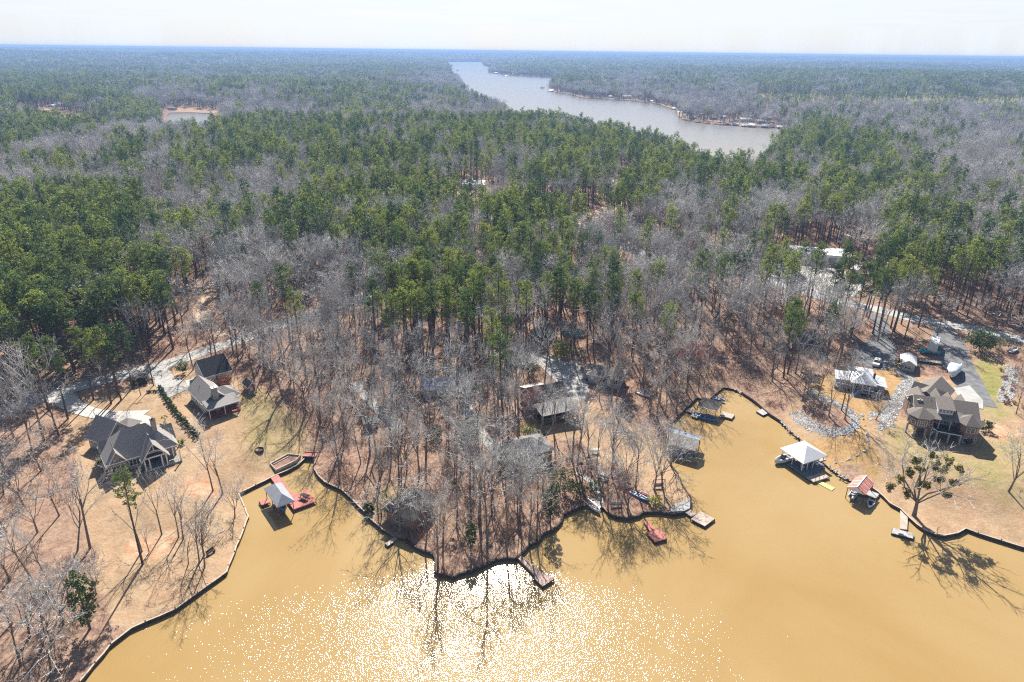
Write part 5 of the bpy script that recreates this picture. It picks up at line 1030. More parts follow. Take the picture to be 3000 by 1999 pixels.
# plain docks
def dock(label, px, z, mt_, walk=None, name='dock', wm=None, extra=None):
    P = [Wp(x, y, z) for x, y in px]; O = P[0]; t = thing(name, label, 'dock', (O[0], O[1], 0)); deckpart(t, [(a-O[0], b_-O[1]) for a, b_ in P], z, MT[mt_], ph=.0)
    if walk: Q = [Wp(x, y, z) for x, y in walk]; deckpart(t, [(a-O[0], b_-O[1]) for a, b_ in Q], z-.01, MT[wm or mt_], 'walkway')
    mb = MB(); 
    for i in range(len(P)):
        a, b_ = P[i], P[(i+1) % len(P)]; mb.tube((a[0]-O[0], a[1]-O[1], z-.16), (b_[0]-O[0], b_[1]-O[1], z-.16), .11, .11, 4)
    mb.build('rub_rail', MT['timber_dark'], t); return t, O
dock('small square grey floating dock against the bank above the white-roofed boathouse', [(2216,1205),(2236,1217),(2256,1208),(2237,1196)], .5, 'grey_deck')
dock('weathered grey dock at the end of a plank walkway under the mistletoe tree', [(2613,1562),(2675,1578),(2677,1564),(2616,1546)], .5, 'grey_deck', [(2637,1549),(2658,1552),(2660,1512),(2638,1491)], wm='tan_deck')
dock('square tan wooden dock at the right tip of the peninsula', [(2024,1521),(2065,1542),(2094,1520),(2052,1498)], .6, 'tan_deck', [(2000,1497),(2026,1513),(2040,1506),(2019,1488)])
dock('faded red dock reached by a red ramp from the peninsula', [(1896,1561),(1919,1588),(1953,1579),(1936,1549)], .6, 'red_deck', [(1888,1530),(1905,1557),(1918,1550),(1898,1524)])
dock('pinkish brown dock with a long walkway beside the sun glitter', [(1563,1692),(1590,1718),(1623,1697),(1590,1675)], .6, 'pink_deck', [(1508,1626),(1570,1688),(1585,1676),(1524,1624)])
dock('tiny plank dock in the shade below the dark-shingled cabin', [(1128,1592),(1136,1600),(1150,1590),(1142,1584)], .5, 'tan_deck', [(1142,1584),(1150,1590),(1172,1568),(1164,1562)])
# boat ramp, timber landing
drape_poly('boat_ramp', [(1722,1455),(1735,1458),(1768,1487),(1745,1492)], MT['concrete'], .12, s=1)
t = thing('timber_deck', 'triangular wooden deck with dark railing on the peninsula tip by the square dock', 'deck', (*Wp(1958, 1500, .9), 0)); O = Wp(1958, 1500, .9)
Q = [wl(O, 0, Wp(x, y, .9)) for x, y in ((1958,1500), (2005,1497), (2022,1488), (2022,1458), (1975,1480))]; mb = MB(); mb.hexa([(a, b_, .6) for a, b_ in Q], [(a, b_, .9) for a, b_ in Q]); mb.build('deck', MT['grey_deck'], t)
for i in (2, 3):
    mb = MB(); a, b_ = Q[i], Q[(i+1) % 5]; n = 6
    for k in range(n+1): x_, y_ = a[0]+(b_[0]-a[0])*k/n, a[1]+(b_[1]-a[1])*k/n; mb.tube((x_, y_, .9), (x_, y_, 1.8), .035, .035, 4)
    mb.tube((*a, 1.8), (*b_, 1.8), .04, .04, 4); mb.build('railing', MT['timber_dark'], t)
# garden bed framed in timber beside the left cove
O = G(795, 1365); Q = [wl(O, 0, G(x, y)) for x, y in ((792,1361), (843,1335), (881,1341), (868,1356), (810,1384))]
t = thing('garden_bed', 'leaf-filled garden bed framed with pale timbers at the head of the left cove', 'garden bed', (O[0], O[1], O[2])); seg(Q, MT['timber'], 'frame', t, .28, -.6, .45, True); mb = MB(); mb.face([(a, b_, .12) for a, b_ in Q]); mb.build('soil', MT['brush'], t)
seg([wl(O, 0, G(800, 1364)), wl(O, 0, G(848, 1340))], MT['timber'], 'divider', t, .16, -.5, .3)
# fire ring
g = G(760, 1320); t = thing('fire_ring', 'rusty steel fire ring lying on the left lawn', 'fire ring', g); mb = MB(); mb.lathe([(1.05, 0), (1.05, .38), (.93, .38), (.93, .02)], n=24); mb.build('rim', MT['timber_dark'], t); mb = MB(); mb.lathe([(.92, .04), (.4, .1), (.01, .08)], n=16); mb.build('ash', MT['dark'], t)
# boats and benches ashore
def gz(px, py): return G(px, py)
g = gz(1875, 1458); boat('canoe', 'blue and white canoe with a red tip lying on the peninsula above the red dock', 'canoe', g[0], g[1], g[2], -.75, 5.2, 1.2, .45, 'hull_blue', seats=2, motor=False)
g = gz(1885, 1448); boat('kayak', 'slim red kayak lying beside the blue canoe on the peninsula', 'kayak', g[0], g[1], g[2], -.75, 3.4, .7, .32, 'hull_red', seats=1, motor=False)
g = gz(1737, 1483); boat('jon_boat', 'white jon boat drawn up on the concrete boat ramp', 'boat', g[0], g[1], g[2]*.4, -1.0, 5.0, 1.6, .6, 'hull_white', seats=3, motor=True)
g = gz(1682, 984); boat('bass_boat', 'aqua bass boat parked under pines above the yellow-green willow', 'boat', g[0], g[1], g[2]+.5, -.15, 6.2, 2.2, .8, 'hull_aqua', seats=2, screen=True)
g = gz(1883, 1158); boat('jon_boat', 'white boat hull lying among trees left of the narrow inlet', 'boat', g[0], g[1], g[2], -.7, 4.6, 1.5, .5, 'hull_white', motor=False)
g = gz(2967, 1030); boat('rowboat', 'weathered grey rowboat on blocks near the road at the far right', 'boat', g[0], g[1], g[2]+.2, .6, 5.0, 1.9, .7, 'vinyl', motor=False)
g = gz(2722, 1037); boat('ski_boat', 'aqua boat in deep shade in front of the camper', 'boat', g[0], g[1], g[2]+.5, -.4, 5.6, 2.1, .8, 'hull_aqua', screen=True)
g = gz(1743, 1326); picnic('pale picnic table on the lawn below the brown house', g[0], g[1], g[2], .1, 'concrete', s=1.2)
g = gz(1765, 1399); picnic('grey picnic table beside bushes above the boat ramp', g[0], g[1], g[2], -.5, 'concrete', s=1.3)
def bench(label, px, py, rz, mt_='timber', L_=1.8, arch=False):
    g = G(px, py); t = thing('bench', label, 'bench', g, rz); mb = MB(); mb.box(-L_/2, L_/2, -.25, .25, .4, .46); mb.build('seat', MT[mt_], t); mb = MB(); mb.box(-L_/2, L_/2, .25, .31, .5, 1.0); mb.build('backrest', MT[mt_], t)
    for sx in (-1, 1): mb = MB(); mb.box(sx*L_*.42-.05, sx*L_*.42+.05, -.22, .3, 0, .4); mb.build('leg', MT[mt_], t)
    return t
bench('small dark bench facing the water on the lower left bank', 619, 1622, 1.1, 'timber_dark'); bench('pale bench near the retaining wall above the red dock', 1805, 1484, 0, 'concrete', 2.4)
g = G(1929, 1430); t = thing('swing', 'wooden garden swing between two bare trees on the peninsula lawn', 'swing', g, .1)
for sx in (-1.3, 1.3): mb = MB(); mb.tube((sx, -.9, 0), (sx, 0, 2.2), .06, .06, 5); mb.tube((sx, .9, 0), (sx, 0, 2.2), .06, .06, 5); mb.build('leg_frame', MT['timber_dark'], t)
mb = MB(); mb.tube((-1.4, 0, 2.2), (1.4, 0, 2.2), .07, .07, 5); mb.build('crossbar', MT['timber_dark'], t); mb = MB(); mb.box(-.8, .8, -.3, .25, .5, .56); mb.box(-.8, .8, .25, .3, .56, 1.1); mb.tube((-.75, 0, .5), (-.75, 0, 2.2), .02, .02, 4); mb.tube((.75, 0, .5), (.75, 0, 2.2), .02, .02, 4); mb.build('swing_seat', MT['concrete'], t)
for i, (x_, y_, L_, r_) in enumerate(((1812, 1400, 6.5, -.62), (1290, 1490, 0, 0))):
    if L_: g = G(x_, y_); t = thing('lumber_stack', 'long pale stack of boards lying in bushes above the canoe', 'lumber stack', g, r_); 
    else: continue
    for k in range(4): mb = MB(); mb.box(-L_/2+k*.1, L_/2-k*.15, -.5+k*.25, -.28+k*.25, .05+.1*(k % 2), .18+.1*(k % 2)); mb.build('board', MT['concrete'], t)
# vehicles
def wheel(t, x, y, r_, w=.22):
    mb = MB(); mb.tube((x, y-w/2, r_), (x, y+w/2, r_), r_, r_, 14); o = mb.build('wheel', MT['rubber'], t); mb = MB(); mb.tube((x, y-w/2-.01, r_), (x, y+w/2+.01, r_), r_*.55, r_*.55, 10); mb.build('rim', MT['steel'], o)
def profile_body(P, w0, w1=None):    # side profile extruded, top narrower
    mb = MB(); zs_ = [p[1] for p in P]; zm, zM = min(zs_), max(zs_); w1 = w1 or w0
    f = lambda z: w0+(w1-w0)*max(0, (z-zm)/(zM-zm)-.45)/.55
    mb.hexa([(x, -f(z)/2, z) for x, z in P], [(x, f(z)/2, z) for x, z in P]); return mb
a, b_ = G(2573, 1056), G(2563, 1078); g = G(2567, 1070)
t = thing('parked_car', 'white estate car parked on the dark yard above the white-roofed cottage', 'car', (g[0], g[1], g[2]+.1), math.atan2(b_[1]-a[1], b_[0]-a[0]))
profile_body([(-2.3, .35), (2.3, .35), (2.35, .8), (2.2, 1.0), (1.1, 1.1), (-2.25, 1.12), (-2.35, .8)], 1.9, 1.86).build('body', MT['hull_white'], t)
profile_body([(-2.1, 1.122), (1.05, 1.122), (.35, 1.62), (-1.8, 1.64)], 1.72, 1.5).build('cabin', MT['glass'], t)
mb = MB(); mb.slab([(-1.7, -.72, 1.70), (.25, -.72, 1.70), (.25, .72, 1.70), (-1.7, .72, 1.70)], .07); mb.build('roof', MT['hull_white'], t); mb = MB(); mb.box(-1.0, -.3, -.4, .4, 1.703, 1.72); mb.build('sunroof', MT['glass'], t)
for x in (-1.45, 1.45):
    for y in (-.86, .86): wheel(t, x, y, .35)
for y in (-.7, .7): mb = MB(); mb.box(2.3, 2.38, y-.18, y+.18, .68, .84); mb.build('headlight', MT['glass'], t); mb = MB(); mb.box(-2.38, -2.3, y-.14, y+.14, .75, .95); mb.build('taillight', MT['hull_red'], t)
a, b_ = G(2512, 800), G(2490, 824); g = G(2500, 816)
t = thing('box_truck', 'truck with a yellow cab and white box body on the paved lot', 'truck', (g[0], g[1], g[2]+.15), math.atan2(b_[1]-a[1], b_[0]-a[0])); t.scale = (1.25,)*3
mb = MB(); mb.box(-4.2, 2.0, -1.25, 1.25, .9, 3.5); mb.build('box_body', MT['hull_white'], t); profile_body([(2.1, .5), (4.6, .5), (4.7, 1.4), (3.9, 1.6), (3.5, 2.5), (2.1, 2.6)], 2.3, 2.1).build('cab', MT['orange_paint'], t)
mb = MB(); mb.hexa([(4.72, -.95, 1.45), (4.72, .95, 1.45), (3.95, .95, 1.66), (3.95, -.95, 1.66)][::-1], [(4.0, -.9, 1.62), (4.0, .9, 1.62), (3.62, .9, 2.45), (3.62, -.9, 2.45)][::-1]); mb.build('windscreen', MT['glass'], t); mb = MB(); mb.box(-4.0, 4.4, -.5, .5, .5, .88); mb.build('chassis', MT['dark'], t)
for x in (-2.6, 3.4):
    for y in (-1.05, 1.05): wheel(t, x, y, .5, .3)
a, b_ = G(2742, 1000), G(2730, 1040); g = G(2732, 1026)
t = thing('camper_trailer', 'white camper trailer parked in tree shade beside the asphalt driveway', 'camper', (g[0], g[1], g[2]+.1), math.atan2(b_[1]-a[1], b_[0]-a[0]))
profile_body([(-4.5, .6), (4.2, .6), (4.6, 1.2), (4.3, 3.2), (-4.4, 3.2)], 2.6, 2.5).build('body', MT['siding_cream'], t); mb = MB(); mb.box(-4.3, 4.2, -1.2, 1.2, 3.21, 3.3); mb.build('roof', MT['membrane'], t)
for x in (-2.5, 0, 2.5): mb = MB(); mb.box(x-.5, x+.5, -1.34, -1.28, 1.7, 2.4); mb.build('window', MT['glass'], t)
mb = MB(); mb.box(-.8, .2, -.4, .4, 3.31, 3.6); mb.build('roof_unit', MT['white'], t); mb = MB(); mb.tube((4.5, 0, .6), (5.8, 0, .5), .08, .06, 6); mb.build('drawbar', MT['dark'], t)
for x in (-.6, .6):
    for y in (-1.15, 1.15): wheel(t, x, y, .36)
a, b_ = G(2800, 1068), G(2786, 1112); g = G(2791, 1097)
t = thing('wrapped_boat', 'large boat wrapped in pale blue-white plastic on the driveway behind the brick house', 'boat', (g[0], g[1], g[2]+.3), math.atan2(b_[1]-a[1], b_[0]-a[0]))
mb = hull(9.5, 3.3, 1.5, .3, .9); mb.build('hull', MT['hull_white'], t); mb = MB(); prof = [(-4.9, 1.4, 1.5, 1.7), (-3.5, 2.1, 1.68, 1.8), (-1, 2.9, 1.7, 1.9), (1.2, 3.0, 1.7, 1.95), (3, 2.5, 1.25, 2.0), (4.9, 2.15, .3, 2.1)]; n = 7; i0 = 0
for (x, zt, hw, zb) in prof:
    for k in range(n): q = math.pi*k/(n-1); mb.v.append((x, -hw*math.cos(q)*1.03, zb-.35+(zt-zb+.35)*math.sin(q)**.8))
for i in range(len(prof)-1):
    for k in range(n-1): mb.f.append((i*n+k, (i+1)*n+k, (i+1)*n+k+1, i*n+k+1)); mb.m.append(0)
mb.f.append(tuple(range(n))); mb.m.append(0); mb.f.append(tuple((len(prof)-1)*n+k for k in reversed(range(n)))); mb.m.append(0); mb.build('plastic_wrap', MT['tarp'], t, True)
for x in (-1.6, -.6): wheel(t, x, -1.5, .36); wheel(t, x, 1.5, .36)
g = G(2724, 1063); t = thing('flatbed_trailer', 'low flatbed trailer with a tan deck in front of the shaded aqua boat', 'trailer', (g[0], g[1], g[2]), -.35); mb = MB(); mb.box(-3, 3, -1, 1, .5, .62); mb.build('bed', MT['tan_deck'], t); mb = MB(); mb.tube((3, 0, .5), (4.2, 0, .4), .06, .06, 5); mb.build('drawbar', MT['dark'], t)
for x in (-.4, .5):
    for y in (-1.1, 1.1): wheel(t, x, y, .33)
g = G(2297, 1020); t = thing('parked_car', 'pale car half hidden in shade beside the dark barn', 'car', (g[0], g[1], g[2]+.05), -.4)
profile_body([(-2.2, .35), (2.2, .35), (2.25, .8), (1.1, .95), (-2.2, 1.0)], 1.8).build('body', MT['vinyl'], t); profile_body([(-1.7, 1.002), (.9, 1.002), (.3, 1.42), (-1.2, 1.44)], 1.6, 1.35).build('cabin', MT['glass'], t)
for x in (-1.4, 1.4):
    for y in (-.82, .82): wheel(t, x, y, .33)
# utility pole and fences by the left road
def pole(px, py, label, h=9.0):
    g = G(px, py); t = thing('utility_pole', label, 'utility pole', g); mb = MB(); mb.tube((0, 0, -.5), (0, 0, h), .15, .1, 8); mb.build('pole', MT['timber_dark'], t); mb = MB(); mb.box(-1.1, 1.1, -.06, .06, h-.7, h-.55); mb.build('crossarm', MT['timber_dark'], t)
    for x in (-1, 0, 1): mb = MB(); mb.tube((x*.9, 0, h-.55), (x*.9, 0, h-.35), .05, .04, 6); mb.build('insulator', MT['white'], t)
pole(450, 1130, 'wooden utility pole beside the gravel driveway of the chimney house'); pole(2040, 860, 'wooden utility pole by the road in the right wood', 11)
def fence(px, label, h=1.1, step=2.6, mt_='timber_dark', rails=3):
    P = [G(*q) for q in px]; O = P[0]; t = thing('fence', label, 'fence', O); pts_ = []
    for a, b_ in zip(P[:-1], P[1:]):
        n = max(1, int(math.hypot(b_[0]-a[0], b_[1]-a[1])/step)); pts_ += [(a[0]+(b_[0]-a[0])*k/n, a[1]+(b_[1]-a[1])*k/n) for k in range(n)]
    pts_.append(P[-1][:2]); zz_ = hgt(np.array([p[0] for p in pts_]), np.array([p[1] for p in pts_])); L_ = [(p[0]-O[0], p[1]-O[1], z-O[2]) for p, z in zip(pts_, zz_)]
    for p in L_: mb = MB(); mb.box(p[0]-.05, p[0]+.05, p[1]-.05, p[1]+.05, p[2]-.3, p[2]+h); mb.build('post', MT[mt_], t)
    for k in range(rails):
        mb = MB(); zr_ = h*(.3+.65*k/(rails-1))
        for a, b_ in zip(L_[:-1], L_[1:]): mb.tube((a[0], a[1], a[2]+zr_), (b_[0], b_[1], b_[2]+zr_), .03, .03, 4)
        mb.build('rail', MT[mt_], t)
fence([(474,1107),(505,1092),(560,1078),(596,1064)], 'thin dark wire fence between the left road and the juniper'); fence([(232,1158),(236,1172),(252,1174)], 'short dark fence panel inside the bend of the concrete driveway', 1.3, .8)
fence([(60,1205),(84,1210),(110,1222)], 'old rail fence under the pines at the left end of the road')
# rock beds, stone by stone is past counting: one object of loose stone
def stones(name, label, lines, size=.32, dens=3.2, mt_='stone'):
    T = TB(); rng = np.random.RandomState(9); ico = np.array([(0, 0, 1), (.9, 0, .3), (.28, .85, .3), (-.72, .53, .3), (-.72, -.53, .3), (.28, -.85, .3), (.72, .53, -.4), (-.28, .85, -.4), (-.9, 0, -.4), (-.28, -.85, -.4), (.72, -.53, -.4)])
    F_ = [(0, 1, 2), (0, 2, 3), (0, 3, 4), (0, 4, 5), (0, 5, 1), (1, 6, 2), (2, 7, 3), (3, 8, 4), (4, 9, 5), (5, 10, 1), (6, 7, 2), (7, 8, 3), (8, 9, 4), (9, 10, 5), (10, 6, 1)]
    for px, w in lines:
        P = np.array([G(*q)[:2] for q in px])
        for a, b_ in zip(P[:-1], P[1:]):
            L_ = np.hypot(*(b_-a)); n = int(L_*w*dens)+1; u = rng.uniform(-.05, 1.05, n); off = rng.uniform(-.5, .5, n)*w*(1+.15*np.sin(u*9)); d = (b_-a)/L_; nn = np.array([-d[1], d[0]]); Q = a+(b_-a)*u[:, None]+nn*off[:, None]; h = hgt(Q[:, 0], Q[:, 1])
            for q, z in zip(Q, h):
                s_ = size*rng.uniform(.55, 1.35); v = ico*rng.uniform(.75, 1.25, ico.shape)*[s_, s_*rng.uniform(.6, 1), s_*.6]; T.v.append(v+[q[0], q[1], z+.05]); T.f += [tuple(k+T.n for k in f) for f in F_]; T.n += 11
    o = bpy.data.objects.new(name, T.mesh(name, MT[mt_])); C.objects.link(o); tag(o, label, 'rocks', kind='stuff'); return o
stones('riprap', 'beds of loose pale grey stones curving round the cottage on the right', [([(2368,1146),(2400,1160),(2440,1178),(2478,1196),(2502,1218),(2506,1246),(2488,1262)], 2.3),
 ([(2330,1208),(2348,1232),(2385,1252),(2432,1268),(2490,1264)], 3.6), ([(2668,1108),(2648,1145),(2625,1180),(2600,1220),(2596,1248)], 3.6), ([(2548,1214),(2575,1214),(2604,1222)], 2.2), ([(2596,1248),(2572,1258)], 1.5), ([(2668,1110),(2640,1095),(2622,1085)], 2.0), ([(2549,1215),(2548,1230)], 1.0),
 ([(2966,1076),(2962,1110),(2950,1150),(2942,1180)], 3.4)], .19, 20)
stones('stepping_stones', 'pale stepping stones winding from the cottage down to the white-roofed boathouse', [([(2527,1215),(2532,1245),(2540,1275),(2545,1300),(2530,1325),(2490,1345),(2440,1360)], .35)], .42, 2.4)
stones('shore_rocks', 'line of small stones along the waterline above and below the white-roofed boathouse', [([(2286,1234),(2312,1261),(2350,1292)], .8), ([(2428,1368),(2460,1393),(2490,1408)], 1.0), ([(2150,1141),(2175,1153)], .8)], .26, 4)
# ------------------------------------------------------------------ trees and shrubs that can be told apart
def T(kind, px, py, label, s=1.0, lean=0., la=0., rz=None, name='bare_tree', cat='bare tree', group=None, i=None, sz=None, set_=None):
    g = G(px, py); S = {'bare': BARE, 'open': OPEN, 'slim': SLIM, 'pine': PINES, 'young': YPINES, 'red': REDS, 'oak': OAK, 'ivy': IVY}[kind]; pr = S[(i if i is not None else int(px*7+py)) % len(S)]
    if kind in ('pine', 'young'): name, cat = 'pine_tree', 'pine tree'
    return place(name, pr, g[0], g[1], label, cat, group, s=s, rz=rz, z=g[2]-.05, lean=lean, la=la, sz=sz)
# lean: angle tips the top towards +x for la=pi/2, towards the camera for la=0
PI = math.pi
T('bare', 264, 1607, 'tall thick bare trunk at the edge of leaf litter on the lower left lawn', 1.05, .05, -PI/2, i=2)
T('bare', 227, 1614, 'pale bare tree leaning left beside the tall thick trunk', .85, .32, -PI/2, i=1)
T('pine', 418, 1654, 'lone pine with a thin yellow-green crown in front of the large tan house', .80, .03, -PI/2, i=1); T('slim', 416, 1616, 'slender bare twin trunk right behind the lone pine on the lawn', 1.1)
T('slim', 437, 1618, 'small bare sapling right of the lone pine on the lawn', .65); T('slim', 474, 1566, 'thin bare tree with a slight bend in the middle of the lower left lawn', 1.05, .05, -PI/2)
T('slim', 524, 1574, 'left of two close bare trees left of the clay patch', 1.0, .1, -PI/2); T('slim', 537, 1580, 'right of two close bare trees left of the clay patch', 1.15, .05, -PI/2)
T('slim', 552, 1652, 'leaning bare sapling near the retaining wall on the lower left bank', .7, .25, -PI/2); T('slim', 584, 1646, 'thin tree in the bare group nearest the small dark bench', .95, .12, -PI/2)
T('open', 598, 1629, 'twiggy spreading bare tree just left of the small dark bench', .68, .1, -PI/2); T('slim', 600, 1662, 'bare tree closest to the wall in the group by the small dark bench', 1.0, .15, -PI/2)
T('slim', 624, 1438, 'tall thin bare tree on the lawn right of the clay patch', 1.25); T('slim', 653, 1448, 'straight twin-trunked bare tree between the clay patch and the cove', 1.4); T('open', 688, 1515, 'low crooked bare tree at the corner of the left cove wall', .55, .12, PI/2)
T('ivy', 264, 1843, 'dark green magnolia on the lower left bank near the water', .92, name='magnolia_tree', cat='magnolia', i=0)
T('open', 187, 1830, 'bare tree directly left of the dark green magnolia', .8); T('open', 281, 1742, 'broken white dead snag on the lower left lawn', .52, .1, PI/2, name='dead_tree', cat='dead tree')
for k, (x, y, s) in enumerate([(132,1885,.9),(86,1868,.9),(36,1828,1.0),(141,1855,.6),(174,1511,.9),(69,1482,.9),(20,1560,1),(110,1560,.8),(90,1690,.9),(30,1700,.85),(150,1720,.8),(200,1760,.75),(60,1950,.9),(150,1970,.8),(10,1450,.9),(120,1380,.85)]):
    T('open' if k % 2 else 'bare', x, y, 'bare grey tree on leaf litter at the lower left corner', s*.85, .12, -PI/2, group='bare trees of the lower left corner')
T('pine', 199, 1228, 'tall pine left of the concrete driveway, crown overlapping the dark stand', .98, .03, -PI/2, i=4); T('pine', 143, 1203, 'pine just left of the tall driveway pine', .9, i=0)
for (x, y, lb, s) in ((274,1172,'leftmost pine inside the bend of the concrete driveway',.88),(326,1184,'pine nearest the pale driveway, inside its bend',.86),(345,1158,'thin pine in the middle of the driveway bend group',.84),(355,1172,'leaning pine in the right part of the driveway bend group',.8),(388,1138,'rightmost pine of the driveway bend group, by the road',.86)): T('pine', x, y, lb, s)
for (x, y, lb) in ((308,1170,'thin bare tree between pines inside the driveway bend'),(413,1158,'small forked bare tree casting a long shadow beside the driveway bend')): T('slim', x, y, lb, .9)
T('bare', 697, 1063, 'very tall bare tree rising behind the black-roofed garage', 1.12, i=0); T('bare', 743, 1107, 'tall straight bare tree behind the small playhouse shed', .92, i=4)
T('bare', 1246, 1611, 'double-trunked bare tree with a dense twiggy crown at the waterline of the wooded point', .82, .12, -PI/2, i=1); T('open', 1172, 1560, 'pale twiggy tree spreading in front of the dark-shingled cabin', .78)
T('bare', 1105, 1473, 'bent bare tree left of the dark-shingled cabin', .75, .15, -PI/2); T('bare', 1283, 1658, 'crooked bare tree leaning over the scalloped wall', .95, .1, PI/2, i=4)
T('bare', 1428, 1589, 'thickest tall trunk in front of the sun glitter on the wooded point', 1.15, i=2); T('ivy', 1380, 1612, 'ivy-covered dark green stump tree near the scalloped wall', .55, name='ivy_covered_tree', cat='tree'); T('ivy', 1612, 1535, 'dark ivy-clad tree on the right bank of the wooded point', .75, name='ivy_covered_tree', cat='tree')
T('bare', 1485, 1612, 'bare tree just left of the pinkish brown dock walkway', .9); T('bare', 1550, 1590, 'slender bare tree right of the pinkish brown dock walkway', .85, i=0); T('bare', 1573, 1580, 'thick bare tree close to the wall, right of the brown dock', .95, i=1)
T('open', 1760, 1476, 'bare tree beside the white jon boat ramp', .7); T('open', 1839, 1500, 'bare tree at the wall between ramp and red dock', .72); T('bare', 1862, 1429, 'tall bare tree directly behind the canoe', .92); T('bare', 1781, 1490, 'thin bare tree right of the boat ramp', .7)
T('open', 1917, 1435, 'left of the two bare trees framing the garden swing', .85, .1, -PI/2, i=2); T('open', 1941, 1431, 'right of the two bare trees framing the garden swing', .82, .14, PI/2, i=0); T('open', 1965, 1365, 'broad bare tree overhanging the grey boathouse', .8)
T('bare', 1700, 1300, 'tall slanting bare tree right of the brown house porch', .95, .12, PI/2, i=0); T('open', 1722, 1322, 'spreading bare tree on the lawn beside the pale picnic table', .72); T('open', 1795, 1330, 'bare tree in the middle of the peninsula lawn', .75)
for (x, y, lb, s) in ((1620,1260,'bare tree in front of the brown house porch, left',.8),(1655,1262,'bare tree in front of the brown house porch, right',.7),(1585,1265,'thin bare tree at the left corner of the brown house',.75),(1490,1290,'tall bare tree left of the brown house',1.0),(1515,1300,'bare tree in the shade pool left of the brown house',.95)): T('bare', x, y, lb, s)
for (x, y, lb, s) in ((2475,1228,'tallest bare tree of the stone-ringed island, at its right end',.95),(2465,1203,'bare tree just behind the tallest one in the stone-ringed island',.85),(2428,1218,'bare tree in the middle of the stone-ringed island',.85),(2394,1172,'bare tree at the upper arc of the stone bed',.75),(2351,1172,'left of two bare trees at the left end of the stone bed',.7),(2365,1155,'right of two bare trees at the left end of the stone bed',.75)): T('bare', x, y, lb, s, .04, PI/2)
T('open', 2566, 1230, 'small crooked bare tree in the little stone ring below the cottage', .5, .2, PI/2); T('bare', 2260, 1104, 'tall bare tree above the bank right of the inlet', .95); T('bare', 2277, 1080, 'bare tree close to the inlet bank, behind the tallest', .9)
T('bare', 2394, 1067, 'tall bare tree between the dark barn and the cottage', .95); T('bare', 2423, 1050, 'bare tree right of the dark barn beside the yard', .9); T('bare', 2571, 1002, 'thick tall bare tree at the upper edge of the dark yard', 1.0, i=2); T('bare', 2608, 995, 'bare tree between dark yard and camper', 1.0, i=0)
T('open', 2955, 1441, 'bare tree leaning right on the lawn at the right edge', .8, .1, PI/2, i=2); T('slim', 2977, 1213, 'thin bare sapling beside the clay patch at the right edge', .9)
T('bare', 2740, 1003, 'dark bare tree standing against the camper', .95); T('bare', 2836, 985, 'bare tree at the road above the evergreen bush', .7)
T('pine', 2420, 1055, 'pine with a broad dense crown left of the dark yard', .88, i=2); T('pine', 1850, 1045, 'pine above the inlet with a full dark crown', .95, i=4); T('pine', 1945, 1075, 'bushy pine left of the narrow inlet', .95, i=2); T('young', 1432, 1066, 'small isolated young pine in front of the pine stand', 1.0); T('pine', 2050, 970, 'narrow pine in the thicket above the inlet', .85); T('pine', 2365, 870, 'flat-topped pine in front of the paved lot', .85, i=2); T('pine', 2455, 850, 'pine standing at the right side of the paved lot', .85)
T('pine', 2690, 960, 'tall pine at the road above the camper', .95, i=4); T('pine', 2640, 950, 'pine left of the tall roadside pine above the camper', .9, i=2)
for (x, y) in ((2035,1090),(2070,1105),(2010,1075),(1985,1095),(1820,1490),(1560,1240),(2280,990)): T('red', x, y, 'bare tree with reddish budding twigs above the inlet' if 1900 < x < 2100 else {1820: 'reddish budding tree by the wall left of the red dock', 1560: 'reddish twiggy tree left of the brown house', 2280: 'reddish twiggy tree beside the dark barn'}[x], .72, name='budding_tree', cat='tree', group='red budding trees above the inlet' if 1900 < x < 2100 else None)
# mistletoe oak
t = T('oak', 2678, 1512, 'spreading bare tree full of green mistletoe clumps beside the plank walkway', 1.0, i=0, rz=0.0)
clump_part(t, 'mistletoe', [(-5.4,-.5,9.8),(3.9,.8,11.2),(-2.6,.5,13.6),(.6,-.6,8.2),(5.8,-.8,9.2),(-6.0,.8,6.6),(-1.2,.8,11.2),(2.2,-1,10),(-3.4,-1.2,6.4),(6.8,.8,11.4),(0.2,0,15),(4.2,-1.6,6.6),(-1.6,-2,9.3),(-4.2,-1.2,11.6),(5.0,1.5,12.8),(1.5,.3,12.6)], .95, MT['mistletoe'], 30, .3, 3)
# more mistletoe on the point
for k, (x, y, s) in enumerate([(1440,1480,.9),(1525,1470,.8),(1340,1500,.8),(1705,1430,.7),(1590,1440,.75)]):
    t = T('open', x, y, ['bare tree with three mistletoe clumps behind the wooded point', 'bare tree with mistletoe clumps in front of the grey cabin roof', 'mistletoe-dotted bare tree above the scalloped wall', 'mistletoe-dotted bare tree left of the boat ramp', 'bare tree with mistletoe behind the ivy-clad tree'][k], s)
    clump_part(t, 'mistletoe', [(1.2,.5,10),(-1.8,.3,11),(.3,-1.2,8.6)], .6, MT['mistletoe'], 22, .22, 10+k)
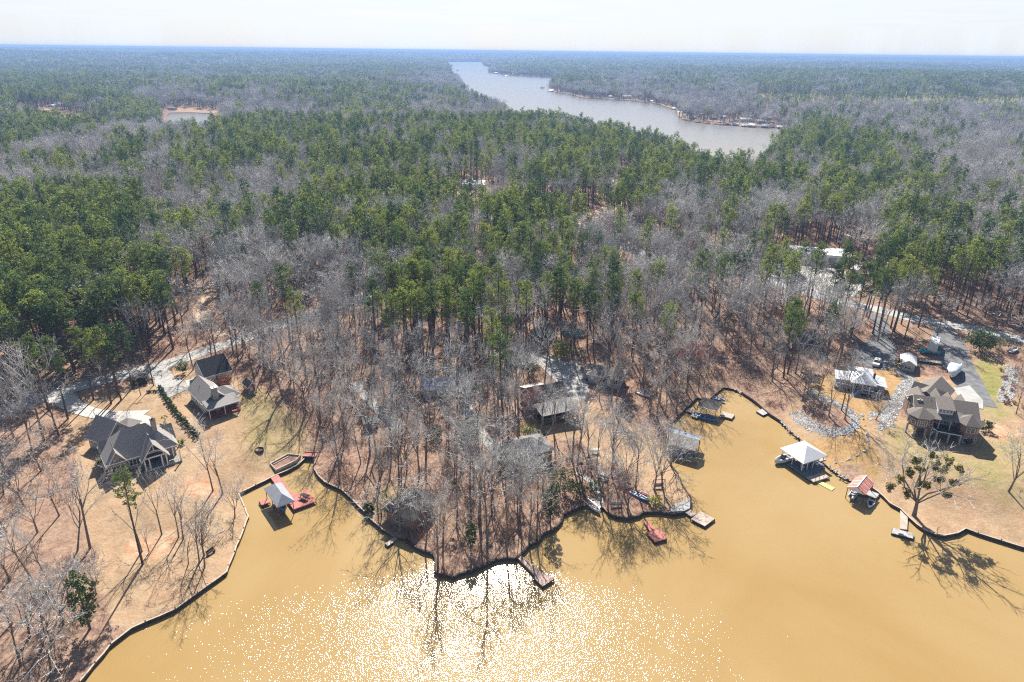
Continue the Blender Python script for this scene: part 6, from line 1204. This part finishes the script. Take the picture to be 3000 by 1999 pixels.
# evergreens and shrubs
SHR = {}
def shrub(px, py, label, h, r_, mt_='leaf_dark', name='shrub', cat='shrub', group=None, cone=False, n=60, seed=1, size=.3, trunk=.08):
    k = (round(h, 1), round(r_, 1), mt_, cone, n, seed)
    if k not in SHR: SHR[k] = meshes(name, make_leafy(300+seed, h, r_, trunk, n, 12, size, rtr=.06+h*.008, cone=cone), MT['bark'], MT[mt_])
    g = G(px, py); return place(name, SHR[k], g[0], g[1], label, cat, group, z=g[2], s=random.uniform(.88, 1.12), tn='stem', cn_='foliage')
shrub(537, 1094, 'small bushy dark green juniper by the wire fence', 4.2, 1.7, 'needle', 'juniper', 'juniper', cone=False, n=90, trunk=.14)
H0, H1 = (469, 1140), (578, 1280)
for k in range(24):
    t_ = k/23; shrub(H0[0]+(H1[0]-H0[0])*t_-9*math.sin(math.pi*t_), H0[1]+(H1[1]-H0[1])*t_, 'small clipped shrub in the hedge row between the two left houses', 1.2, .62, 'leaf_dark', 'hedge_shrub', 'shrub', 'shrubs of the diagonal hedge row', n=22, size=.24, seed=k % 2)
shrub(655, 1130, 'orange-brown leafy shrub between the garage and the chimney house', 2.6, 2.0, 'leaf_orange', n=90)
shrub(530, 1302, 'yellow-green shrub at the right corner of the large tan house', 1.2, .9, 'leaf_yellow', n=30); shrub(291, 1354, 'small yellow shrub at the left wall of the large tan house', .9, .6, 'leaf_yellow', n=22, seed=2)
for k, (x, y) in enumerate(((395,1127),(405,1122),(415,1124),(425,1126),(404,1132))): shrub(x, y, 'round green shrub in the group by the road end of the hedge', 1.3, .9, 'leaf_dark', group='round shrubs by the left road', n=26, seed=3)
for k, (x, y) in enumerate(((435,1152),(442,1150),(449,1149),(456,1150))): shrub(x, y, 'tiny dark shrub in the short row left of the gravel driveway', .8, .45, 'leaf_dark', group='tiny shrubs left of the gravel driveway', n=14, size=.2, seed=4)
shrub(485, 1232, 'sparse small green tree on the left lawn between driveway and hedge', 1.8, .9, 'leaf_yellow', n=10, seed=5)
shrub(1640, 1050, 'bright yellow-green weeping willow above the pale gravel yard', 6.0, 2.6, 'leaf_yellow', 'willow_tree', 'willow', n=150, size=.35, trunk=.05); shrub(1410, 1150, 'yellow-green bush on the bank of the gravel lane', 2.6, 1.3, 'leaf_yellow', n=40, seed=6)
shrub(1590, 1000, 'dark evergreen tree in the pine stand left of the willow', 7, 2.5, 'leaf_dark', 'holly_tree', 'tree', n=120, trunk=.1); shrub(1558, 1100, 'dark evergreen bush left of the pale yard', 5, 1.9, 'leaf_dark', n=80, seed=7); shrub(1380, 1300, 'dark green holly at the lower end of the gravel lane', 6, 2.2, 'leaf_dark', 'holly_tree', 'tree', n=110, seed=8); shrub(1270, 1290, 'green rhododendron clump near the tan shed', 3.5, 2.4, 'leaf_dark', n=90, seed=9)
shrub(1545, 1275, 'pale yellow-green bush below the brown house', 3.0, 2.0, 'leaf_yellow', n=40, seed=10); shrub(1570, 1300, 'dark bush behind the grey cabin roof', 3.4, 2.4, 'leaf_dark', n=90, seed=11); shrub(1920, 1478, 'bright green bush on the lawn beside the canoe', 2.0, 1.4, 'leaf_yellow', n=40, seed=12); shrub(1825, 1415, 'green bush left of the canoe', 2.2, 1.6, 'leaf_dark', n=50, seed=13); shrub(1080, 1500, 'round dark shrub at the wall left of the dark-shingled cabin', 1.9, 1.2, 'leaf_dark', n=50, seed=14); shrub(950, 960, 'evergreen with yellow tips beside the left road', 5, 2.0, 'leaf_dark', 'holly_tree', 'tree', n=90, seed=15)
shrub(2868, 1030, 'large glossy dark evergreen bush beside the asphalt driveway', 7.5, 4.2, 'leaf_dark', 'holly_tree', 'tree', n=220, size=.45, trunk=.08, seed=16); shrub(2925, 1025, 'looser grey-green bush right of the large evergreen', 5.0, 3.2, 'leaf_dark', n=70, seed=17); shrub(2636, 1080, 'green bush against the white-roofed shed', 3.0, 1.7, 'leaf_dark', n=60, seed=18); shrub(2886, 1262, 'dark shrub at the right corner of the brick house', 2.6, 1.7, 'leaf_dark', n=60, seed=19); shrub(2832, 1302, 'dark round shrub in the house shadow below the brick wall', 1.9, 1.2, 'leaf_dark', n=50, seed=20); shrub(2010, 1300, 'dense evergreen overhanging the grey boathouse roof', 2.5, 1.6, 'leaf_dark', n=50, seed=21)
shrub(1740, 1440, 'glossy green shrub beside the top of the boat ramp', 2.4, 1.5, 'leaf_dark', n=50, seed=22); shrub(1690, 1460, 'dark evergreen tangle above the water left of the boat ramp', 4.0, 2.2, 'leaf_dark', n=80, seed=23); shrub(1640, 1440, 'wide evergreen tangle in the middle of the peninsula thicket', 5.5, 3.0, 'leaf_dark', n=120, seed=24)
shrub(100, 1130, 'dark spreading magnolia at the edge of the left pine stand', 7, 3.0, 'leaf_dark', 'magnolia_tree', 'magnolia', n=120, seed=25)
for k, (x, y) in enumerate([(2955+r5.uniform(-22, 22), 1150+r5.uniform(-70, 40)) for _ in range(14)]): shrub(x, y, 'straw-coloured grass tuft on the pale bank at the far right', .9, .6, 'leaf_orange', 'grass_tuft', 'grass tuft', 'grass tufts on the right bank', n=14, size=.22, seed=26)
# ------------------------------------------------------------------ far houses and boathouses
FHM = {}
def far_house(px, py, w, d, h, wallm, roofm, rz, label, group, open_=False, z=None, name='lake_house', cat='house'):
    g = G(px, py) if z is None else (*Wp(px, py, z), z); k = (w, d, h, wallm, roofm, open_)
    if k not in FHM:
        a = MB(); 
        if open_:
            for x in (-w/2+.3, w/2-.3):
                for y in (-d/2+.3, d/2-.3): a.box(x-.15, x+.15, y-.15, y+.15, -1.5, h)
            a.box(-w/2, w/2, -d/2, d/2, .2, .5)
        else: a.box(-w/2, w/2, -d/2, d/2, -1.5, h); a.hexa([(-w/2, -d/2, h), (-w/2, d/2, h), (-w/2, 0, h+d*.22)], [(w/2, -d/2, h), (w/2, d/2, h), (w/2, 0, h+d*.22)])
        b_ = MB(); o = .6
        for sg in (-1, 1): b_.slab([(-w/2-o, sg*(d/2+o), h), (w/2+o, sg*(d/2+o), h), (w/2+o, 0, h+d*.24), (-w/2-o, 0, h+d*.24)], .25)
        c_ = None
        if not open_:
            c_ = MB()
            for x in (-w*.3, 0, w*.3): c_.box(x-.7, x+.7, -d/2-.05, -d/2+.1, h*.35, h*.8)
            c_ = c_.mesh('window_row', MT['glass'])
        FHM[k] = (a.mesh('wall', MT[wallm]), b_.mesh('roof', MT[roofm]), c_)
    t = thing(name, label, cat, g, rz+random.uniform(-.4, .4), group); t.scale = (random.uniform(.6, .95),)*3
    for nm, me_ in zip(('frame' if open_ else 'wall', 'roof', 'window_row'), FHM[k]):
        if me_: o = bpy.data.objects.new(nm, me_); C.objects.link(o); o.parent = t
    EXC.append((g[0], g[1], max(w, d)*.8)); return t
FH = [(1506,219,0),(1453,216,0),(1340,207,2),(1342,249,0),(1617,268,0),(1651,262,3),(1789,286,0),(1836,288,4),(1874,284,5),(2060,338,0),(2119,346,0),(2155,366,1),(2183,356,4),(2223,360,0),(2391,350,0),(2419,345,4),(2455,350,3),(2519,348,0),(2561,376,3),(2723,374,0),(2817,408,2),(2946,410,1),(2183,217,0),(2204,218,0),(2221,219,0),(2119,249,2),(2290,356,2),(2350,352,0),(2480,356,2),(2600,358,0),(2250,350,0),(2090,350,2),(2030,352,3)]
LBL = {0: 'white-roofed house among trees across the far lake', 1: 'blue-roofed house across the far lake', 2: 'grey-roofed house among trees across the far lake', 3: 'dark-roofed house across the far lake', 4: 'long white house on the lawn of the far shore', 5: 'tall dark blue house on the far lake shore'}
RM = {0: 'membrane', 1: 'metal_blue', 2: 'shingle', 3: 'shingle_dark', 4: 'membrane', 5: 'metal_blue'}
for i, (x, y, k) in enumerate(FH):
    w, d, h = ((13, 8, 3.4) if k < 4 else ((20, 10, 4.4) if k == 4 else (13, 10, 7))); far_house(x, y, w, d, h, 'white' if k in (0, 4) else 'siding_grey', RM[k], (-.35, .1, -.6, .3)[i % 4], LBL[k], {0: 'white-roofed far houses', 1: 'blue-roofed far houses', 2: 'grey-roofed far houses', 3: 'dark-roofed far houses', 4: 'long white far houses', 5: None}[k])
for i, (x, y, k) in enumerate([(1589,260,3),(1612,270,0),(1910,300,0),(1953,309,2),(1974,321,0),(1993,333,0),(1995,345,2),(2008,342,0),(2043,358,2),(2108,362,1),(2155,368,0),(2202,372,0),(2240,374,0),(2262,374,2),(2285,377,0),(1870,292,2),(2130,366,2),(2180,371,0),(1483,224,0)]):
    far_house(x, y, 9, 8, 3.0, 'timber_dark', RM[k], (-.3, .2, -.5)[i % 3], {0: 'white-roofed boathouse standing in the far lake by its shore', 1: 'blue-roofed boathouse at the far lake shore', 2: 'grey-roofed boathouse standing in the far lake by its shore', 3: 'dark boathouse alone in the far lake channel'}[k], {0: 'white far boathouses', 1: None, 2: 'grey far boathouses', 3: None}[k], True, .3, 'lake_boathouse', 'boathouse')
for (x, y, w, k, lb) in ((89,336,18,2,'grey shed on the pale field at the far left'),(157,314,18,0,'white-roofed house at the left end of the pale field'),(178,312,14,0,'white-roofed house right beside another at the edge of the pale field'),(298,338,16,2,'grey-roofed house among pines right of the pale field'),(255,320,14,1,'blue-roofed house in the trees above the pale field'),(419,326,16,0,'white-roofed house in the pines left of the small pond'),(506,322,16,2,'grey-roofed house on the bank above the small pond'),(676,320,26,4,'long pale building right of the small pond'),(217,529,30,4,'long white building in bare trees at the left'),(142,535,10,0,'small white roof in bare trees left of the long white building'),(85,532,10,0,'leftmost small white roof in the bare trees'),(2997,460,24,4,'large white building at the right edge of the wood'),(1446,462,12,0,'small white roof in bare trees below the far lake'),(1391,553,16,0,'white roof beside the small clearing in the middle wood'),(960,385,12,0,'small white roof deep in the wood below the lake'),(2900,690,14,2,'grey roof half hidden in the wood at the right')):
    far_house(x, y, w, 10, 4, 'white' if k in (0, 4) else 'siding_grey', RM[k], -.2, lb, None)
# ------------------------------------------------------------------ the wood
def clearmask(x, y, road=True, lawn=True, margin=0.0):
    ok = np.ones(x.shape, bool)
    for w in WATERS: ok &= ~inpoly(x, y, w)
    ok &= np.minimum.reduce([dseg(x, y, w) for w in WATERS]) > 0.8
    if road:
        for line, c_ in ROADS:
            if c_ > 0: ok &= dseg(x, y, line[::2], False) > c_+margin
    for (ex, ey, er) in EXC: ok &= np.hypot(x-ex, y-ey) > er
    if lawn:
        for P in Z_LAWN+FIELDS: ok &= ~inpoly(x, y, P)
    for P in NOTREE: ok &= ~inpoly(x, y, P)
    return ok
NOTREE = [pxpoly(l) for l in [
 [(2310,1200),(2360,1130),(2460,1090),(2520,1085),(2520,1000),(2640,1010),(2760,960),(2850,985),(2960,1060),(3000,1180),(3000,1500),(2600,1400),(2420,1370)],
 [(2215,780),(2240,765),(2540,795),(2540,880),(2440,885),(2290,830)], [(560,1060),(470,1075),(330,1120),(200,1180),(150,1200),(480,1160)],
 [(1560,1030),(1620,1030),(1720,1060),(1740,1150),(1660,1190),(1600,1130)], [(610,840),(560,900),(600,960),(660,985),(650,930)],
 [(1560,652),(1860,730),(2200,802),(2200,835),(1860,768),(1560,690)], [(465,326),(655,326),(650,405),(590,425),(480,410)], [(1330,600),(1480,640),(1480,600),(1320,560)], [(1800,575),(2010,600),(2010,580),(1820,545)]]]
HAND = np.array([(o.location.x, o.location.y) for o in C.objects if o.parent is None and 'tree' in o.name])
# near wood: jittered grid of individual trees
def cand(x0, x1, y0, y1, s):
    xs, ys = np.meshgrid(np.arange(x0, x1, s), np.arange(y0, y1, s)); xs = xs.ravel(); ys = ys.ravel()
    return xs+rs.uniform(-.45, .45, xs.shape)*s, ys+rs.uniform(-.45, .45, ys.shape)*s
def inview(x, y, z, m=160):
    px, py = proj(x, y, z+12); return (px > -m) & (px < 3000+m) & (py < 2250) & (y > 5)
xs, ys = cand(-330, 330, 58, 330, 5.0); k = clearmask(xs, ys, margin=.3); xs, ys = xs[k], ys[k]
k = np.min(np.hypot(xs[:, None]-HAND[:, 0], ys[:, None]-HAND[:, 1]), 1) > 2.8; xs, ys = xs[k], ys[k]
zs = hgt(xs, ys); k = inview(xs, ys, zs); xs, ys, zs = xs[k], ys[k], zs[k]
pv, gg, px, py = ptype(xs, ys, zs)
bpx, bpy_ = proj(xs, ys, zs)
u = rs.uniform(size=xs.shape); pine = u < pv
# the left bank wood is open under the pines; the low peninsula carries few pines
low = bpy_ > 1230; pine &= ~(low & (rs.uniform(size=xs.shape) > .06))
thin = rs.uniform(size=xs.shape) < np.where(pine, .93, np.where((bpx < 330) & (bpy_ > 1300), .14, np.where((bpx > 2150) & (bpy_ > 1000), .5, np.where(bpy_ > 1250, .68, .76))))
xs, ys, zs, pine, bpx, bpy_ = (a[thin] for a in (xs, ys, zs, pine, bpx, bpy_))
o_ = np.argsort(np.hypot(xs, ys)); xs, ys, zs, pine, bpx, bpy_ = (a[o_] for a in (xs, ys, zs, pine, bpx, bpy_))
def plabel(x, y):
    if x < 560:
        r_ = 'at the front by the road' if y > 1110 else ('halfway back' if y > 960 else 'far back'); c_ = 'left end' if x < 190 else ('middle' if x < 380 else 'right end')
        return 'round-crowned pine '+r_+' in the '+c_+' of the left stand', 'pines '+r_+', '+c_+' of the left stand'
    if x < 1000: return 'tall green pine among grey bare trees behind the two houses on the left', 'pines behind the left houses'
    if x < 1750:
        r_ = 'front row' if y > 980 else ('second rank' if y > 880 else 'rear'); c_ = 'left part' if x < 1230 else ('centre' if x < 1480 else 'right part')
        return 'slender long-trunked pine, '+r_+', '+c_+' of the middle pine stand', 'pines, '+r_+', '+c_+' of the middle stand'
    if x < 2250: return 'tall pine among bare trees above the narrow inlet with the dark boathouse', 'pines above the inlet'
    return 'tall pine near the paved lot in the right wood', 'pines of the right wood'
def blabel(x, y):
    if x < 420 and y > 1230: return 'bare grey tree on the leaf covered bank at the lower left', 'bare trees of the lower left bank'
    if x < 700: return 'bare grey tree by the road behind the houses on the left', 'bare trees behind the left houses'
    if x < 1050:
        r_ = 'near the cove wall' if y > 1330 else ('beside the left lawn' if y > 1150 else 'near the road')
        return 'bare grey tree '+r_+' in the thicket left of the small tan shed', 'bare trees '+r_+', thicket right of the left lawn'
    if x < 1480 and y > 1300: return 'bare tree on the wooded point above the glittering water', 'bare trees of the wooded point'
    if x < 1480: return 'bare grey tree beside the gravel lanes in the middle of the wood', 'bare trees by the gravel lanes'
    if x < 2050 and y > 1250: return 'bare tree near the docks on the right half of the peninsula', 'bare trees near the peninsula docks'
    if x < 2050:
        r_ = 'left of' if x < 1570 else ('right of' if x > 1720 else ('in front of' if y > 1180 else 'behind'))
        return 'bare grey tree '+r_+' the brown house in the central clearing', 'bare trees '+r_+' the brown house'
    if x < 2400: return 'bare grey tree in the thicket above the narrow inlet', 'bare trees above the inlet'
    return 'bare grey tree along the road and yards on the right', 'bare trees of the right wood'
NP_, NB_ = 0, 0; restP = []; restB = []
_n = [o.name.split('.')[0] for o in C.objects if o.parent is None]
LP, LB = 300-_n.count('pine_tree'), 300-_n.count('bare_tree')
for i in range(len(xs)):
    if pine[i]:
        if NP_ < LP:
            lb, gp = plabel(bpx[i], bpy_[i]); s = rs.uniform(.8, 1.12); NP_ += 1; s_x = s*(1.28 if bpx[i] < 560 else 1.0)
            place('pine_tree', PINES[rs.randint(5)], xs[i], ys[i], lb, 'pine tree', gp, s=s_x, sz=s, z=zs[i]-.1, lean=rs.normal()*.02, la=rs.uniform(0, 6))
        else: restP.append((xs[i], ys[i], zs[i]))
    else:
        if NB_ < LB:
            lb, gp = blabel(bpx[i], bpy_[i]); s = rs.uniform(.66, 1.2); NB_ += 1
            place('bare_tree', (BARE+SLIM[:1])[rs.randint(9)], xs[i], ys[i], lb, 'bare tree', gp, s=s, z=zs[i]-.1, lean=rs.normal()*.05, la=rs.uniform(0, 6))
        else: restB.append((xs[i], ys[i], zs[i]))
def scatter(name, protos, P, label, cat, s0=.8, s1=1.15, tilt=.03):
    P = np.array(P); me = bpy.data.meshes.new(name); me.from_pydata(P[:, :3].tolist(), [], [])
    a = me.attributes.new('rot', 'FLOAT_VECTOR', 'POINT'); n = len(P)
    a.data.foreach_set('vector', np.stack([rs.normal(size=n)*tilt, rs.normal(size=n)*tilt, rs.uniform(0, 6.28, n)], 1).ravel())
    sc = rs.uniform(s0, s1, (n, 1)); sc = np.hstack([sc, sc, sc*rs.uniform(.9, 1.08, (n, 1))])
    if P.shape[1] > 3: sc = sc*P[:, 3:4]; sc[:, 2] /= np.maximum(1, P[:, 3])
    a = me.attributes.new('scl', 'FLOAT_VECTOR', 'POINT'); a.data.foreach_set('vector', sc.ravel())
    a = me.attributes.new('pick', 'INT', 'POINT'); a.data.foreach_set('value', rs.randint(0, len(protos), n).astype(np.int32))
    o = bpy.data.objects.new(name, me); C.objects.link(o); tag(o, label, cat, kind='stuff')
    ng = bpy.data.node_groups.new(name, 'GeometryNodeTree'); ng.interface.new_socket('Geometry', in_out='INPUT', socket_type='NodeSocketGeometry'); ng.interface.new_socket('Geometry', in_out='OUTPUT', socket_type='NodeSocketGeometry')
    N = ng.nodes; L = ng.links; gi = N.new('NodeGroupInput'); go = N.new('NodeGroupOutput'); m2p = N.new('GeometryNodeMeshToPoints'); L.new(gi.outputs[0], m2p.inputs[0])
    iop = N.new('GeometryNodeInstanceOnPoints'); L.new(m2p.outputs[0], iop.inputs['Points']); j = N.new('GeometryNodeJoinGeometry')
    for p in protos:
        oi = N.new('GeometryNodeObjectInfo'); oi.inputs['Object'].default_value = p; oi.inputs['As Instance'].default_value = True; L.new(oi.outputs['Geometry'], j.inputs[0])
    L.new(j.outputs[0], iop.inputs['Instance']); iop.inputs['Pick Instance'].default_value = True
    for nm, ty, sk in (('rot', 'FLOAT_VECTOR', 'Rotation'), ('scl', 'FLOAT_VECTOR', 'Scale'), ('pick', 'INT', 'Instance Index')):
        at = N.new('GeometryNodeInputNamedAttribute'); at.data_type = ty; at.inputs['Name'].default_value = nm
        src = at.outputs['Attribute']
        if sk == 'Rotation':
            e = N.new('FunctionNodeEulerToRotation'); L.new(src, e.inputs[0]); src = e.outputs[0]
        L.new(src, iop.inputs[sk])
    L.new(iop.outputs[0], go.inputs[0]); md = o.modifiers.new('scatter', 'NODES'); md.node_group = ng; return o
# middle distance: single trees as stuff, farther off clumps of five
def band(r0_, r1_, s, margin=1.0, dens=.9):
    xs, ys = cand(-r1_*.95, r1_*.95, max(60, r0_*.55), r1_, s); r = np.hypot(xs, ys); k = (r >= r0_) & (r < r1_) & (np.abs(xs) < ys*.86+60)
    xs, ys = xs[k], ys[k]; k = clearmask(xs, ys, margin=margin); xs, ys = xs[k], ys[k]; zs = hgt(xs, ys); k = inview(xs, ys, zs, 260); xs, ys, zs = xs[k], ys[k], zs[k]
    pv, gg, px, py = ptype(xs, ys, zs); pn = rs.uniform(size=xs.shape) < pv*(.8 if r0_ > 700 else np.where(np.hypot(xs, ys) > 380, .82, 1)); keep = rs.uniform(size=xs.shape) < dens
    return xs, ys, zs, pn & keep, (~pn) & keep & (rs.uniform(size=xs.shape) < (.74 if r0_ < 700 else 1)), gg
xs, ys, zs, a, b_, gg = band(0, 760, 5.3)
outside = ~((np.abs(xs) < 328) & (ys < 328))
restP += [tuple(q) for q in np.stack([xs, ys, zs], 1)[a & outside]]; restB += [tuple(q) for q in np.stack([xs, ys, zs], 1)[b_ & outside]]
clP = []; clB = []; young = []
for (r0_, r1_, s, sc) in ((760, 1700, 11.5, 1.0), (1700, 3300, 16, 1.35), (3300, 6200, 27, 2.2), (6200, 10500, 48, 3.6)):
    xs, ys, zs, a, b_, gg = band(r0_, r1_, s, margin=4, dens=.92); q = np.stack([xs, ys, zs, np.full(xs.shape, sc)], 1)
    clP += [tuple(v) for v in q[a & ~gg]]; clB += [tuple(v) for v in q[b_ & ~gg]]; young += [tuple(v) for v in q[a & gg]]
scatter('pine_wood', P_MID, restP, 'green pines of the wood beyond the nearest stands', 'wood')
scatter('bare_wood', B_MID, restB, 'grey leafless trees of the wood beyond the nearest ones', 'wood')
scatter('distant_pine_wood', P_CL, clP, 'dark green pine wood running to the horizon around the far lake', 'wood', .85, 1.1)
scatter('distant_bare_wood', B_CL, clB, 'grey brown leafless wood running to the horizon around the far lake', 'wood', .8, 1.05)
if young: scatter('young_pine_plantation', P_CL, [(a_, b__, c_, .42*d_) for a_, b__, c_, d_ in young], 'low pale green plantation on the slope beyond the far houses', 'plantation')
# leafless undergrowth
xs, ys = cand(-260, 260, 60, 420, 3.1); k = clearmask(xs, ys, margin=.3); xs, ys = xs[k], ys[k]; zs = hgt(xs, ys); k = inview(xs, ys, zs); xs, ys, zs = xs[k], ys[k], zs[k]
k = (rs.uniform(size=xs.shape) < .55*np.clip(vnoise(xs, ys, 18, 8)*1.8, 0, 1)); scatter('undergrowth', BRUSH, np.stack([xs[k], ys[k], zs[k]], 1), 'leafless reddish undergrowth on the wood floor', 'undergrowth', .6, 1.5, .1)
# ------------------------------------------------------------------ haze
hm = bpy.data.materials.new('haze'); hm.use_nodes = True; nt = hm.node_tree
for n in list(nt.nodes):
    if n.type != 'OUTPUT_MATERIAL': nt.nodes.remove(n)
pvn = nt.nodes.new('ShaderNodeVolumePrincipled'); pvn.inputs['Color'].default_value = (0.33, 0.53, 0.92, 1); pvn.inputs['Density'].default_value = 0.00018
pvn.inputs['Anisotropy'].default_value = 0.1
nt.links.new(pvn.outputs[0], nt.nodes['Material Output'].inputs['Volume'])
hb = MB(); hb.box(-33000, 33000, -4000, 33500, -12, 94); hz = hb.build('haze', hm); tag(hz, kind='stuff')
